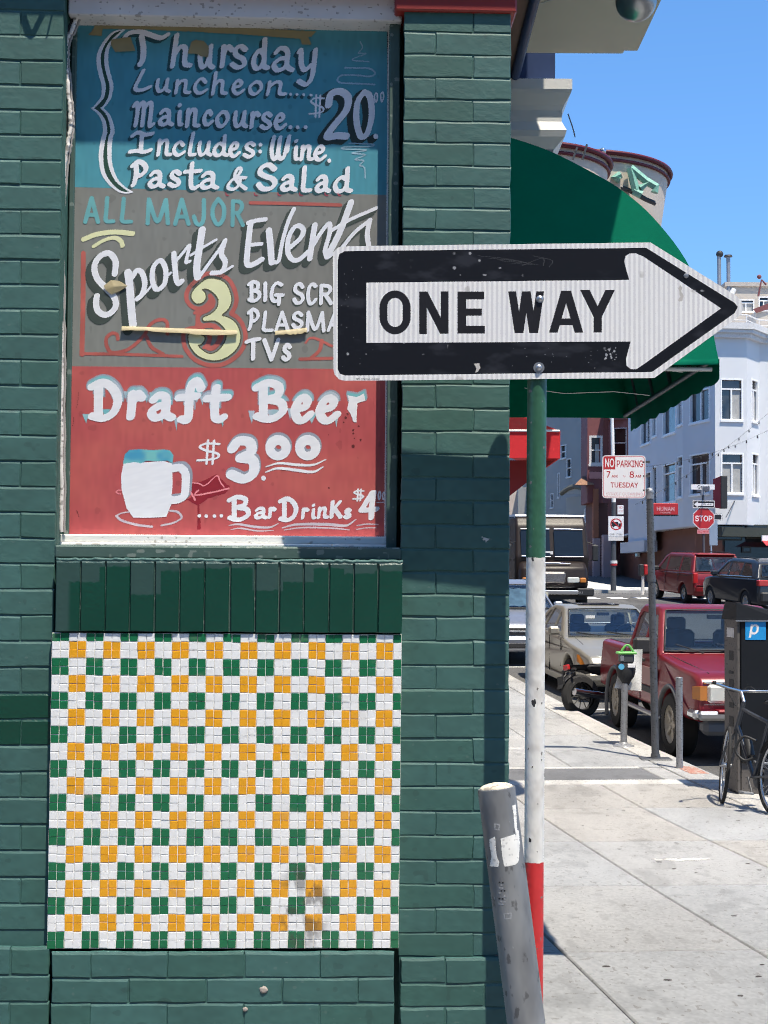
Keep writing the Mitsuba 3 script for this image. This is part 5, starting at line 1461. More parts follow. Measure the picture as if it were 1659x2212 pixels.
# --- the smeared red scribble between mug and price
paint('red_smear', poly([(1300, 1290), (1420, 1270), (1560, 1200), (1640, 1280), (1700, 1330), (1660, 1400), (1480, 1450), (1380, 1520), (1395, 1780), (1355, 1790), (1360, 1530), (1250, 1470), (1090, 1540), (1300, 1440)], ZG), .0006, M_SMEAR, None, 1.2)
paint('pink_scribble', unary_union([stroke([(1310, 1290), (1380, 1300), (1430, 1322), (1490, 1280), (1565, 1215), (1600, 1280), (1640, 1335)], 15, ZG, SG), stroke([(1370, 1370), (1335, 1400), (1350, 1420), (1500, 1395), (1690, 1350)], 22, ZG, SG), stroke([(1280, 1380), (1335, 1475)], 22, ZG, SG), stroke([(545, 1410), (500, 1392), (520, 1368), (555, 1372)], 14, ZG, SG)]), .0009, M_PINK, None, .6)
# --- ....BarDrinks $4.00
bd = unary_union([dots([(40, 1281), (97, 1284), (165, 1284), (222, 1281)], 15, ZH, SH), word([('B', 268, 464, 1106, 1330)], 46, ZH, SH, asp=.75), word([('a', 488, 608, 1202, 1312), ('r', 602, 680, 1202, 1308)], 36, ZH, SH), word([('D', 690, 858, 1116, 1334)], 44, ZH, SH, asp=.75),
                  word([('r', 876, 952, 1208, 1312), ('i', 955, 1010, 1176, 1312), ('n', 1008, 1114, 1202, 1310)], 34, ZH, SH), word([('K', 1112, 1224, 1148, 1308)], 40, ZH, SH), word([('s', 1226, 1304, 1212, 1312)], 34, ZH, SH),
                  word([('$', 1302, 1408, 1053, 1164)], 18, ZH, SH), word([('4', 1362, 1530, 1068, 1318)], 54, ZH, SH, asp=.7), word([('0', 1512, 1544, 1074, 1152), ('0', 1548, 1580, 1080, 1152)], 14, ZH, SH), stroke([(1505, 1172), (1565, 1168)], 8, ZH, SH)])
paint('bar_drinks_lettering', bd, L2, M_LW, 'white lettering reading Bar Drinks $4.00', .25)
paint('wave_lines', unary_union([stroke([(285, 1362), (360, 1350), (500, 1372), (620, 1376), (692, 1345)], 24, ZH, SH, taper=.6), stroke([(300, 1395), (380, 1384), (520, 1405), (650, 1402)], 14, ZH, SH, taper=.5),
                              stroke([(725, 1380), (850, 1352), (1100, 1352), (1250, 1362), (1332, 1312)], 30, ZH, SH, taper=.6), stroke([(740, 1398), (900, 1378), (1150, 1384), (1280, 1398)], 15, ZH, SH, taper=.5), stroke([(1340, 1362), (1420, 1350), (1520, 1352)], 14, ZH, SH, taper=.5), stroke([(1340, 1392), (1430, 1380), (1500, 1380)], 10, ZH, SH)]), L1, M_LWF, 'faded wavy underlines', .3)
# --- flecks of lost paint
fl = [Point(*ZH([(x, y)])[0]).buffer(r_ * SH) for x, y, r_ in [(1250, 470, 10), (1265, 440, 8), (1310, 575, 9), (1312, 600, 6), (1355, 540, 7), (1372, 655, 9), (1312, 705, 12), (1110, 1052, 7), (1108, 612, 5), (1230, 508, 6), (1320, 640, 5)]]
fl += [brush(ZG(q), 9 * SG, .4, -80) for q in ([(100, 335), (95, 420), (78, 500)], [(80, 1580), (105, 1650)], [(50, 600), (42, 690)])]
paint('paint_flecks', unary_union(fl), .0009, mat('lost_paint', (.10, .012, .014), .6), None, .8, 'stuff')

# ---------------------------------------------------------------- masking tape on the sign
TP = thing('masking_tape', 'dull masking tape strips and scraps stuck over the teal lettering', 'tape')


def tape(g, lift, m):
    q = [Polygon([tuple(wl(a, b, D)) for a, b in x.exterior.coords]) for x in polys(rough(g, .5, 3))]
    part(TP, 'strip', flat(unary_union(q), D - lift, .0003), m)


tape(poly([(410, 25), (900, 42), (1660, 92), (1660, 142), (1200, 128), (900, 112), (470, 105), (462, 178), (330, 168), (385, 95)], ZA), .0026, M_TAPE)
tape(poly([(0, 60), (500, 88), (975, 112), (930, 158), (905, 158), (932, 228), (850, 225), (838, 178), (300, 136), (0, 122)], ZB), .0030, M_TAPE)
tape(poly([(560, 215), (690, 195), (755, 188), (805, 330), (600, 340), (555, 270)], ZA), .0030, M_TAPE)
tape(poly([(1375, 235), (1420, 218), (1500, 230), (1552, 290), (1545, 392), (1470, 385), (1440, 365), (1335, 355)], ZA), .0030, M_TAPE)
TQ = thing('folded_tape', 'peeling yellow tape ledge folded outward across the big numeral 3', 'tape')
p0, p1 = wl(*ZE([(500, 1305)])[0], D), wl(*ZE([(1590, 1345)])[0], D)
q0, q1 = wl(*ZF([(600, 1262)])[0], D), wl(*ZF([(880, 1232)])[0], D)


def ledge(a, b, dep, ys, sd):
    def fn(i, j):
        x, z = a[0] + (b[0] - a[0]) * i, a[1] + (b[1] - a[1]) * i
        e = meshkit.noise(np.array([i * 14, sd, 0.0])) - .5
        return np.array([x, D - .001 - dep * j, z + .003 * e * j + .002 * j * math.sin(i * 7) - .012 * j * j])
    return W(thicken(sheet(fn, 40, 6), .0004))


part(TQ, 'strip', ledge(p0, p1, .0070, 0, 1), M_TAPE2, smooth=True)
part(TQ, 'strip', ledge(q0, q1, .0060, 0, 5), M_TAPE2, smooth=True)
cr = np.array([wl(*ZE([q])[0], D) for q in [(330, 925), (400, 870), (480, 880), (555, 925), (480, 975), (400, 1005), (345, 960)]])
cc = cr.mean(0)
v = [[cc[0], D - .007, cc[1]]] + [[x, D - .002 - .003 * rng.random(), z] for x, z in cr]
f = [[0, i + 1, (i + 1) % 7 + 1] for i in range(7)]
part(TQ, 'scrap', W(thicken(trimesh.Trimesh(v, f, process=False).subdivide().subdivide(), .0004)), M_TAPE2)
# ================================================================= the ONE WAY arrow sign on its painted post
SY = WY - .158
SYAW = math.radians(-.4)
SM = np.array([[math.cos(SYAW), -math.sin(SYAW), 0, 0], [math.sin(SYAW), math.cos(SYAW), 0, SY], [0, 0, 1, EYE], [0, 0, 0, 1]])


def sl(u, v):
    d = ray(u, v)
    c, s = math.cos(SYAW), math.sin(SYAW)
    t = c * SY / (-s * d[0] + c * d[1])
    p = d * t
    return (c * p[0] + s * (p[1] - SY), p[2])


Z4 = Z(1000, 750, 1.1457)


def sgn(g, y, h, m, name, label=None, **kw):
    out = []
    for q in polys(g):
        out.append(Polygon([sl(*c) for c in q.exterior.coords], [[sl(*c) for c in i.coords] for i in q.interiors]))
    e = ext(unary_union(out), h)
    v = e.vertices.copy()
    e.vertices = np.stack([v[:, 0], y - v[:, 2], v[:, 1]], 1)
    return part(OW, name, tf(e, SM), m, label=label, **kw)


def prism_white(p, n, uv):
    st = .5 + .5 * dr.sin(p.x * 6.28318 / .0112)
    c = mix((.60, .60, .625), (.76, .76, .755), smoothstep(.25, .75, st + .25 * (noise(p.x * 300, 0, p.z * 300) - .5)))
    d = smoothstep(.78, .86, fbm(p.x * 24, 1, p.z * 24, 3))
    return mix(c, (.34, .33, .32), d * .6)


def sign_black(p, n, uv):
    k = smoothstep(.55, .80, fbm(p.x * 16, 2, p.z * 30, 4))
    c = mix((.007, .008, .012), (.022, .024, .032), k)
    sc_ = smoothstep(.80, .84, fbm(p.x * 70, 1, p.z * 60, 2)) * smoothstep(.52, .62, noise(p.x * 8, 3, p.z * 11))
    return mix(c, (.34, .35, .38), sc_ * .8)


M_PW = mat('reflective_white', prism_white, .42, spec=.5)
M_SB = mat('sign_black_face', sign_black, .33, spec=.5)
M_LETB = mat('sign_letter_black', vary((.010, .010, .014), .3, 30), .4)
OW = thing('one_way_sign', 'large black and white one way arrow sign pointing right in front of the brick wall', 'sign')
outer = Polygon(Z4([(70, 80), (74, 58), (90, 44), (112, 40), (1230, 26), (1545, 222), (1562, 240), (1568, 262), (1562, 286), (1545, 302), (1244, 521), (112, 531), (92, 526), (76, 508), (72, 490)]))
blackp = Polygon(Z4([(88, 92), (93, 70), (112, 58), (1214, 46), (1536, 246), (1549, 262), (1537, 284), (1236, 499), (116, 512), (96, 506), (88, 490)]))
arrow = Polygon(Z4([(192, 173), (1152, 163), (1139, 118), (1134, 96), (1138, 76), (1155, 66), (1176, 66), (1204, 78), (1487, 267), (1204, 472), (1178, 489), (1158, 489), (1142, 476), (1140, 452), (1157, 388), (192, 393)]))
sgn(outer, .0016, .0016, M_PW, 'plate', 'white reflective plate with a scratched border')
sgn(blackp, 0, .0004, M_SB, 'black_field')
sgn(arrow, -.0004, .0004, M_PW, 'white_arrow')


def seg(a, b, w):
    return LineString([a, b]).buffer(w / 2, cap_style='flat')


def clipb(g, x0, x1, y0, y1): return g.intersection(sbox(x0, y0, x1, y1))


def stad(x0, x1, y0, y1):
    """The rounded O of highway lettering."""
    r_ = (x1 - x0) / 2
    return unary_union([ell((x0 + x1) / 2, y0 + r_ * 1.15, r_, r_ * 1.15), ell((x0 + x1) / 2, y1 - r_ * 1.15, r_, r_ * 1.15), sbox(x0, y0 + r_ * 1.15, x1, y1 - r_ * 1.15)])


w = 31
LT = [('O', stad(240, 354, 202, 362).difference(stad(240 + w - 2, 354 - w + 2, 202 + 27, 362 - 27))),
      ('N', unary_union([sbox(385, 207, 385 + w - 3, 361), sbox(492 - w + 3, 205, 492, 359), clipb(seg((396, 200), (482, 368), w - 2), 385, 492, 206, 360)])),
      ('E', unary_union([sbox(525, 206, 525 + w, 359), sbox(525, 206, 622, 206 + 28), sbox(525, 268, 614, 268 + 26), sbox(525, 331, 625, 359)])),
      ('W', clipb(unary_union([seg((722, 190), (750, 372), 28), seg((750, 372), (776, 190), 27), seg((776, 190), (803, 372), 27), seg((803, 372), (829, 190), 28)]), 706, 845, 205, 357)),
      ('A', clipb(unary_union([seg((870, 372), (924, 186), 30), seg((973, 372), (919, 186), 30), sbox(888, 304, 955, 328)]), 856, 987, 203, 356)),
      ('Y', clipb(unary_union([seg((980, 180), (1040, 300), 31), seg((1092, 180), (1034, 300), 31), sbox(1022, 276, 1052, 356)]), 970, 1100, 200, 355))]
for c_, g in LT:
    g2 = unary_union([Polygon(Z4(list(q.exterior.coords)), [Z4(list(i.coords)) for i in q.interiors]) for q in polys(g)])
    sgn(g2, -.0008, .0004, M_LETB, 'letter', f'black letter {c_}')
# maker's line along the lower border
tm = fit_text('R5 05/04 CCSF', .052, .0045, .0003)
q = sl(*Z4([(156, 527)])[0])
tm.vertices = np.stack([tm.vertices[:, 0] + q[0], -.0001 - tm.vertices[:, 2], tm.vertices[:, 1] + q[1] - .001], 1)
part(OW, 'small_print', tf(tm, SM), M_LETB)
# bolts with washers, and bits of tape left on the face
for bu, bv in ((826, 233), (822, 484)):
    x, z = sl(*Z4([(bu, bv)])[0])
    wsh = revolve([(0, 0), (.0125 if bv > 300 else .009, 0), (.0125 if bv > 300 else .009, .0012), (0, .0016)], (0, 0, 0), n=28)
    hd_ = revolve([(0, .0014), (.007, .0014), (.0066, .0045), (.004, .0062), (0, .0066)], (0, 0, 0), n=24)
    m = cat([wsh, hd_])
    part(OW, 'bolt', tf(m, SM @ frame_m([x, -.0009, z], (1, 0, 0), (0, 0, 1))), M_ALU, smooth=40)
x, z = sl(*Z4([(1360, 148)])[0])
part(OW, 'rivet', tf(revolve([(0, 0), (.006, 0), (.005, .002), (0, .003)], n=16), SM @ frame_m([x, -.0005, z], (1, 0, 0), (0, 0, 1))), M_ALU, smooth=40)
bits = [[(1338, 180), (1346, 190), (1342, 205), (1352, 222), (1345, 240), (1336, 243), (1330, 236), (1338, 225), (1334, 205), (1330, 195)], [(585, 470), (605, 466), (608, 485), (600, 498), (590, 502), (594, 486)],
        [(1060, 418), (1082, 408), (1108, 416), (1112, 440), (1098, 456), (1072, 458), (1058, 440)], [(815, 88), (860, 92), (890, 118), (860, 108), (820, 104)]]
for b_ in bits[:2]: sgn(rough(Polygon(Z4(b_)), .8, 2), -.0008, .0003, mat('old_tape_%d' % len(scene), (.46, .44, .42), .5), 'tape_bit')
sgn(unary_union([rough(Point(*Z4([(1062 + 44 * rng.random(), 408 + 50 * rng.random())])[0]).buffer(1.1 + 1.6 * rng.random()), .6, i) for i in range(16)] + [Point(*Z4([(650 + 480 * rng.random(), 400 + 95 * rng.random())])[0]).buffer(.4 + .5 * rng.random()) for i in range(26)] + [Point(*Z4([(98 + 80 * rng.random(), 100 + 390 * rng.random())])[0]).buffer(.3 + .5 * rng.random()) for i in range(14)]), -.0005, .0003, mat('scuff_grey', (.30, .31, .34), .6), 'scuffs', kind='stuff')
sgn(unary_union([brush(Z4([(600 + 40 * i, 75 + 9 * (i % 5)), (690 + 36 * i, 84 + 8 * (i % 4)), (760 + 20 * i, 96 + 4 * i)]), .9, .4, -5) for i in range(6)]), -.0005, .0002, mat('scratch_grey', (.075, .08, .09), .6), 'scratches', kind='stuff')

# post, leaning with the picture's plumb
PR = .0222
PY = WY - .133
ptop = at(1161, 607, PY)
pb = at(1153.5, 1860, PY)
dirp = (pb - ptop) / np.linalg.norm(pb - ptop)
L_ = (ptop[2] - zg(PY)) / -dirp[2]
pbase = ptop + dirp * L_
zgw = at(1157, 1205, PY)[2]
zwr = at(1153, 1861, PY)[2]


def post_paint(p, n, uv):
    e = .0022 * (2 * noise(p.x * 90, p.y * 90, 4) - 1)
    w_ = mix((.68, .67, .64), (.55, .53, .50), smoothstep(.45, .75, fbm(p.x * 40, p.y * 40, p.z * 24, 3)))
    g_ = mi.Color3f(.030, .105, .062) * (1 + .22 * (2 * fbm(p.x * 50, p.y * 50, p.z * 14, 3) - 1))
    r_ = mi.Color3f(.50, .028, .030) * (1 + .10 * (2 * fbm(p.x * 40, p.y * 40, p.z * 12, 3) - 1))
    c = mix(w_, g_, smoothstep(-.0004, .0004, p.z + e - float(zgw)))
    c = mix(c, r_, smoothstep(-.0004, .0004, float(zwr) - p.z - e))
    chip = smoothstep(.79, .81, fbm(p.x * 100 + 2, p.y * 100, p.z * 62, 2))
    return mix(c, (.16, .15, .14), chip)


M_POST = mat('tricolour_post_paint', post_paint, .38, bump=lambda p, n, uv: fbm(p.x * 110, p.y * 110, p.z * 90, 2), bump_scale=.0009)
SP_ = thing('sign_post', 'slim street pole painted green, white and red behind the one way sign', 'pole')
part(SP_, 'pipe', tube([ptop, pbase], PR, 40, cap=False), M_POST, smooth=50)
part(SP_, 'cap', tf(revolve([(0, .004), (PR * .8, .003), (PR + .0015, 0), (PR + .0015, -.012)], n=32), frame_m(ptop, (1, 0, 0), (0, 1, 0))), M_GALV, smooth=50)
for k_, (u_, v_, s_) in enumerate(((1151, 1517, .010), (1143, 1812, .006), (1148, 1655, .003), (1168, 1640, .003), (1149, 1208, .006))):
    a = at(u_, v_, PY)
    ax = ptop + dirp * ((a[2] - ptop[2]) / dirp[2])
    th0 = math.asin(max(-.95, min(.95, (a[0] - ax[0]) / PR)))
    pts = []
    r_ = np.random.default_rng(k_ + 40)
    n_ = 11
    for q in range(n_):
        an = 2 * np.pi * q / n_
        rr = s_ * (.55 + .6 * r_.random())
        pts.append((th0 + rr * math.cos(an) * .55 / PR, a[2] + rr * math.sin(an)))
    def on(t_, z_): 
        return [ax[0] + (PR + .0005) * math.sin(t_), ax[1] - (PR + .0005) * math.cos(t_), z_]
    vv = [on(th0, a[2])] + [on(*q) for q in pts]
    part(SP_, 'paint_chip', trimesh.Trimesh(vv, [[0, q + 1, (q + 1) % n_ + 1] for q in range(n_)], process=False), M_PLASTIC)

# ================================================================= leaning pipe bollard
BY = 3.34
btop = at(1072, 1703, BY)
bbot = at(1152, 2330, BY - .02)
dr_ = (bbot - btop) / np.linalg.norm(bbot - btop)
blen = (btop[2] - zg(BY)) / -dr_[2]
BR = 40.5 * BY / FOC
ex = np.cross(dr_, [0, 1, 0]); ex /= np.linalg.norm(ex)
if ex[0] < 0: ex = -ex
BMx = frame_m(btop, ex, np.cross(-dr_, ex))


def pipe_metal(p, n, uv):
    c = mix((.15, .155, .165), (.25, .26, .27), smoothstep(.35, .7, fbm(p.x * 18, p.y * 18, p.z * 5, 4)))
    s = smoothstep(.66, .74, fbm(p.x * 62 + 4, p.y * 62, p.z * 26, 4))
    c = mix(c, (.045, .045, .048), s * .6)
    r_ = smoothstep(.82, .86, fbm(p.x * 90, p.y * 90, p.z * 60, 2))
    return mix(c, (.42, .43, .44), r_ * .6)


M_PIPE = mat('worn_steel_pipe', pipe_metal, lambda p, n, uv: .42 + .25 * fbm(p.x * 30, p.y * 30, p.z * 20, 2), .35, bump=lambda p, n, uv: fbm(p.x * 90, p.y * 90, p.z * 60, 3), bump_scale=.0006)
BO = thing('bollard', 'leaning grey steel pipe bollard filled with concrete at the wall corner', 'bollard')
part(BO, 'pipe', tf(revolve([(BR - .006, -.01), (BR - .006, .0), (BR - .0015, .0015), (BR, -.001), (BR, -blen - .05)], n=56), BMx), M_PIPE, smooth=50)
cap_m = trimesh.creation.icosphere(4, 1.0)
cap_m = cap_m.slice_plane([0, 0, -.05], [0, 0, 1])
cap_m.vertices = cap_m.vertices * np.array([BR - .005, BR - .005, .011])
cap_m.vertices[:, 2] += .004 * (meshkit.fbm(cap_m.vertices * 60, 4, 2) - .5) + .001
part(BO, 'concrete_fill', tf(cap_m, BMx), mat('bollard_concrete', vary((.55, .50, .40), .25, 60, .2, (.25, .22, .18), 200), .95, bump=lambda p, n, uv: fbm(p.x * 160, p.y * 160, p.z * 160, 3), bump_scale=.002), smooth=True)


def stick(name, uvs, m, lift=.0006, label=None):
    """A sticker wrapped on the pipe, its outline surveyed on the photograph."""
    ctr = btop
    q = Polygon(uvs).segmentize(4)
    g = rough(q, .6, len(uvs))
    base = ext(g if g.geom_type == 'Polygon' else polys(g)[0], 1)
    base = base.subdivide_to_size(6)
    v2 = []
    for a, b, _ in base.vertices:
        p = at(a, b, BY)
        s_ = (p - btop) @ dr_
        x_ = (p - btop) @ ex
        th_ = math.asin(max(-.995, min(.995, x_ / BR)))
        v2.append((th_, s_))
    v2 = np.array(v2)
    e3 = BMx[:3, 1]
    if e3[1] < 0: e3 = -e3
    up_ = base.vertices[:, 2:3]
    rr = BR + lift * np.where(up_ > .5, 1, .2)
    P_ = btop + dr_ * v2[:, 1:2] + rr * (np.sin(v2[:, 0:1]) * ex - np.cos(v2[:, 0:1]) * e3)
    m_ = trimesh.Trimesh(P_, base.faces, process=False)
    m_.fix_normals()
    part(BO, name, m_, m, label=label)


M_STK = mat('sticker_paper', vary((.68, .68, .66), .10, 60, .12, (.4, .4, .4), 160), .7)
Z5 = Z(1500, 2400, 1.75)
stick('sticker', Z5([(160, 462), (238, 440), (262, 470), (266, 520), (258, 592), (240, 606), (180, 615), (168, 560)]), M_STK, label='torn white paper sticker')
stick('sticker', Z5([(100, 470), (130, 452), (133, 520), (140, 565), (152, 590), (148, 620), (104, 620), (112, 560), (104, 520)]), M_STK, label='shredded strip of white sticker')
stick('sticker', Z5([(226, 285), (246, 280), (249, 330), (252, 420), (262, 425), (268, 498), (258, 500), (246, 450), (236, 400), (232, 330)]), M_STK, label='narrow white sticker edge')
M_MARK = mat('faint_marking', (.30, .31, .33), .6)
for q in ([(126, 380), (156, 382), (152, 418), (126, 415)], [(176, 872), (220, 868), (218, 902), (178, 906)]):
    o = Polygon(Z5(q))
    stick('faint_stamp', Z5([q[0], q[1], q[2], q[3], (q[3][0] + 6, q[3][1] - 6), (q[2][0] - 6, q[2][1] - 6), (q[1][0] - 6, q[1][1] + 6), (q[0][0] + 6, q[0][1] + 6), (q[3][0] + 5, q[3][1] - 8), (q[3][0], q[3][1] - 1)]), M_MARK)
for i in range(9):
    y_ = 700 + 15 * i
    for x_ in ((160, 176) if i % 2 else (150, 166)):
        if rng.random() < .8: stick('faint_stamp', Z5([(x_, y_), (x_ + 9, y_), (x_ + 9, y_ + 8), (x_, y_ + 8)]), M_MARK if i % 3 else M_PLASTIC)
# ================================================================= vehicles
def car_paint(name, c, metal=.25, rough=.28):
    return mat(name, vary(c, .04, 3), rough, metal, .5, coat=1.0, coat_gloss=.96)


def resample(pts, step=.07, close=True):
    ls = LineString(list(pts) + ([pts[0]] if close else []))
    n = max(12, int(ls.length / step))
    return np.array([ls.interpolate(i / n, normalized=True).coords[0] for i in range(n)])


def loft(profile, width, r, defo, fan=False):
    """A body from its side outline (x, z): extruded across, its long edges rounded by r, then bent by defo(x, y, z)."""
    p = resample(profile)
    a = Polygon(p)
    if not a.exterior.is_ccw: p = p[::-1]
    t = np.roll(p, -1, 0) - np.roll(p, 1, 0)
    n = np.stack([t[:, 1], -t[:, 0]], 1)
    n /= np.linalg.norm(n, axis=1, keepdims=True) + 1e-9
    h = width / 2
    lev = [(-h, .95 * r), (-h + .12 * r, .50 * r), (-h + .45 * r, .15 * r), (-h + r, 0), (-h * .5, 0), (0, 0), (h * .5, 0), (h - r, 0), (h - .45 * r, .15 * r), (h - .12 * r, .5 * r), (h, .95 * r)]
    N = len(p)
    V, Fc = [], []
    for y, d in lev:
        q = p - n * d
        V.append(np.stack([q[:, 0], np.full(N, y), q[:, 1]], 1))
    for k in range(len(lev) - 1):
        for j in range(N):
            a_, b_ = k * N + j, k * N + (j + 1) % N
            Fc += [[a_, b_, b_ + N], [a_, b_ + N, a_ + N]]
    for k, flip in ((0, True), (len(lev) - 1, False)):
        q = V[k][:, [0, 2]]
        if fan:
            ci = len(lev) * N + (0 if k == 0 else 1)
            tri = np.array([[k * N + j, k * N + (j + 1) % N, ci] for j in range(N)])
            Fc += (tri[:, ::-1] if not flip else tri).tolist()
            continue
        tri = earcut.triangulate_float64(q, np.array([N], dtype=np.uint32)).reshape(-1, 3) + k * N
        Fc += (tri[:, ::-1] if not flip else tri).tolist()
    if fan: V = V + [V[0].mean(0)[None], V[len(lev) - 1].mean(0)[None]]
    V = np.vstack(V)
    m = trimesh.Trimesh(np.array([defo(*q) for q in V]), Fc, process=False)
    m.fix_normals()
    if fan and m.volume < 0: m = trimesh.Trimesh(m.vertices, m.faces[:, ::-1], process=False)
    return m


class Car:
    def __init__(self, name, label, paint, s, t, head, L, Wd, H, group=None, z_off=None, tilt=0.0, lat=None):
        self.key = thing(name, label, 'car' if 'pickup' not in name and 'truck' not in name else ('pickup truck' if 'pickup' in name else 'truck'), group)
        self.paint, self.L, self.Wd, self.H = paint, L, Wd, H
        q = sp(s, t)
        f2 = np.array([S2 * 1.0, R2 * 1.0])
        hd = S2 * math.cos(head) + R2 * math.sin(head)
        e1 = np.array([hd[0], hd[1], 0])
        c0 = q[:2]
        zf, zb_ = zg((c0 + hd * 1.4)[1]) - KERB, zg((c0 - hd * 1.4)[1]) - KERB
        e1[2] = (zf - zb_) / 2.8
        e1 /= np.linalg.norm(e1)
        e2 = np.array([-hd[1], hd[0], 0])
        self.M = frame_m([c0[0], c0[1], (zf + zb_) / 2], e1, e2)

    def add(self, name, m, mt, smooth=False, parent=None, **kw):
        return part(parent or self.key, name, tf(m, self.M), mt, smooth=smooth, **kw)

    def wheels(self, xs, r, w, track, rim, steer=0.0):
        for x in xs:
            for sd in (-1, 1):
                c = np.array([x, sd * track / 2, r])
                rot = trimesh.transformations.rotation_matrix(steer if x == xs[0] else 0, [0, 0, 1])
                rot[:3, 3] = c
                base = frame_m([0, 0, 0], (1, 0, 0), (0, 0, 1))       # local z -> -y
                if sd > 0: base = frame_m([0, 0, 0], (-1, 0, 0), (0, 0, 1))
                tyre = revolve([(r * .60, -w / 2), (r * .92, -w / 2), (r * .985, -w * .40), (r, -w * .25), (r, w * .25), (r * .985, w * .40), (r * .92, w / 2), (r * .60, w / 2)], n=40)
                wk_ = part(self.key, 'wheel', tf(tyre, self.M @ rot @ base), M_RUBBER, smooth=40)
                disc = revolve([(0, w * .30), (r * .16, w * .34), (r * .20, w * .22), (r * .54, w * .30), (r * .60, w * .46), (r * .62, w * .46), (r * .62, -w * .3)], n=36)
                sp_ = []
                for k in range(5):
                    a = 2 * math.pi * k / 5
                    b_ = bx(r * .14, r * .58, -r * .07, r * .07, w * .26, w * .40, .008)
                    sp_.append(tf(b_, trimesh.transformations.rotation_matrix(a, [0, 0, 1])))
                part(wk_, 'rim', tf(cat([disc] + sp_), self.M @ rot @ base), rim, smooth=30)


def to_man(m):
    return manifold3d.Manifold(manifold3d.Mesh(vert_properties=np.asarray(m.vertices, np.float32), tri_verts=np.asarray(m.faces, np.uint32)))


def from_man(m):
    q = m.to_mesh()
    return trimesh.Trimesh(q.vert_properties[:, :3], q.tri_verts, process=False)


M_TRIMIN = mat('car_interior', vary((.030, .030, .032), .2, 9), .8)
M_SEAT = mat('car_seat', vary((.060, .056, .052), .2, 9), .85)


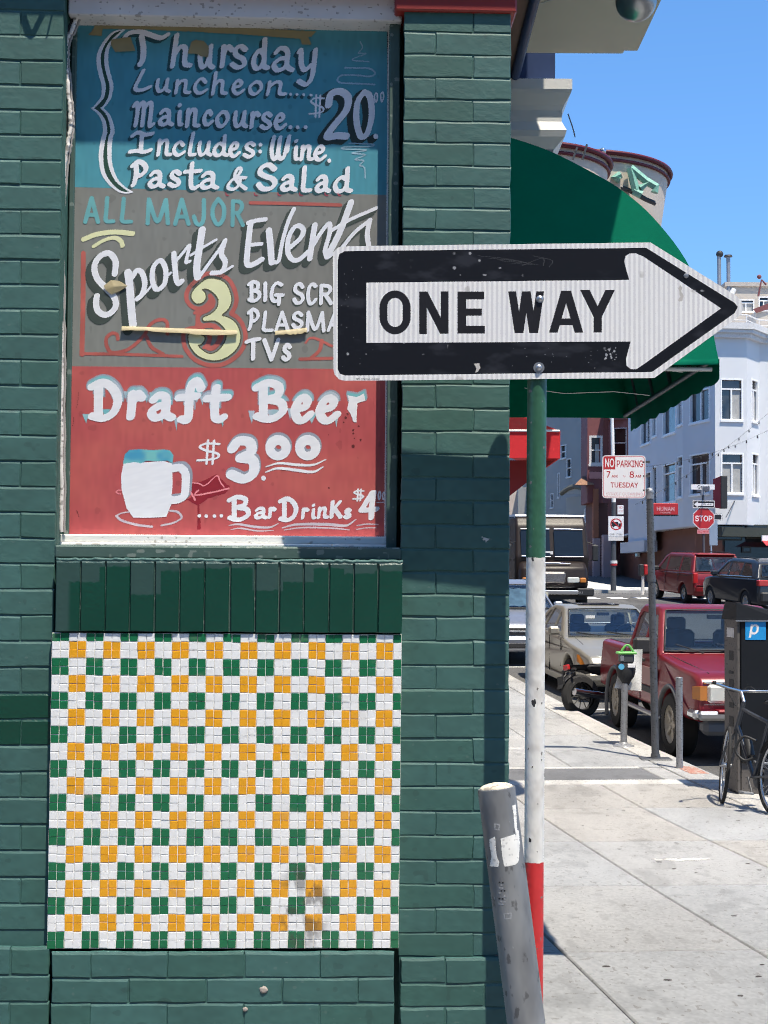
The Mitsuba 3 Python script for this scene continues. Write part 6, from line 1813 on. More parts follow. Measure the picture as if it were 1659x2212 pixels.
def build_car(c, low, green, belt, tw, plan, glass_side, wind, rear=None, r=.07, seats=(-.1,), wheel_x=.45):
    """low/green: side outlines; tw(z) half-width factor above the belt; plan(x) half-width factor along the length. The cabin is hollow behind its panes."""
    def d_low(x, y, z):
        k = plan(x) * (1 - .05 * max(0, (.55 - z) / .4)) * (1 - .03 * max(0, z - .75) / .3)
        return (x, y * k, z)

    def d_gr(x, y, z):
        return (x, y * tw(z) * plan(x * .8), z)
    c.add('body', loft(low, c.Wd, r, d_low), c.paint, smooth=38)
    hw = c.Wd * .97 / 2
    shell = to_man(loft(green, c.Wd * .97, .05, d_gr, True))
    inn = Polygon(green).buffer(-.05)
    inner = to_man(loft(list(inn.exterior.coords)[:-1], c.Wd * .97 - .10, .05, d_gr, True))
    cuts = inner
    for g in glass_side:
        e = trimesh.creation.extrude_polygon(Polygon(g), 3.0, engine='earcut')
        v = e.vertices
        e = trimesh.Trimesh(np.stack([v[:, 0], 1.5 - v[:, 2], v[:, 1]], 1), e.faces, process=False)
        cuts = cuts + to_man(e)
    edge = []
    for nm, w_ in (('windscreen', wind), ('rear_window', rear)):
        if not w_: continue
        (x0, z0), (x1, z1), f0, f1 = w_
        nrm = np.array([z1 - z0, 0, -(x1 - x0)])
        nrm /= np.linalg.norm(nrm)
        if (nrm[0] < 0) == (nm == 'windscreen'): nrm = -nrm

        def fn(a, b, off=.006):
            x, z = x0 + (x1 - x0) * b, z0 + (z1 - z0) * b
            wv = hw * tw(z) * plan(x * .8) * (f0 + (f1 - f0) * b)
            u_ = (a * 2 - 1)
            return np.array([x, u_ * wv, z]) + nrm * (off + .016 * (1 - u_ * u_))
        corners = [fn(a, b, o_) for a in (0, 1) for b in (0, 1) for o_ in (-.16, .16)]
        cuts = cuts + to_man(trimesh.convex.convex_hull(np.array(corners)))
        g = sheet(fn, 12, 5)
        if (g.face_normals.mean(0) @ nrm) < 0: g = trimesh.Trimesh(g.vertices, g.faces[:, ::-1], process=False)
        c.add(nm, g, M_PANE, smooth=True)
        loop = [fn(a, 0, .008) for a in np.linspace(0, 1, 9)] + [fn(1, b, .008) for b in np.linspace(.2, 1, 5)] + [fn(a, 1, .008) for a in np.linspace(.9, 0, 9)] + [fn(0, b, .008) for b in np.linspace(.8, .2, 4)]
        edge.append(tube(loop, .011, 6, close=True))
    c.add('cabin', from_man(shell - cuts), c.paint, smooth=38)
    for m_ in edge: c.add('glass_seal', m_, M_PLASTIC, smooth=True)
    for sd in (-1, 1):
        for g in glass_side:
            e = resample(g, .12)
            V = np.array([[x, sd * (hw * tw(z) * plan(x * .8) - .012), z] for x, z in e])
            N = len(e)
            tri = earcut.triangulate_float64(e, np.array([N], dtype=np.uint32)).reshape(-1, 3)
            c.add('side_window', trimesh.Trimesh(V, tri if sd < 0 else tri[:, ::-1], process=False), M_PANE)
    xs_g = [q[0] for q in green]
    zlow = min(q[1] for q in green)
    c.add('interior_deck', bx(min(xs_g) + .12, max(xs_g) - .14, -hw * .86, hw * .86, zlow - .02, zlow + .062), M_TRIMIN)
    c.add('dashboard', bx(wind[0][0] - .42, wind[0][0] - .07, -hw * .82, hw * .82, zlow + .02, wind[0][1] + .02, .03), M_TRIMIN, smooth=30)
    zs = wind[1][1] - .16
    for sx in seats:
        for sd in (-1, 1):
            st_ = cat([bx(sx - .10, sx + .06, sd * .36 - .23, sd * .36 + .23, zlow, zs - .10, .05), bx(sx - .09, sx + .01, sd * .36 - .12, sd * .36 + .12, zs - .12, zs + .06, .03)])
            c.add('seat', st_, M_SEAT, smooth=30)
    sw_ = tube([(wheel_x + .06 * math.sin(t), .36 + .18 * math.cos(t), wind[0][1] + .02 + .16 * math.sin(t)) for t in np.linspace(0, 2 * np.pi, 22, endpoint=False)], .014, 6, close=True)
    c.add('steering_wheel', sw_, M_PLASTIC, smooth=True)
    c.add('inside_mirror', bx(wind[1][0] + .02, wind[1][0] + .05, -.11, .11, wind[1][1] - .10, wind[1][1] - .04, .01), M_PLASTIC)


def arches(profile_bottom, wheels, rr, z0):
    """The under edge of a side outline, from rear to front, with wheel arches."""
    out = [(profile_bottom[0], z0)]
    for x in sorted(wheels):
        a = np.linspace(math.pi, 0, 12)
        out += [(x + rr * math.cos(t), max(z0, z0 + .0) if False else (rr * math.sin(t) + .30 if rr * math.sin(t) + .30 > z0 else z0)) for t in a]
    out.append((profile_bottom[1], z0))
    return out


P_RED = car_paint('pickup_red', (.17, .009, .016), .25)
P_BEIGE = car_paint('sedan_beige', (.33, .31, .262), .5, .30)
P_GREY = car_paint('crossover_grey', (.26, .28, .33), .55, .3)
P_VAN = car_paint('minivan_red', (.22, .010, .014), .25)
P_NAVY = car_paint('suv_dark', (.022, .026, .034), .3, .2)
P_BROWN = mat('truck_brown', vary((.020, .0135, .011), .08, 3), .42, 0, .3)
M_RIM = mat('alloy_rim', vary((.42, .41, .39), .1, 10), .4, .7)
M_RIMD = mat('dusty_rim', vary((.36, .33, .28), .1, 10), .55, .3)
M_PLATE = mat('licence_plate', vary((.55, .52, .42), .2, 30), .6)
M_FLARE = mat('grey_flare', (.10, .105, .115), .6)

# ---- red pickup, parked nose towards us by the meter
c = Car('red_pickup', 'dark red pickup with grey wheel flares parked behind the parking meter', P_RED, 4.45, 1.36, math.pi + .026, 4.9, 1.76, 1.74)
wx_ = [1.48, -1.42]
bot = arches((-2.42, 2.36), wx_, .50, .50)
low = bot + [(2.40, .60), (2.40, .86), (2.36, .99), (2.22, 1.055), (1.5, 1.12), (.92, 1.17), (.80, 1.18), (-.78, 1.18), (-.80, 1.16), (-2.42, 1.16), (-2.45, .7)]
green_ = [(-.78, 1.14), (.90, 1.14), (.34, 1.70), (.20, 1.74), (-.50, 1.74), (-.66, 1.68)]
plan = lambda x: 1 - .10 * max(0, (x - 1.5) / .9) ** 2 - .015 * max(0, (-x - 1.9) / .5) ** 2
tw = lambda z: 1 - .20 * max(0, z - 1.14) / .6
build_car(c, low, green_, 1.16, tw, plan, [[(.10, 1.20), (.76, 1.20), (.34, 1.62), (.10, 1.64)], [(-.62, 1.20), (.02, 1.20), (.02, 1.64), (-.46, 1.64), (-.58, 1.56)]], ((.88, 1.20), (.36, 1.68), .93, .90), ((-.785, 1.24), (-.67, 1.62), .9, .88))
c.wheels(wx_, .375, .25, 1.50, M_RIMD, .03)
for sd in (-1, 1):
    for x in wx_:
        a = np.linspace(math.radians(200), math.radians(-20), 22)
        fl_ = sheet(lambda i, j: [x + (.50 + .065 * j) * math.cos(a[int(round(i * 21))]), sd * (.855 + .045 * math.sin(math.pi * j)), .30 + (.50 + .065 * j) * math.sin(a[int(round(i * 21))])], 21, 4)
        c.add('wheel_flare', thicken(fl_, .02), M_FLARE, smooth=True)
    hl = c.add('headlight', bx(2.33, 2.435, sd * .38 if sd > 0 else -.68, sd * .68 if sd > 0 else -.38, .72, .93, .03), M_LENS, smooth=30)
    c.add('indicator', trimesh.convex.convex_hull(np.array([[2.432, sd * .69, .75], [2.432, sd * .69, .91], [2.30, sd * .825, .76], [2.30, sd * .825, .90], [2.41, sd * .765, .75], [2.41, sd * .765, .91], [2.3, sd * .69, .75], [2.3, sd * .69, .91]])), M_AMBER)
    c.add('fog_light', revolve([(0, .02), (.06, .015), (.07, 0), (.07, -.05)], (2.44, sd * .42, .50), (0, 1, 0), (0, 0, 1), n=20), M_CHROME, smooth=30)
    c.add('mirror', cat([bx(.62, .76, sd * .90 if sd > 0 else -1.12, sd * 1.12 if sd > 0 else -.90, 1.16, 1.36, .03), bx(.66, .74, min(sd * .84, sd * .92), max(sd * .84, sd * .92), 1.18, 1.24)]), M_PLASTIC, smooth=30)
    c.add('door_seam', cat([bx(.055, .068, sd * .882 - .006, sd * .882 + .006, .55, 1.16), bx(.92, .932, sd * .882 - .006, sd * .882 + .006, .75, 1.14), bx(-.785, -.775, sd * .882 - .008, sd * .882 + .008, .55, 1.16)]), M_PLASTIC)
    c.add('door_handle', bx(.14, .30, sd * .892 - .016, sd * .892 + .016, 1.03, 1.07, .008), M_PLASTIC)
    c.add('side_moulding', bx(-.86, .92, sd * .888 - .012, sd * .888 + .012, .66, .74, .008), M_PLASTIC)
    c.add('side_step', tube([(-.95, sd * .86, .40), (1.0, sd * .86, .40)], .035, 8), M_ALU, smooth=True)
    c.add('lower_panel', bx(-.86, .92, sd * .884 - .01, sd * .884 + .006, .755, .98, .004), mat('lower_panel_tone_%d' % (sd + 1), vary((.26, .13, .125), .1, 3), .4, .2, coat=.6), label='paler mauve lower side panel')  # paler mauve strip along the lower door side
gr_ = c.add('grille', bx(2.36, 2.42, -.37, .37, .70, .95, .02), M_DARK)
c.add('grille_frame', cat([bx(2.38, 2.44, -.38, .38, .93, .975, .012), bx(2.38, 2.44, -.38, .38, .685, .72, .012), bx(2.39, 2.44, -.04, .04, .72, .93, .01)] + [bx(2.385, 2.43, -.37, .37, z, z + .02, .004) for z in (.77, .83, .88)] + [tube([(2.43, .11 * math.cos(t), .83 + .09 * math.sin(t)) for t in np.linspace(0, 2 * math.pi, 24, endpoint=False)], .012, 6, close=True)]), M_CHROME, smooth=30)
c.add('headlight_trim', cat([bx(2.32, 2.40, -.72, .72, .94, .965, .008), bx(2.32, 2.40, -.72, .72, .69, .715, .008)]), M_CHROME, smooth=30)
c.add('bumper', cat([bx(2.34, 2.56, -.82, .82, .535, .64, .03), bx(2.18, 2.46, -.86, -.72, .535, .64, .03), bx(2.18, 2.46, .72, .86, .535, .64, .03)]), M_CHROME, smooth=30)
c.add('bumper_pad', cat([bx(2.30, 2.575, -.60, .60, .62, .655, .01)]), M_SIGNR if False else P_RED)
c.add('valance', bx(2.25, 2.50, -.74, .74, .36, .535, .05), M_FLARE, smooth=30)
c.add('licence_plate', bx(2.50, 2.515, -.16, .16, .415, .54, .006), M_PLATE)
c.add('bed_shade', bx(-2.36, -.84, -.74, .74, 1.10, 1.168), M_DARK)  # dark lid at rail height, in place of the shaded open bed
c.add('rear_bumper', bx(-2.60, -2.40, -.80, .80, .50, .66, .03), M_CHROME, smooth=30)
c.add('wiper', cat([tube([(.93, .35, 1.185), (.80, -.10, 1.29)], .012, 5), tube([(.93, -.30, 1.185), (.80, -.62, 1.28)], .012, 5)]), M_PLASTIC)
c.add('bonnet_seam', cat([tube([(.95, sd * .74, 1.165), (1.6, sd * .70, 1.115), (2.25, sd * .62, 1.045)], .006, 5) for sd in (-1, 1)]), M_PLASTIC)

# ---- beige sedan behind the motorcycle
c = Car('beige_sedan', 'beige saloon car with a sunroof parked between the pickup and the grey car', P_BEIGE, 11.25, 1.60, math.pi, 4.75, 1.76, 1.43)
wx_ = [1.42, -1.32]
bot = arches((-2.36, 2.30), wx_, .37, .24)
low = bot + [(2.36, .34), (2.38, .58), (2.28, .72), (1.9, .83), (1.0, .94), (.94, .95), (-1.45, 1.0), (-2.2, .98), (-2.36, .86), (-2.40, .45)]
green_ = [(-1.62, .95), (1.06, .90), (.18, 1.38), (-.05, 1.425), (-.62, 1.42), (-.95, 1.36)]
plan = lambda x: 1 - .20 * max(0, (x - 1.35) / 1.0) ** 2 - .12 * max(0, (-x - 1.5) / .9) ** 2
tw = lambda z: 1 - .26 * max(0, z - .93) / .5
build_car(c, low, green_, .95, tw, plan, [[(.04, .98), (.74, .96), (.14, 1.30), (.04, 1.33)], [(-.80, .99), (-.02, .98), (-.02, 1.34), (-.55, 1.35)], [(-1.22, 1.0), (-.86, .99), (-.62, 1.32), (-.80, 1.30)]], ((1.03, .95), (.22, 1.36), .90, .90), ((-1.55, 1.0), (-.97, 1.34), .88, .86))
c.wheels(wx_, .315, .21, 1.52, M_RIM, .08)
for sd in (-1, 1):
    c.add('headlight', trimesh.convex.convex_hull(np.array([[2.40, sd * .40, .57], [2.37, sd * .40, .72], [2.27, sd * .72, .57], [2.16, sd * .72, .74], [1.94, sd * .82, .63], [1.94, sd * .82, .75], [2.41, sd * .42, .63]])), M_LENS, smooth=30)
    c.add('indicator', trimesh.convex.convex_hull(np.array([[2.20, sd * .735, .57], [2.12, sd * .75, .72], [1.93, sd * .835, .62], [1.93, sd * .835, .73], [2.07, sd * .81, .58]])), M_AMBER)
    c.add('mirror', cat([bx(.62, .76, min(sd * .86, sd * 1.04), max(sd * .86, sd * 1.04), .96, 1.10, .03), bx(.64, .72, min(sd * .78, sd * .9), max(sd * .78, sd * .9), .97, 1.02)]), P_BEIGE, smooth=30)
    c.add('door_seam', cat([bx(-.03, -.02, sd * .868 - .008, sd * .868 + .008, .30, .96), bx(.88, .89, sd * .868 - .008, sd * .868 + .008, .45, .93), bx(-.95, -.94, sd * .862 - .01, sd * .862 + .01, .5, .96)]), M_PLASTIC)
    c.add('sill_panel', bx(-.92, 1.02, sd * .850 - .02, sd * .850 + .02, .20, .32, .01), P_BEIGE)
    c.add('bonnet_seam', tube([(1.0, sd * .66, .935), (1.6, sd * .66, .865), (2.18, sd * .58, .725)], .007, 5), M_PLASTIC)
c.add('grille', bx(2.30, 2.365, -.32, .32, .55, .67, .015), M_DARK)
c.add('grille_bar', cat([bx(2.34, 2.38, -.33, .33, z, z + .018, .004) for z in (.555, .60, .655)]), M_CHROME)
c.add('bumper', bx(2.20, 2.42, -.78, .78, .30, .50, .06), P_BEIGE, smooth=30)
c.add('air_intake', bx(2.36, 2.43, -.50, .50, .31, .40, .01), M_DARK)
c.add('licence_plate', bx(2.425, 2.435, -.15, .15, .40, .50, .004), M_PLATE)
c.add('sunroof', thicken(sheet(lambda a, b: [-.58 + .55 * b, -.36 + .72 * a, 1.43 + .004 * math.sin(math.pi * b)], 4, 4), .012), M_GLASSD)
c.add('windscreen_label', cat([bx(.50, .515, -.36, -.20, 1.225, 1.275)]), M_STK)
c.add('wiper', cat([tube([(1.06, .40, .965), (.94, -.10, 1.03)], .010, 5), tube([(1.06, -.20, .965), (.95, -.62, 1.02)], .010, 5)]), M_PLASTIC)

# ---- grey crossover, mostly behind the post
c = Car('grey_car', 'bluish grey car facing us at the corner wall behind the beige saloon', P_GREY, 17.3, 1.05, math.pi, 4.5, 1.80, 1.62)
wx_ = [1.38, -1.30]
bot = arches((-2.2, 2.15), wx_, .40, .28)
low = bot + [(2.22, .40), (2.22, .70), (2.08, .86), (1.7, .98), (1.0, 1.07), (-2.0, 1.12), (-2.22, .9), (-2.22, .45)]
green_ = [(-2.0, 1.08), (1.10, 1.03), (.25, 1.56), (0, 1.61), (-1.2, 1.60), (-1.7, 1.5)]
plan = lambda x: 1 - .16 * max(0, (x - 1.25) / .95) ** 2 - .08 * max(0, (-x - 1.5) / .7) ** 2
tw = lambda z: 1 - .24 * max(0, z - 1.05) / .55
build_car(c, low, green_, 1.05, tw, plan, [[(.04, 1.12), (.78, 1.10), (.16, 1.48), (.04, 1.50)], [(-.85, 1.13), (-.03, 1.12), (-.03, 1.52), (-.7, 1.52)], [(-1.6, 1.14), (-.92, 1.13), (-.78, 1.52), (-1.45, 1.46)]], ((1.07, 1.09), (.30, 1.53), .91, .90), ((-1.98, 1.16), (-1.7, 1.46), .9, .86))
c.wheels(wx_, .34, .22, 1.56, M_RIM)
for sd in (-1, 1):
    c.add('headlight', trimesh.convex.convex_hull(np.array([[2.16, sd * .42, .70], [2.14, sd * .42, .82], [1.98, sd * .74, .72], [1.92, sd * .74, .88], [1.74, sd * .82, .80], [1.74, sd * .82, .90]])), M_CHROME, smooth=30)
    c.add('mirror', bx(.66, .80, min(sd * .88, sd * 1.06), max(sd * .88, sd * 1.06), 1.08, 1.22, .03), P_GREY, smooth=30)
c.add('grille', bx(2.14, 2.235, -.38, .38, .62, .78, .02), M_DARK)
c.add('grille_bar', bx(2.19, 2.25, -.38, .38, .69, .715, .005), M_CHROME)
c.add('bumper', bx(2.05, 2.28, -.80, .80, .36, .60, .06), P_GREY, smooth=30)
c.add('air_intake', bx(2.22, 2.29, -.55, .55, .38, .48, .02), M_DARK)
c.add('sun_shade', thicken(sheet(lambda a, b: [.98 - .62 * b, (-.60 + 1.2 * a) * (1 - .1 * b), 1.135 + .33 * b + .01 * math.sin(a * 30)], 12, 3), .004), mat('silver_shade', vary((.30, .42, .48), .5, 5), .35, .5), label='silver sun shade behind the windscreen')
c.add('roof_rail', cat([tube([(.1, sd * .60, 1.60), (-1.3, sd * .60, 1.60)], .018, 6) for sd in (-1, 1)]), M_PLASTIC)

# ---- brown delivery truck crossing the junction
yt = 50.2
tx = at(1196, 1200, yt)[0]
c = Car('brown_truck', 'brown delivery truck with a white highlight cap on its roof coming towards us at the junction', P_BROWN, 0, 0, math.pi, 6.5, 2.35, 3.0)
e1 = np.array([-S2[0] * .55, -S2[1], -.03]); e1 /= np.linalg.norm(e1)
c.M = frame_m([tx - e1[0] * 3.1, yt - e1[1] * 3.1, zg(yt + 1.0) - KERB], e1, np.array([-e1[1], e1[0], 0]) / np.hypot(e1[0], e1[1]))
c.M[:3, :3] *= 1.06
plan = lambda x: 1 - .05 * max(0, (x - 2.2) / 1.0) ** 2
boxp = [(-3.2, .62), (2.2, .62), (2.55, .9), (2.62, 1.62), (2.30, 2.62), (2.10, 2.86), (1.9, 2.90), (-3.2, 2.90)]
c.add('body', loft(boxp, 2.35, .10, lambda x, y, z: (x, y * (1 - .05 * max(0, z - 1.6) / 1.3), z)), P_BROWN, smooth=38)
nose = [(2.3, .62), (3.04, .64), (3.10, .95), (3.02, 1.28), (2.80, 1.46), (2.4, 1.55), (2.3, 1.5)]
c.add('bonnet', loft(nose, 2.20, .16, lambda x, y, z: (x - .14 * (y / 1.1) ** 2, y * (1 - .06 * max(0, z - 1.0)), z)), P_BROWN, smooth=45)
c.add('roof', loft([(-3.2, 2.88), (2.12, 2.88), (2.0, 2.95), (-3.2, 3.0)], 2.22, .08, lambda x, y, z: (x, y, z)), M_TRIMW, smooth=40)  # white cap carries the bright highlight along the roof as colour
for sd in (-1, 1):
    y0_, y1_ = (.07, .98) if sd > 0 else (-.98, -.07)
    pane_ = thicken(sheet(lambda a, b: [2.655 - .25 * b, y0_ + (y1_ - y0_) * a, 1.66 + .80 * b], 2, 2), .02)
    c.add('windscreen', pane_, M_GLASSD)
    c.add('windscreen_trim', cat([tube([(2.67, y0_, 1.63), (2.67, y1_, 1.63)], .022, 6), tube([(2.42, y0_, 2.49), (2.42, y1_, 2.49)], .022, 6)]), M_CHROME, smooth=True)
    c.add('headlight', bx(3.0, 3.10, min(sd * .40, sd * .78), max(sd * .40, sd * .78), .82, 1.0, .03), M_LENS)
    c.add('indicator', bx(2.95, 3.06, min(sd * .80, sd * 1.0), max(sd * .80, sd * 1.0), .82, .98, .03), M_AMBER)
    c.add('mirror', cat([bx(2.5, 2.56, min(sd * 1.28, sd * 1.48), max(sd * 1.28, sd * 1.48), 1.5, 2.0, .03), tube([(2.4, sd * 1.1, 2.1), (2.53, sd * 1.4, 2.0)], .015, 5), tube([(2.4, sd * 1.1, 1.5), (2.53, sd * 1.4, 1.55)], .015, 5)]), M_PLASTIC)
    c.add('bumper_end', bx(2.9, 3.2, min(sd * .7, sd * 1.22), max(sd * .7, sd * 1.22), .42, .66, .03), M_PLASTIC)
c.add('grille', bx(2.98, 3.11, -.36, .36, .80, 1.16, .06), mat('truck_grille', vary((.20, .19, .19), .5, 25), .5, .6))
c.add('bumper', bx(3.0, 3.2, -.9, .9, .46, .60, .03), M_CHROME, smooth=30)
c.add('bonnet_glint_strip', tube([(2.92, -.52, 1.42), (2.94, .0, 1.43), (2.92, .52, 1.42)], .02, 6), M_CHROME, smooth=True)  # bright strip added in place of a glint on the bonnet
c.add('licence_plate', bx(3.2, 3.215, -.55, -.22, .36, .54), M_PLATE)
c.add('underside_shade', bx(-3.1, 2.95, -1.0, 1.0, .30, .60), M_DARK)  # dark box in place of the shade beneath the truck
t_ = fit_text('UPS', .3, .12, .01) if False else None
c.wheels([2.35, -1.9], .42, .26, 1.95, M_RIMD)
c.add('dash_paper', bx(2.62, 2.63, -.62, .02, 1.70, 1.80), M_STK)

# ---- red minivan and dark SUV parked on the far side, tails towards us
c = Car('red_minivan', 'red minivan parked tail towards us on the far side below the stop sign', P_VAN, 0, 0, 0.0, 4.9, 1.95, 1.78)
y0c = 54.0
cx0 = at(1553, 1250, 52.6)[0]
hd = np.array([-.155, .988])
c.M = frame_m([cx0 + hd[0] * 2.45, 52.6 + hd[1] * 2.45, zg(54.5) - KERB + .02], [hd[0], hd[1], .045], np.array([-hd[1], hd[0], 0]))
wx_ = [1.50, -1.42]
bot = arches((-2.40, 2.36), wx_, .42, .30)
low = bot + [(2.42, .45), (2.38, .78), (2.0, .98), (1.5, 1.06), (-2.36, 1.12), (-2.44, .95), (-2.46, .5)]
green_ = [(-2.36, 1.08), (1.62, 1.0), (.75, 1.62), (.4, 1.73), (-1.7, 1.76), (-2.05, 1.70)]
plan = lambda x: 1 - .16 * max(0, (x - 1.4) / 1.0) ** 2 - .05 * max(0, (-x - 1.9) / .5) ** 2
tw = lambda z: 1 - .20 * max(0, z - 1.08) / .66
build_car(c, low, green_, 1.08, tw, plan, [[(.40, 1.12), (1.20, 1.08), (.62, 1.56), (.40, 1.60)], [(-.95, 1.14), (.32, 1.12), (.32, 1.62), (-.95, 1.64)], [(-2.10, 1.16), (-1.02, 1.14), (-1.02, 1.64), (-1.85, 1.62)]], ((1.58, 1.06), (.80, 1.58), .9, .88), ((-2.40, 1.16), (-2.12, 1.62), .90, .92))
c.wheels(wx_, .34, .22, 1.62, M_RIM)
for sd in (-1, 1):
    c.add('tail_light', bx(-2.47, -2.36, min(sd * .78, sd * .95), max(sd * .78, sd * .95), .74, 1.10, .02), M_REDLENS)
    c.add('mirror', bx(1.12, 1.24, min(sd * .92, sd * 1.14), max(sd * .92, sd * 1.14), 1.06, 1.22, .03), M_PLASTIC)
    c.add('roof_rail', tube([(.3, sd * .66, 1.78), (-1.7, sd * .66, 1.80)], .018, 6), M_PLASTIC)
    c.add('door_seam', cat([bx(.36, .372, sd * .967 - .008, sd * .967 + .008, .4, 1.1), bx(-.985, -.972, sd * .967 - .008, sd * .967 + .008, .4, 1.1), bx(-2.0, -.9, sd * .967 - .006, sd * .967 + .006, .98, .992)]), M_PLASTIC)
c.add('bumper', bx(-2.56, -2.3, -.90, .90, .42, .66, .05), P_VAN, smooth=30)
c.add('bumper_step', bx(-2.57, -2.4, -.86, .86, .655, .675), M_CHROME)
c.add('licence_plate', bx(-2.50, -2.485, -.16, .16, .80, .90), M_PLATE)
c.add('tailgate_bar', bx(-2.49, -2.46, -.30, .30, .93, .95), M_CHROME)
c.add('spoiler', bx(-2.16, -1.9, -.70, .70, 1.71, 1.76, .02), P_VAN, smooth=30)

c = Car('dark_suv', 'black SUV parked behind the red minivan at the right edge', P_NAVY, 0, 0, 0.0, 4.8, 1.95, 1.74)
y0c = 48.6
cx0 = at(1700, 1250, 46.4)[0]
hd = np.array([-.17, .985])
c.M = frame_m([cx0 + hd[0] * 2.4, 46.4 + hd[1] * 2.4, zg(48.4) - KERB + .02], [hd[0], hd[1], .045], np.array([-hd[1], hd[0], 0]))
wx_ = [1.46, -1.40]
bot = arches((-2.34, 2.30), wx_, .45, .34)
low = bot + [(2.36, .5), (2.34, .86), (2.0, 1.02), (1.2, 1.10), (-2.26, 1.16), (-2.38, .95), (-2.40, .55)]
green_ = [(-2.26, 1.12), (1.30, 1.06), (.45, 1.62), (.1, 1.71), (-1.5, 1.70), (-1.95, 1.62)]
tw = lambda z: 1 - .24 * max(0, z - 1.1) / .62
build_car(c, low, green_, 1.1, tw, plan, [[(.10, 1.16), (.95, 1.13), (.32, 1.56), (.10, 1.60)], [(-.90, 1.17), (.02, 1.16), (.02, 1.60), (-.90, 1.60)], [(-1.85, 1.2), (-.97, 1.18), (-.97, 1.60), (-1.50, 1.56)]], ((1.27, 1.10), (.5, 1.58), .9, .88), ((-2.30, 1.20), (-1.98, 1.56), .88, .86))
c.wheels(wx_, .375, .25, 1.62, M_RIM)
for sd in (-1, 1):
    c.add('tail_light', bx(-2.42, -2.22, min(sd * .50, sd * .94), max(sd * .50, sd * .94), .92, 1.10, .02), M_REDLENS)
    c.add('reflector', bx(-2.43, -2.38, min(sd * .60, sd * .86), max(sd * .60, sd * .86), .55, .60), M_REDLENS)
    c.add('window_trim', tube([(.95, sd * .955, 1.13), (-.6, sd * .955, 1.165), (-1.9, sd * .945, 1.185)], .012, 5), M_CHROME)
    c.add('roof_rail', tube([(.0, sd * .60, 1.73), (-.8, sd * .62, 1.76), (-1.6, sd * .60, 1.72)], .02, 6), M_PLASTIC)
    c.add('mirror', bx(.82, .95, min(sd * .92, sd * 1.14), max(sd * .92, sd * 1.14), 1.12, 1.27, .03), P_NAVY)
c.add('bumper', bx(-2.48, -2.25, -.88, .88, .42, .74, .05), M_PLASTIC, smooth=30)
c.add('licence_plate', bx(-2.44, -2.425, -.16, .16, .80, .90), M_PLATE)

# ---- motorcycle backed against the kerb
MK = thing('motorcycle', 'black motorcycle leaning at the kerb between the pickup and the beige saloon', 'motorcycle')
q = sp(7.15, .95)
hd2 = R2 * .94 + S2 * .34
e1 = np.array([hd2[0], hd2[1], 0])
tilt = np.array([-e1[1] * .17, e1[0] * .17, .985])
MM = frame_m([q[0], q[1], q[2] - KERB], e1, np.cross(tilt, e1))
def mk(nm, m, mt, **kw): return part(MK, nm, tf(m, MM), mt, **kw)
for x, nm in ((-.68, 'rear_wheel'), (.68, 'front_wheel')):
    base = frame_m([x, 0, .31], (1, 0, 0), (0, 0, 1))
    wk_ = mk(nm, tf(revolve([(.20, -.065), (.28, -.07), (.31, -.03), (.315, 0), (.31, .03), (.28, .07), (.20, .065)], n=36), base), M_RUBBER, smooth=40)
    part(wk_, 'rim', tf(tf(cat([tube([(.20 * math.cos(t), .20 * math.sin(t), 0) for t in np.linspace(0, 2 * np.pi, 30, endpoint=False)], .016, 6, close=True), cyl((0, 0, -.06), (0, 0, .06), .05, n=14)] + [tube([(.04 * math.cos(t), .04 * math.sin(t), .02), (.2 * math.cos(t + .1), .2 * math.sin(t + .1), 0)], .008, 4) for t in np.linspace(0, 2 * np.pi, 10, endpoint=False)]), base), MM), M_PLASTIC, smooth=30)
mk('tail_fairing', trimesh.convex.convex_hull(np.array([[-.86, -.06, .76], [-.86, .06, .76], [-.88, 0, .71], [-.2, -.14, .70], [-.2, .14, .70], [-.2, 0, .58], [-.5, -.12, .76], [-.5, .12, .76]])), M_BLACK, smooth=30)
mk('seat', bx(-.58, .05, -.13, .13, .68, .77, .04), M_PLASTIC, smooth=30)
mk('fuel_tank', tf(sphere((0, 0, 0), 1, 3), np.diag([.30, .16, .15, 1.0]) + np.array([[0, 0, 0, .28], [0, 0, 0, 0], [0, 0, 0, .78], [0, 0, 0, 0]])), M_BLACK, smooth=True)
mk('engine', cat([bx(-.12, .34, -.17, .17, .30, .64, .05), cyl((.05, -.2, .42), (.05, .2, .42), .11, n=18), bx(.1, .3, -.14, .14, .6, .74, .02)]), M_DGALV, smooth=30)
mk('exhaust', cat([tube([(.25, -.16, .36), (0, -.2, .26), (-.3, -.2, .27)], .03, 8), cyl((-.3, -.2, .27), (-.92, -.22, .36), .05, .055, 14)]), M_CHROME, smooth=30)
mk('fork', cat([tube([(.68, sd * .10, .31), (.50, sd * .10, .95)], .022, 8) for sd in (-1, 1)] + [tube([(.46, -.36, 1.02), (.50, -.15, 1.0), (.50, .15, 1.0), (.46, .36, 1.02)], .014, 6)]), M_DGALV, smooth=True)
mk('headlamp', sphere((.62, 0, .90), .09, 3), M_CHROME, smooth=True)
mk('rear_mudguard', thicken(sheet(lambda a, b: [-.68 + .36 * math.cos(math.pi * (.35 + .55 * a)), (-.07 + .14 * b), .31 + .36 * math.sin(math.pi * (.35 + .55 * a))], 10, 3), .006), M_PLASTIC, smooth=True)
mk('tail_light', bx(-.90, -.85, -.07, .07, .69, .77, .015), M_REDLENS, smooth=30)
mk('number_plate_arm', cat([tube([(-.80, 0, .70), (-.98, 0, .56)], .014, 6), bx(-1.0, -.985, -.08, .08, .48, .60)]), M_PLASTIC)
mk('indicator', cat([cyl((-.82, sd * .06, .70), (-.84, sd * .18, .69), .018, n=10) for sd in (-1, 1)]), M_PLASTIC)
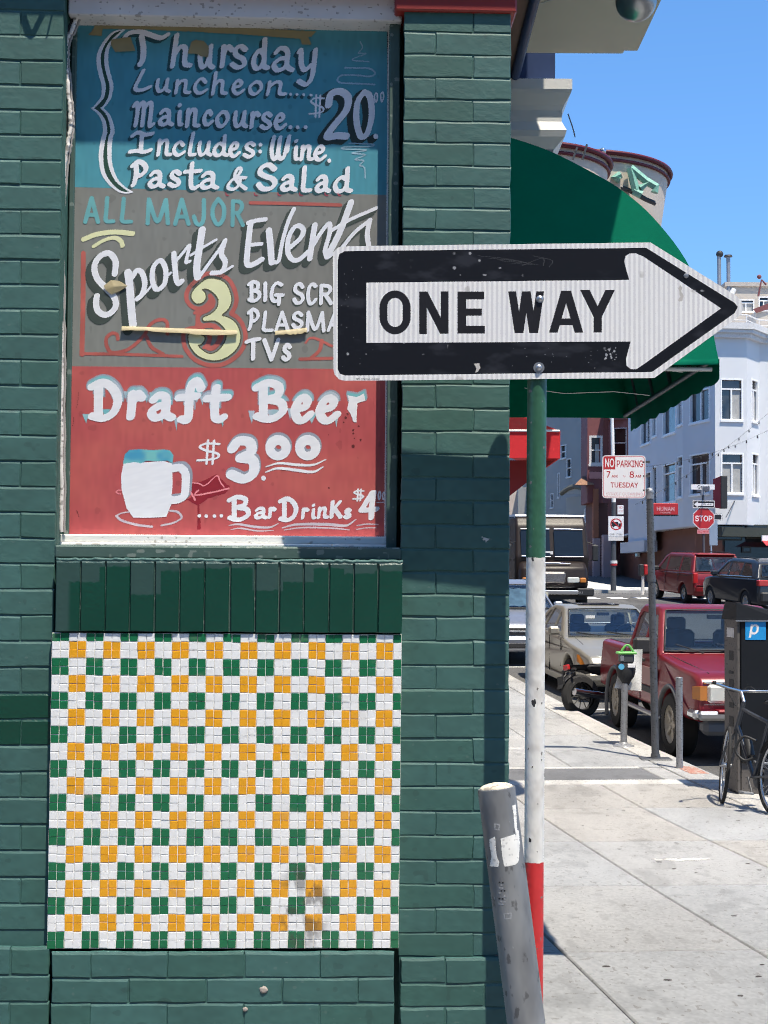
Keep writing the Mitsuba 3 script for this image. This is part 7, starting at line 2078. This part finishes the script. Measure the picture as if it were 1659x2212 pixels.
mk('side_stand', tube([(.05, .16, .30), (.0, .30, .02)], .012, 6), M_DGALV)
# ================================================================= street furniture
def post_base(u, v, dz=0.0):
    """Where the pavement lies under the photograph's point."""
    d = ray(u, v)
    yy = np.linspace(3, 110, 8000)
    i = int(np.argmax(d[2] * yy < zrel(yy) + dz))
    return np.array([0, 0, EYE]) + d * yy[i]


X3 = np.array([1.0, 0, 0])
Z3 = np.array([0, 0, 1.0])


def facing(o, yaw=0.0):
    """A sign's frame at o: x to the right, y up, z towards the viewer."""
    return frame_m(o, (math.cos(yaw), math.sin(yaw), 0), (0, 0, 1))


# ---- pipe pole with the no parking sign
pb_ = post_base(1416, 1640)
pt_ = at(1403.5, 1068, pb_[1])
NP = thing('pipe_pole', 'tall dark pipe pole with a ball cap carrying the no parking sign', 'pole')
part(NP, 'pipe', tube([pb_, pb_ + (pt_ - pb_) * .5, pt_], [.043, .040, .040], 20), M_DGALV, smooth=40)
part(NP, 'joint_collar', cyl(pb_ + (pt_ - pb_) * .668, pb_ + (pt_ - pb_) * .692, .047, n=20), M_DGALV, smooth=40)
part(NP, 'ball_cap', cat([sphere(pt_ + [0, 0, .03], .046, 3), cyl(pt_ - [0, 0, .05], pt_, .047, n=18)]), M_GALV, smooth=40)
part(NP, 'base_plate', cat([bx(pb_[0] - .17, pb_[0] + .17, pb_[1] - .12, pb_[1] + .12, pb_[2] - .01, pb_[2] + .012, .004), cyl(pb_, pb_ + [0, 0, .06], .06, .05, 20)]), M_DGALV, smooth=30)
Y1 = pb_[1] - .03
NS = thing('no_parking_sign', 'white and red no parking sign hung on the pipe pole', 'sign')
a, b = at(1301, 1076, Y1), at(1394, 984, Y1)
w_, h_ = b[0] - a[0], b[2] - a[2]
M0 = facing(a, -.02)


def put(key, nm, m, mt, M_, **kw): return part(key, nm, tf(m, M_), mt, **kw)


def lay(g, z0, h):
    m = ext(g, h)
    m.vertices[:, 2] += z0
    return m


def textbox(txt, x0, y0, x1, y1, z0=.003, d=.0006, bold=True):
    m = fit_text(txt, x1 - x0, y1 - y0, d, bold)
    m.apply_translation([x0, y0, z0])
    return m


M_SRED = mat('street_sign_red', (.40, .03, .035), .5)
M_SPINK = mat('faded_sign_red', (.55, .22, .24), .5)
put(NS, 'plate', lay(rrect(0, 0, w_, h_, .04), 0, .002), M_SIGNW, M0)
put(NS, 'border', lay(rrect(.008, .008, w_ - .008, h_ - .008, .034).difference(rrect(.017, .017, w_ - .017, h_ - .017, .028)), .002, .0006), M_SPINK, M0)
put(NS, 'red_block', lay(sbox(.016, h_ * .67, w_ * .30, h_ - .016), .002, .0007), M_SRED, M0)
put(NS, 'lettering', textbox('NO', .030, h_ * .72, w_ * .275, h_ * .925, .0027), M_SIGNW, M0)
put(NS, 'lettering', textbox('PARKING', w_ * .335, h_ * .72, w_ * .945, h_ * .885), M_SRED, M0)
put(NS, 'lettering', textbox('7', w_ * .10, h_ * .475, w_ * .185, h_ * .63), M_SRED, M0)
put(NS, 'lettering', textbox('AM', w_ * .215, h_ * .478, w_ * .35, h_ * .545), M_SRED, M0)
put(NS, 'lettering', textbox('TO', w_ * .47, h_ * .485, w_ * .54, h_ * .53), M_SPINK, M0)
put(NS, 'lettering', textbox('8', w_ * .63, h_ * .475, w_ * .735, h_ * .63), M_SRED, M0)
put(NS, 'lettering', textbox('AM', w_ * .76, h_ * .478, w_ * .895, h_ * .545), M_SRED, M0)
put(NS, 'lettering', textbox('TUESDAY', w_ * .19, h_ * .245, w_ * .83, h_ * .37), M_SRED, M0)
put(NS, 'lettering', textbox('STREET CLEANING', w_ * .09, h_ * .065, w_ * .94, h_ * .13, bold=False), M_SPINK, M0)
for fy in (.845, .52, .19):
    put(NS, 'bolt', revolve([(0, .006), (.009, .004), (.011, .002)], (w_ - .018, h_ * fy, 0), n=12), M_PLASTIC, M0)
put(NS, 'clamp', cat([bx(w_ - .03, w_ + .05, h_ * f_ - .012, h_ * f_ + .012, -.02, -.002) for f_ in (.85, .52, .19)]), M_DGALV, M0)

# ---- steel bollard by the kerb
bb = post_base(1468, 1660)
SB2 = thing('steel_post', 'short plain steel post at the kerb beside the pickup bumper', 'bollard')
bt = at(1467, 1464, bb[1])
part(SB2, 'pipe', tube([bb - [0, 0, .02], bt], .036, 24, cap=False), M_GALV, smooth=40)
part(SB2, 'cap', cyl(bt, bt + [0, 0, .006], .037, .033, 24), M_GALV, smooth=40)
part(SB2, 'hole', cyl(bt + [.012, -.0365, -.07], bt + [.012, -.034, -.07], .007, n=10), M_DARK)  # dark disc painted on for the shade in a hole

# ---- parking meter with a paper notice
mb = post_base(1347, 1612)
PMt = thing('parking_meter', 'grey parking meter with a bright green top and white paper notices', 'parking meter')
mt_ = at(1350, 1476, mb[1])
part(PMt, 'post', tube([mb, mt_], .040, 20), M_GALV, smooth=40)
part(PMt, 'foot', tf(revolve([(.13, 0), (.12, .014), (.06, .03), (.045, .05)], n=28), frame_m(mb, (1, 0, 0), (0, 1, 0))), M_GALV, smooth=40)
hd0 = at(1350, 1476, mb[1])
sc_ = mb[1] / FOC
hb = [(0, 0), (.035, .0), (.06, .05), (.098, .10), (.115, .17), (.115, .22), (.105, .25), (.0, .25)]
head = revolve(hb, n=36)
head.vertices[:, 1] *= .72
part(PMt, 'head', tf(head, frame_m(hd0 + [.012, 0, -.02], (1, 0, 0), (0, 1, 0))), M_PLASTIC, smooth=40)
part(PMt, 'dome', cat([bx(hd0[0] - .07, hd0[0] + .10, mb[1] - .07, mb[1] + .07, hd0[2] + .24, hd0[2] + .36, .02)]), mat('meter_slate', (.05, .055, .06), .5), smooth=30)
M_LIME = mat('lime_green', (.14, .42, .10), .5)
part(PMt, 'green_cap', bx(hd0[0] - .10, hd0[0] + .13, mb[1] - .085, mb[1] + .085, hd0[2] + .345, hd0[2] + .375, .01), M_LIME)
part(PMt, 'green_hoop', tube([(hd0[0] - .055 + .15 * t, mb[1] - .05, hd0[2] + .37 + .085 * math.sin(math.pi * t)) for t in np.linspace(0, 1, 14)], .014, 8), M_LIME, smooth=True)
part(PMt, 'blue_disc', cyl(hd0 + [-.055, -.085, .20], hd0 + [-.055, -.078, .20], .035, n=20), mat('meter_blue', (.10, .40, .62), .4))
part(PMt, 'display', bx(hd0[0] + .02, hd0[0] + .105, mb[1] - .090, mb[1] - .078, hd0[2] + .19, hd0[2] + .235, .003), M_SIGNW)
part(PMt, 'coin_panel', bx(hd0[0] - .065, hd0[0] - .025, mb[1] - .082, mb[1] - .072, hd0[2] + .27, hd0[2] + .33), M_ALU)
NT = thing('paper_notice', 'white paper notices taped round the neck of the parking meter', 'paper')
Yn = mb[1] + .06
def paper(pts, y, nm='sheet'):
    g = [at(u_, v_, y) for u_, v_ in pts]
    e = ext(Polygon([(q[0], q[2]) for q in g]), .001).subdivide_to_size(.04)
    vv = e.vertices
    P_ = np.stack([vv[:, 0], y - vv[:, 2] + .012 * np.sin(vv[:, 0] * 22 + vv[:, 1] * 9), vv[:, 1]], 1)
    part(NT, nm, trimesh.Trimesh(P_, e.faces, process=False), M_STK)
paper([(1364, 1404), (1388, 1402), (1385, 1493), (1354, 1490)], Yn + .03)
paper([(1336, 1452), (1348, 1458), (1366, 1476), (1384, 1456), (1380, 1492), (1327, 1486)], Yn)

# ---- pay station with its P sign
kb = post_base(1597, 1717)
KS = thing('pay_station', 'dark parking pay station with a blue P sign at the right edge', 'pay station')
kz0, kz1 = kb[2], at(1590, 1300, kb[1])[2]
kx0, ky0 = kb[0], kb[1]
n1 = -S2                       # the face towards us
ang_k = math.atan2(S2[0], S2[1])
KM = frame_m([kx0, ky0, 0], [R2[0], R2[1], 0], [S2[0], S2[1], 0])
Wk, Dk = .40, .40
M_KBLK = mat('kiosk_black', vary((.010, .012, .016), .2, 5), .6, spec=.2)
M_KGRY = mat('kiosk_grey_side', vary((.115, .105, .10), .18, 8, .1, (.05, .05, .05), 40), .6, .2)
part(KS, 'front_panel', tf(bx(.02, Wk, 0, Dk, kz0 + .30, kz1 - .18, .008), KM), M_KBLK, smooth=30)
part(KS, 'side_panel', tf(bx(-.012, .019, .015, Dk - .01, kz0 + .02, kz1 - .12, .006), KM), M_KGRY, smooth=30)
part(KS, 'plinth', tf(bx(.03, Wk - .02, .03, Dk - .03, kz0 - .01, kz0 + .32, .006), KM), M_KGRY)
capk = trimesh.convex.convex_hull(np.array([[-.03, -.02, kz1 - .17], [Wk + .02, -.02, kz1 - .17], [Wk + .02, Dk + .02, kz1 - .17], [-.03, Dk + .02, kz1 - .17], [-.02, .0, kz1 - .01], [.0, Dk, kz1 + .0], [Wk, Dk, kz1 - .07], [Wk, .0, kz1 - .10]]))
part(KS, 'slanted_cap', tf(capk, KM), M_KBLK)
part(KS, 'cap_trim', tf(bx(-.035, Wk + .025, -.026, -.019, kz1 - .185, kz1 - .172), KM), M_ALU)
for z_, h2_ in ((.36, .06), (.50, .03), (.62, .10), (.80, .05), (.95, .12), (1.12, .03), (1.25, .09)):
    part(KS, 'slot', tf(bx(-.016, -.011, .12, .24, kz0 + z_, kz0 + z_ + h2_, .001), KM), M_DARK)  # dark plates on the surface, in place of shaded slots
part(KS, 'display', tf(bx(-.016, -.011, .10, .30, kz1 - .34, kz1 - .25, .001), KM), M_GREYW)
a, b = at(1614, 1383, ky0 - .05), at(1664, 1340, ky0 - .05)
s0_ = (np.linalg.inv(KM) @ np.array([a[0], a[1], 0, 1]))[0]
sw_ = .20
part(KS, 'blue_sign', tf(bx(s0_, s0_ + sw_, -.006, .001, a[2], b[2], .001), KM), mat('parking_blue', (.015, .27, .62), .45))
tp_ = fit_text('p', .085, .125, .001)
sh_ = np.eye(4); sh_[0, 1] = .18
tp_.apply_transform(sh_)
part(KS, 'letter_p', tf(tp_, KM @ frame_m([s0_ + .032, -.0065, a[2] + .022], (1, 0, 0), (0, 0, 1))), M_SIGNW)
part(KS, 'small_label', tf(bx(.08, .14, -.003, .001, kz1 - .24, kz1 - .228), KM), M_SIGNW)

# ---- bicycle locked to a rack
fw = post_base(1559, 1733)
BK = thing('bicycle', 'dark city bicycle leaning by the pay station', 'bicycle')
rw = fw + np.array([.27, -.88, 0])
rw[2] = zg(rw[1])
dirb = (fw - rw); dirb /= np.linalg.norm(dirb)
lean = np.array([.11, .05, .99]); lean = lean - dirb * (lean @ dirb); lean /= np.linalg.norm(lean)
BMb = np.eye(4)
BMb[:3, 0], BMb[:3, 1], BMb[:3, 2], BMb[:3, 3] = dirb, np.cross(lean, dirb), lean, rw
RB_ = .335
WB = np.linalg.norm(fw - rw)
def bk(nm, m, mt, smooth=True, parent=None): return part(parent or BK, nm, tf(m, BMb), mt, smooth=smooth)
M_BFRAME = mat('bicycle_frame', (.055, .062, .075), .3, .5, coat=1)
def bwheel(nm, M_):
    th_ = np.linspace(0, 2 * np.pi, 44, endpoint=False)
    wk_ = bk(nm, tf(tube([(RB_ * math.cos(t), RB_ * math.sin(t), 0) for t in th_], .017, 8, close=True), M_), M_RUBBER)
    bk('rim', tf(tube([((RB_ - .026) * math.cos(t), (RB_ - .026) * math.sin(t), 0) for t in th_], .010, 6, close=True), M_), M_ALU, parent=wk_)
    bk('hub', tf(cyl((0, 0, -.05), (0, 0, .05), .022, n=14), M_), M_ALU, parent=wk_)
    part(wk_, 'spokes', tf(tf(cat([tube([(.02 * math.cos(t * 1.0), .02 * math.sin(t), (.03 if i % 2 else -.03)), ((RB_ - .03) * math.cos(t + .25 * (1 if i % 4 < 2 else -1)), (RB_ - .03) * math.sin(t + .25 * (1 if i % 4 < 2 else -1)), 0)], .0016, 4) for i, t in enumerate(np.linspace(0, 2 * np.pi, 28, endpoint=False))]), M_), BMb), M_ALU, kind='stuff')
RWm = frame_m([0, 0, RB_], (1, 0, 0), (0, 0, 1))
st_a = math.radians(-25)
FWm = frame_m([WB, 0, RB_], (math.cos(st_a), math.sin(st_a), 0), (0, 0, 1))
bwheel('rear_wheel', RWm)
bwheel('front_wheel', FWm)
bbk, st, ht, hb_ = np.array([.42, 0, .28]), np.array([.26, 0, .80]), np.array([WB - .20, 0, .86]), np.array([WB - .15, 0, .70])
fr_ = cat([tube([bbk, st], .016, 10), tube([st - [0, 0, .03], ht], .016, 10), tube([bbk, hb_], .020, 10), tube([ht + [-.01, 0, .06], hb_ + [.02, 0, -.05]], .021, 10)] + [tube([bbk + [0, sd * .03, 0], [.0, sd * .055, RB_]], .010, 8) for sd in (-1, 1)] + [tube([st - [0, 0, .05], [.0, sd * .055, RB_]], .009, 8) for sd in (-1, 1)])
bk('frame', fr_, M_BFRAME)
bk('fork', cat([tube([hb_ + [.02, 0, -.05], np.array([WB - .06, sd * .05, .50]), np.array([WB, sd * .055, RB_])], .011, 8) for sd in (-1, 1)]), M_BFRAME)
bk('handlebar', cat([tube([ht + [-.02, 0, .06], ht + [.05, 0, .15]], .014, 8), tube([ht + [-.10, -.34, .20], ht + [.04, -.14, .17], ht + [.06, 0, .155], ht + [.04, .14, .17], ht + [-.06, .36, .20]], .013, 8)]), M_CHROME)
bk('grip', cat([tube([ht + [-.07, sd * .35, .20], ht + [-.15, sd * .39, .205]], .017, 8) for sd in (-1, 1)]), M_PLASTIC)
bk('brake_cable', cat([tube(catmull([ht + [.04, sd * .16, .17], ht + [.16, sd * .12, .20], ht + [.13, 0, .02]], 6), .004, 5) for sd in (-1, 1)]), M_PLASTIC)
bk('seat_post', tube([st, st + [-.03, 0, .14]], .013, 8), M_ALU)
bk('saddle', trimesh.convex.convex_hull(np.array([[.36, 0, .96], [.36, .02, .93], [.36, -.02, .93], [.10, .085, .965], [.10, -.085, .965], [.08, .05, .92], [.08, -.05, .92], [.14, 0, .985]])), M_PLASTIC)
bk('crank', cat([cyl(bbk + [0, -.05, 0], bbk + [0, -.045, 0], .09, n=28), tube([bbk + [0, -.06, 0], bbk + [.10, -.06, .13]], .010, 6), tube([bbk + [0, .06, 0], bbk + [-.10, .06, -.13]], .010, 6)]), M_DGALV)
bk('pedal', cat([bx(.47, .57, -.17, -.07, .40, .42, .004), bx(.27, .37, .07, .17, .14, .16, .004)]), M_GALV, False)
bk('chain_guard', tube([[.0, -.06, RB_ + .04], bbk + [0, -.06, .09], bbk + [.09, -.06, 0], bbk + [0, -.06, -.09], [.0, -.06, RB_ - .04]], .006, 6), M_PLASTIC)
bk('mudguard', cat([thicken(sheet(lambda a, b: [(RB_ + .03) * math.cos(math.pi * (.15 + .75 * a)), -.025 + .05 * b, RB_ + (RB_ + .03) * math.sin(math.pi * (.15 + .75 * a))], 16, 2), .003)]), M_PLASTIC)
bk('lock', tube(catmull([[.38, .03, .60], [.46, .12, .62], [.50, .16, .50], [.44, .10, .42], [.38, .03, .46]], 6), .012, 8), M_PLASTIC)
bk('bottle_cage', cat([cyl((.50, 0, .46), (.58, 0, .60), .036, n=14)]), M_PLASTIC)

rk = post_base(1608, 1704)
RK = thing('bike_rack', 'grey square tube bike rack under the bicycle', 'bike rack')
q0, q1 = rk, rk + np.array([.30, -.62, 0])
q1[2] = zg(q1[1])
e1_ = np.array([q1[0] - q0[0], q1[1] - q0[1]]); e1_ /= np.linalg.norm(e1_)
RM = frame_m([q0[0], q0[1], zg(q0[1])], [e1_[0], e1_[1], 0], [-e1_[1], e1_[0], 0])
Lr = np.linalg.norm(q1[:2] - q0[:2])
rpts = [(0, 0, 0), (0, 0, .70)] + [(Lr / 2 - Lr / 2 * math.cos(t), 0, .70 + .13 * math.sin(t)) for t in np.linspace(.2, math.pi - .2, 10)] + [(Lr, 0, .70), (Lr, 0, 0)]
part(RK, 'hoop', tf(tube(rpts, .040, 4), RM), M_GALV)
part(RK, 'foot_plate', tf(cat([bx(-.09, .09, -.08, .08, -.004, .010, .002), bx(Lr - .09, Lr + .09, -.08, .08, -.004, .010, .002)]), RM), M_GALV)

# ---- far corner: stop sign cluster
YS = 55.5
SPm = thing('stop_sign_pole', 'far street pole carrying the stop sign and one way plates', 'pole')
a = at(1521, 1290, YS); a[2] = zg(YS)
b = at(1518.5, 1048, YS)
part(SPm, 'pipe', cyl(a, b, .045, n=14), M_DGALV, smooth=40)
part(SPm, 'bracket', cyl(at(1518, 1070, YS), at(1518, 1046, YS), .10, .05, 12), M_GALV, smooth=40)
ST = thing('stop_sign', 'red octagonal stop sign on the far corner', 'sign')
o = at(1520, 1120, YS - .07)
r_ = 23.2 / FOC * YS
oc = Polygon([(r_ / math.cos(math.pi / 8) * math.cos(math.pi / 8 + math.pi / 4 * k), r_ / math.cos(math.pi / 8) * math.sin(math.pi / 8 + math.pi / 4 * k)) for k in range(8)])
put(ST, 'plate', lay(oc, -.004, .004), M_SIGNW, facing(o))
put(ST, 'red_face', lay(oc.buffer(-.022, join_style='mitre'), 0, .004), M_SIGNR, facing(o))
put(ST, 'lettering', textbox('STOP', -r_ * .80, -r_ * .27, r_ * .80, r_ * .27, .004, .004), M_SIGNW, facing(o))
AWy = thing('all_way_plate', 'small red all way plate below the stop sign', 'sign')
a, b = at(1506, 1153, YS - .07), at(1532, 1144, YS - .07)
put(AWy, 'plate', lay(sbox(0, 0, b[0] - a[0], b[2] - a[2]), 0, .004), M_SPINK, facing(a))
put(AWy, 'lettering', textbox('ALL WAY', .03, .04, b[0] - a[0] - .03, b[2] - a[2] - .04, .004, .003), M_SIGNR, facing(a))


def oneway(label, u0, v0, u1, v1, y, left=True, name='small_one_way_sign', txt=True):
    k_ = thing(name, label, 'sign')
    a, b = at(u0, v1, y), at(u1, v0, y)
    w_, h_ = b[0] - a[0], b[2] - a[2]
    put(k_, 'plate', lay(rrect(0, 0, w_, h_, .02), 0, .003), M_SIGNK, facing(a))
    put(k_, 'border', lay(rrect(.008, .008, w_ - .008, h_ - .008, .02).difference(rrect(.03, .03, w_ - .03, h_ - .03, .015)), .003, .002), M_SIGNW, facing(a))
    if txt:
        ar = Polygon([(w_ * .06, h_ * .5), (w_ * .24, h_ * .86), (w_ * .25, h_ * .66), (w_ * .93, h_ * .66), (w_ * .93, h_ * .32), (w_ * .25, h_ * .32), (w_ * .24, h_ * .14)])
        put(k_, 'white_arrow', lay(ar, .003, .002), M_SIGNW, facing(a))
        put(k_, 'lettering', textbox('ONE WAY', w_ * .40, h_ * .39, w_ * .90, h_ * .60, .005, .002), M_SIGNK, facing(a))
    return k_


oneway('small one way plate with its arrow to the left above the far stop sign', 1496, 1081, 1544, 1098, YS - .1)
oneway('small black edged plate half hidden behind the stop sign', 1540, 1110, 1560, 1124, YS + .3, txt=False)
GS = thing('street_name_sign', 'white street name blade reading Grant above the far stop sign', 'sign')
a, b = at(1493, 1057.5, YS - .05), at(1544, 1046.5, YS - .05)
put(GS, 'blade', lay(sbox(0, 0, b[0] - a[0], b[2] - a[2]), 0, .004), M_SIGNW, facing(a))
put(GS, 'lettering', textbox('Grant', (b[0] - a[0]) * .27, .03, (b[0] - a[0]) * .76, b[2] - a[2] - .03, .004, .003), M_SIGNK, facing(a))
CS = thing('cross_street_blade', 'grey street name blade seen nearly end on under the Grant blade', 'sign')
a = at(1518, 1062, YS)
put(CS, 'blade', bx(-.02, .02, 0, .16, -.45, .55), M_GALV, facing(a, .25))
BSn = thing('back_of_sign', 'bare metal back of a sign behind the far stop sign', 'sign')
a = at(1541, 1178, YS + 1.6)
part(BSn, 'plate', bx(a[0] - .15, a[0] + .16, a[1] - .01, a[1] + .01, a[2], at(1541, 1122, YS + 1.6)[2], .005), M_ALU)
part(BSn, 'post', cyl([a[0] - .08, a[1] + .04, zg(a[1])], [a[0] - .08, a[1] + .04, a[2] + .8], .04, n=10), M_ALU, smooth=40)

# ---- lamp post with the no trucks sign on the far kerb
YL = 60.0
LP = thing('lamp_post', 'tall white street lamp post with a curved arm behind the no parking sign', 'street lamp')
a = at(1325, 1270, YL); a[2] = zg(YL)
b = at(1322, 893, YL)
part(LP, 'upper_post', cyl(at(1326, 1085, YL), b, .085, .065, 16), M_WHITE, smooth=40)
part(LP, 'lower_post', cyl(a, at(1326, 1085, YL), .11, .09, 16), M_DGALV, smooth=40)
part(LP, 'white_band', cat([cyl(at(1326, 1217, YL), at(1326, 1211, YL), .135, n=16)]), M_WHITE, smooth=40)
part(LP, 'red_band', cyl(at(1326, 1222, YL), at(1326, 1217.5, YL), .133, n=16), M_SIGNR, smooth=40)
part(LP, 'arm', tube([at(1322, 905, YL), at(1316, 899, YL), at(1308, 895, YL), at(1300, 894, YL)], [.05, .05, .06, .07], 10), M_GREYW, smooth=40)
part(LP, 'lantern', trimesh.convex.convex_hull(np.array([at(1310, 893, YL), at(1296, 892, YL), at(1296, 896, YL), at(1310, 899, YL), at(1310, 893, YL + .4), at(1296, 892, YL + .4), at(1296, 896, YL + .4), at(1310, 899, YL + .4)])), M_GREYW)
NTn = thing('no_trucks_sign', 'white no trucks sign with a red slashed circle on the far lamp post', 'sign')
y_ = YL - .14
a, b = at(1314, 1159, y_), at(1347.5, 1115, y_)
w_, h_ = b[0] - a[0], b[2] - a[2]
put(NTn, 'plate', lay(sbox(0, 0, w_, h_), 0, .004), M_SIGNW, facing(a))
cxx, cyy, rr = w_ * .5, h_ * .60, w_ * .38
put(NTn, 'truck_symbol', lay(unary_union([sbox(cxx - .18, cyy - .07, cxx + .08, cyy + .09), sbox(cxx + .09, cyy - .07, cxx + .20, cyy + .04), Point(cxx - .1, cyy - .08).buffer(.04), Point(cxx + .13, cyy - .08).buffer(.04)]), .004, .002), M_SIGNK, facing(a))
put(NTn, 'red_circle', lay(Point(cxx, cyy).buffer(rr).difference(Point(cxx, cyy).buffer(rr - .045)).union(LineString([(cxx - rr * .7, cyy + rr * .7), (cxx + rr * .7, cyy - rr * .7)]).buffer(.025)), .006, .002), M_SIGNR, facing(a))
put(NTn, 'lettering', textbox('OVER 3 TONS', .06, .05, w_ - .06, .12, .004, .002), M_SIGNK, facing(a))
a2, b2 = at(1314, 1168, y_), at(1347, 1160, y_)
NL2 = thing('supplementary_plate', 'faded grey plate right below the no trucks sign', 'sign')
put(NL2, 'plate', lay(sbox(0, 0, b2[0] - a2[0], b2[2] - a2[2]), 0, .004), M_GREYW, facing(a2))
PLs = thing('small_parking_plate', 'small pale plate beside the lamp post above the no trucks sign', 'sign')
a3, b3 = at(1334, 1111, y_), at(1347, 1091, y_)
put(PLs, 'plate', lay(sbox(0, 0, b3[0] - a3[0], b3[2] - a3[2]), 0, .004), M_SIGNW, facing(a3))
put(PLs, 'lettering', cat([textbox('NO', .05, .22, b3[0] - a3[0] - .05, .32, .004, .002), textbox('ANY TIME', .03, .10, b3[0] - a3[0] - .03, .16, .004, .002)]), M_SPINK, facing(a3))

# ---- red hooded meter
hm = post_base(1388, 1285)
HM = thing('hooded_meter', 'parking meter under a red and black hood on the far pavement', 'parking meter')
y_ = hm[1]
part(HM, 'post', cyl([hm[0], y_, zg(y_)], at(1389, 1243, y_), .06, n=12), M_GREYW, smooth=40)
a, b = at(1380, 1244, y_), at(1399, 1219, y_)
xm = a[0] + (b[0] - a[0]) * .52
part(HM, 'black_side', bx(a[0], xm, y_ - .14, y_ + .14, a[2], b[2], .03), M_PLASTIC)
part(HM, 'red_side', bx(xm + .002, b[0], y_ - .14, y_ + .14, a[2] + .03, b[2] - .01, .04), M_SIGNR)

# ---- something hooked hangs above the left pilaster, out of the picture; its V shaped shadow falls on the bricks
HK = thing('sign_hook', 'iron V shaped hanging hook above the left pilaster', 'hook')
hy = .075
sx_, sz_ = SUN[0] / -SUN[1], SUN[2] / -SUN[1]
def hkp(u_, v_):
    x_, z_ = wl(u_, v_)
    g_ = hy
    return [x_ + sx_ * g_, -g_, z_ + sz_ * g_]
pts = [hkp(a_ / 2.766 * K, b_ / 2.766 * K) for a_, b_ in [(110, -60), (165, 60), (215, 230), (260, 320), (310, 240), (390, 80), (450, -60)]]
part(HK, 'bar', W(tube(catmull(pts, 5), .0055, 8)), M_DGALV, smooth=True)
part(HK, 'pin', W(tube([hkp(395 / 2.766 * K, 350 / 2.766 * K), hkp(470 / 2.766 * K, 40 / 2.766 * K), hkp(490 / 2.766 * K, -60 / 2.766 * K)], .0025, 6)), M_DGALV)
part(HK, 'arm', W(cat([tube([hkp(110 / 2.766 * K, -60 / 2.766 * K), hkp(450 / 2.766 * K, -60 / 2.766 * K), hkp(490 / 2.766 * K, -60 / 2.766 * K)], .006, 8), tube([hkp(300 / 2.766 * K, -60 / 2.766 * K), [hkp(300 / 2.766 * K, -60 / 2.766 * K)[0], .02, hkp(300 / 2.766 * K, -60 / 2.766 * K)[2]]], .006, 8)])), M_DGALV)
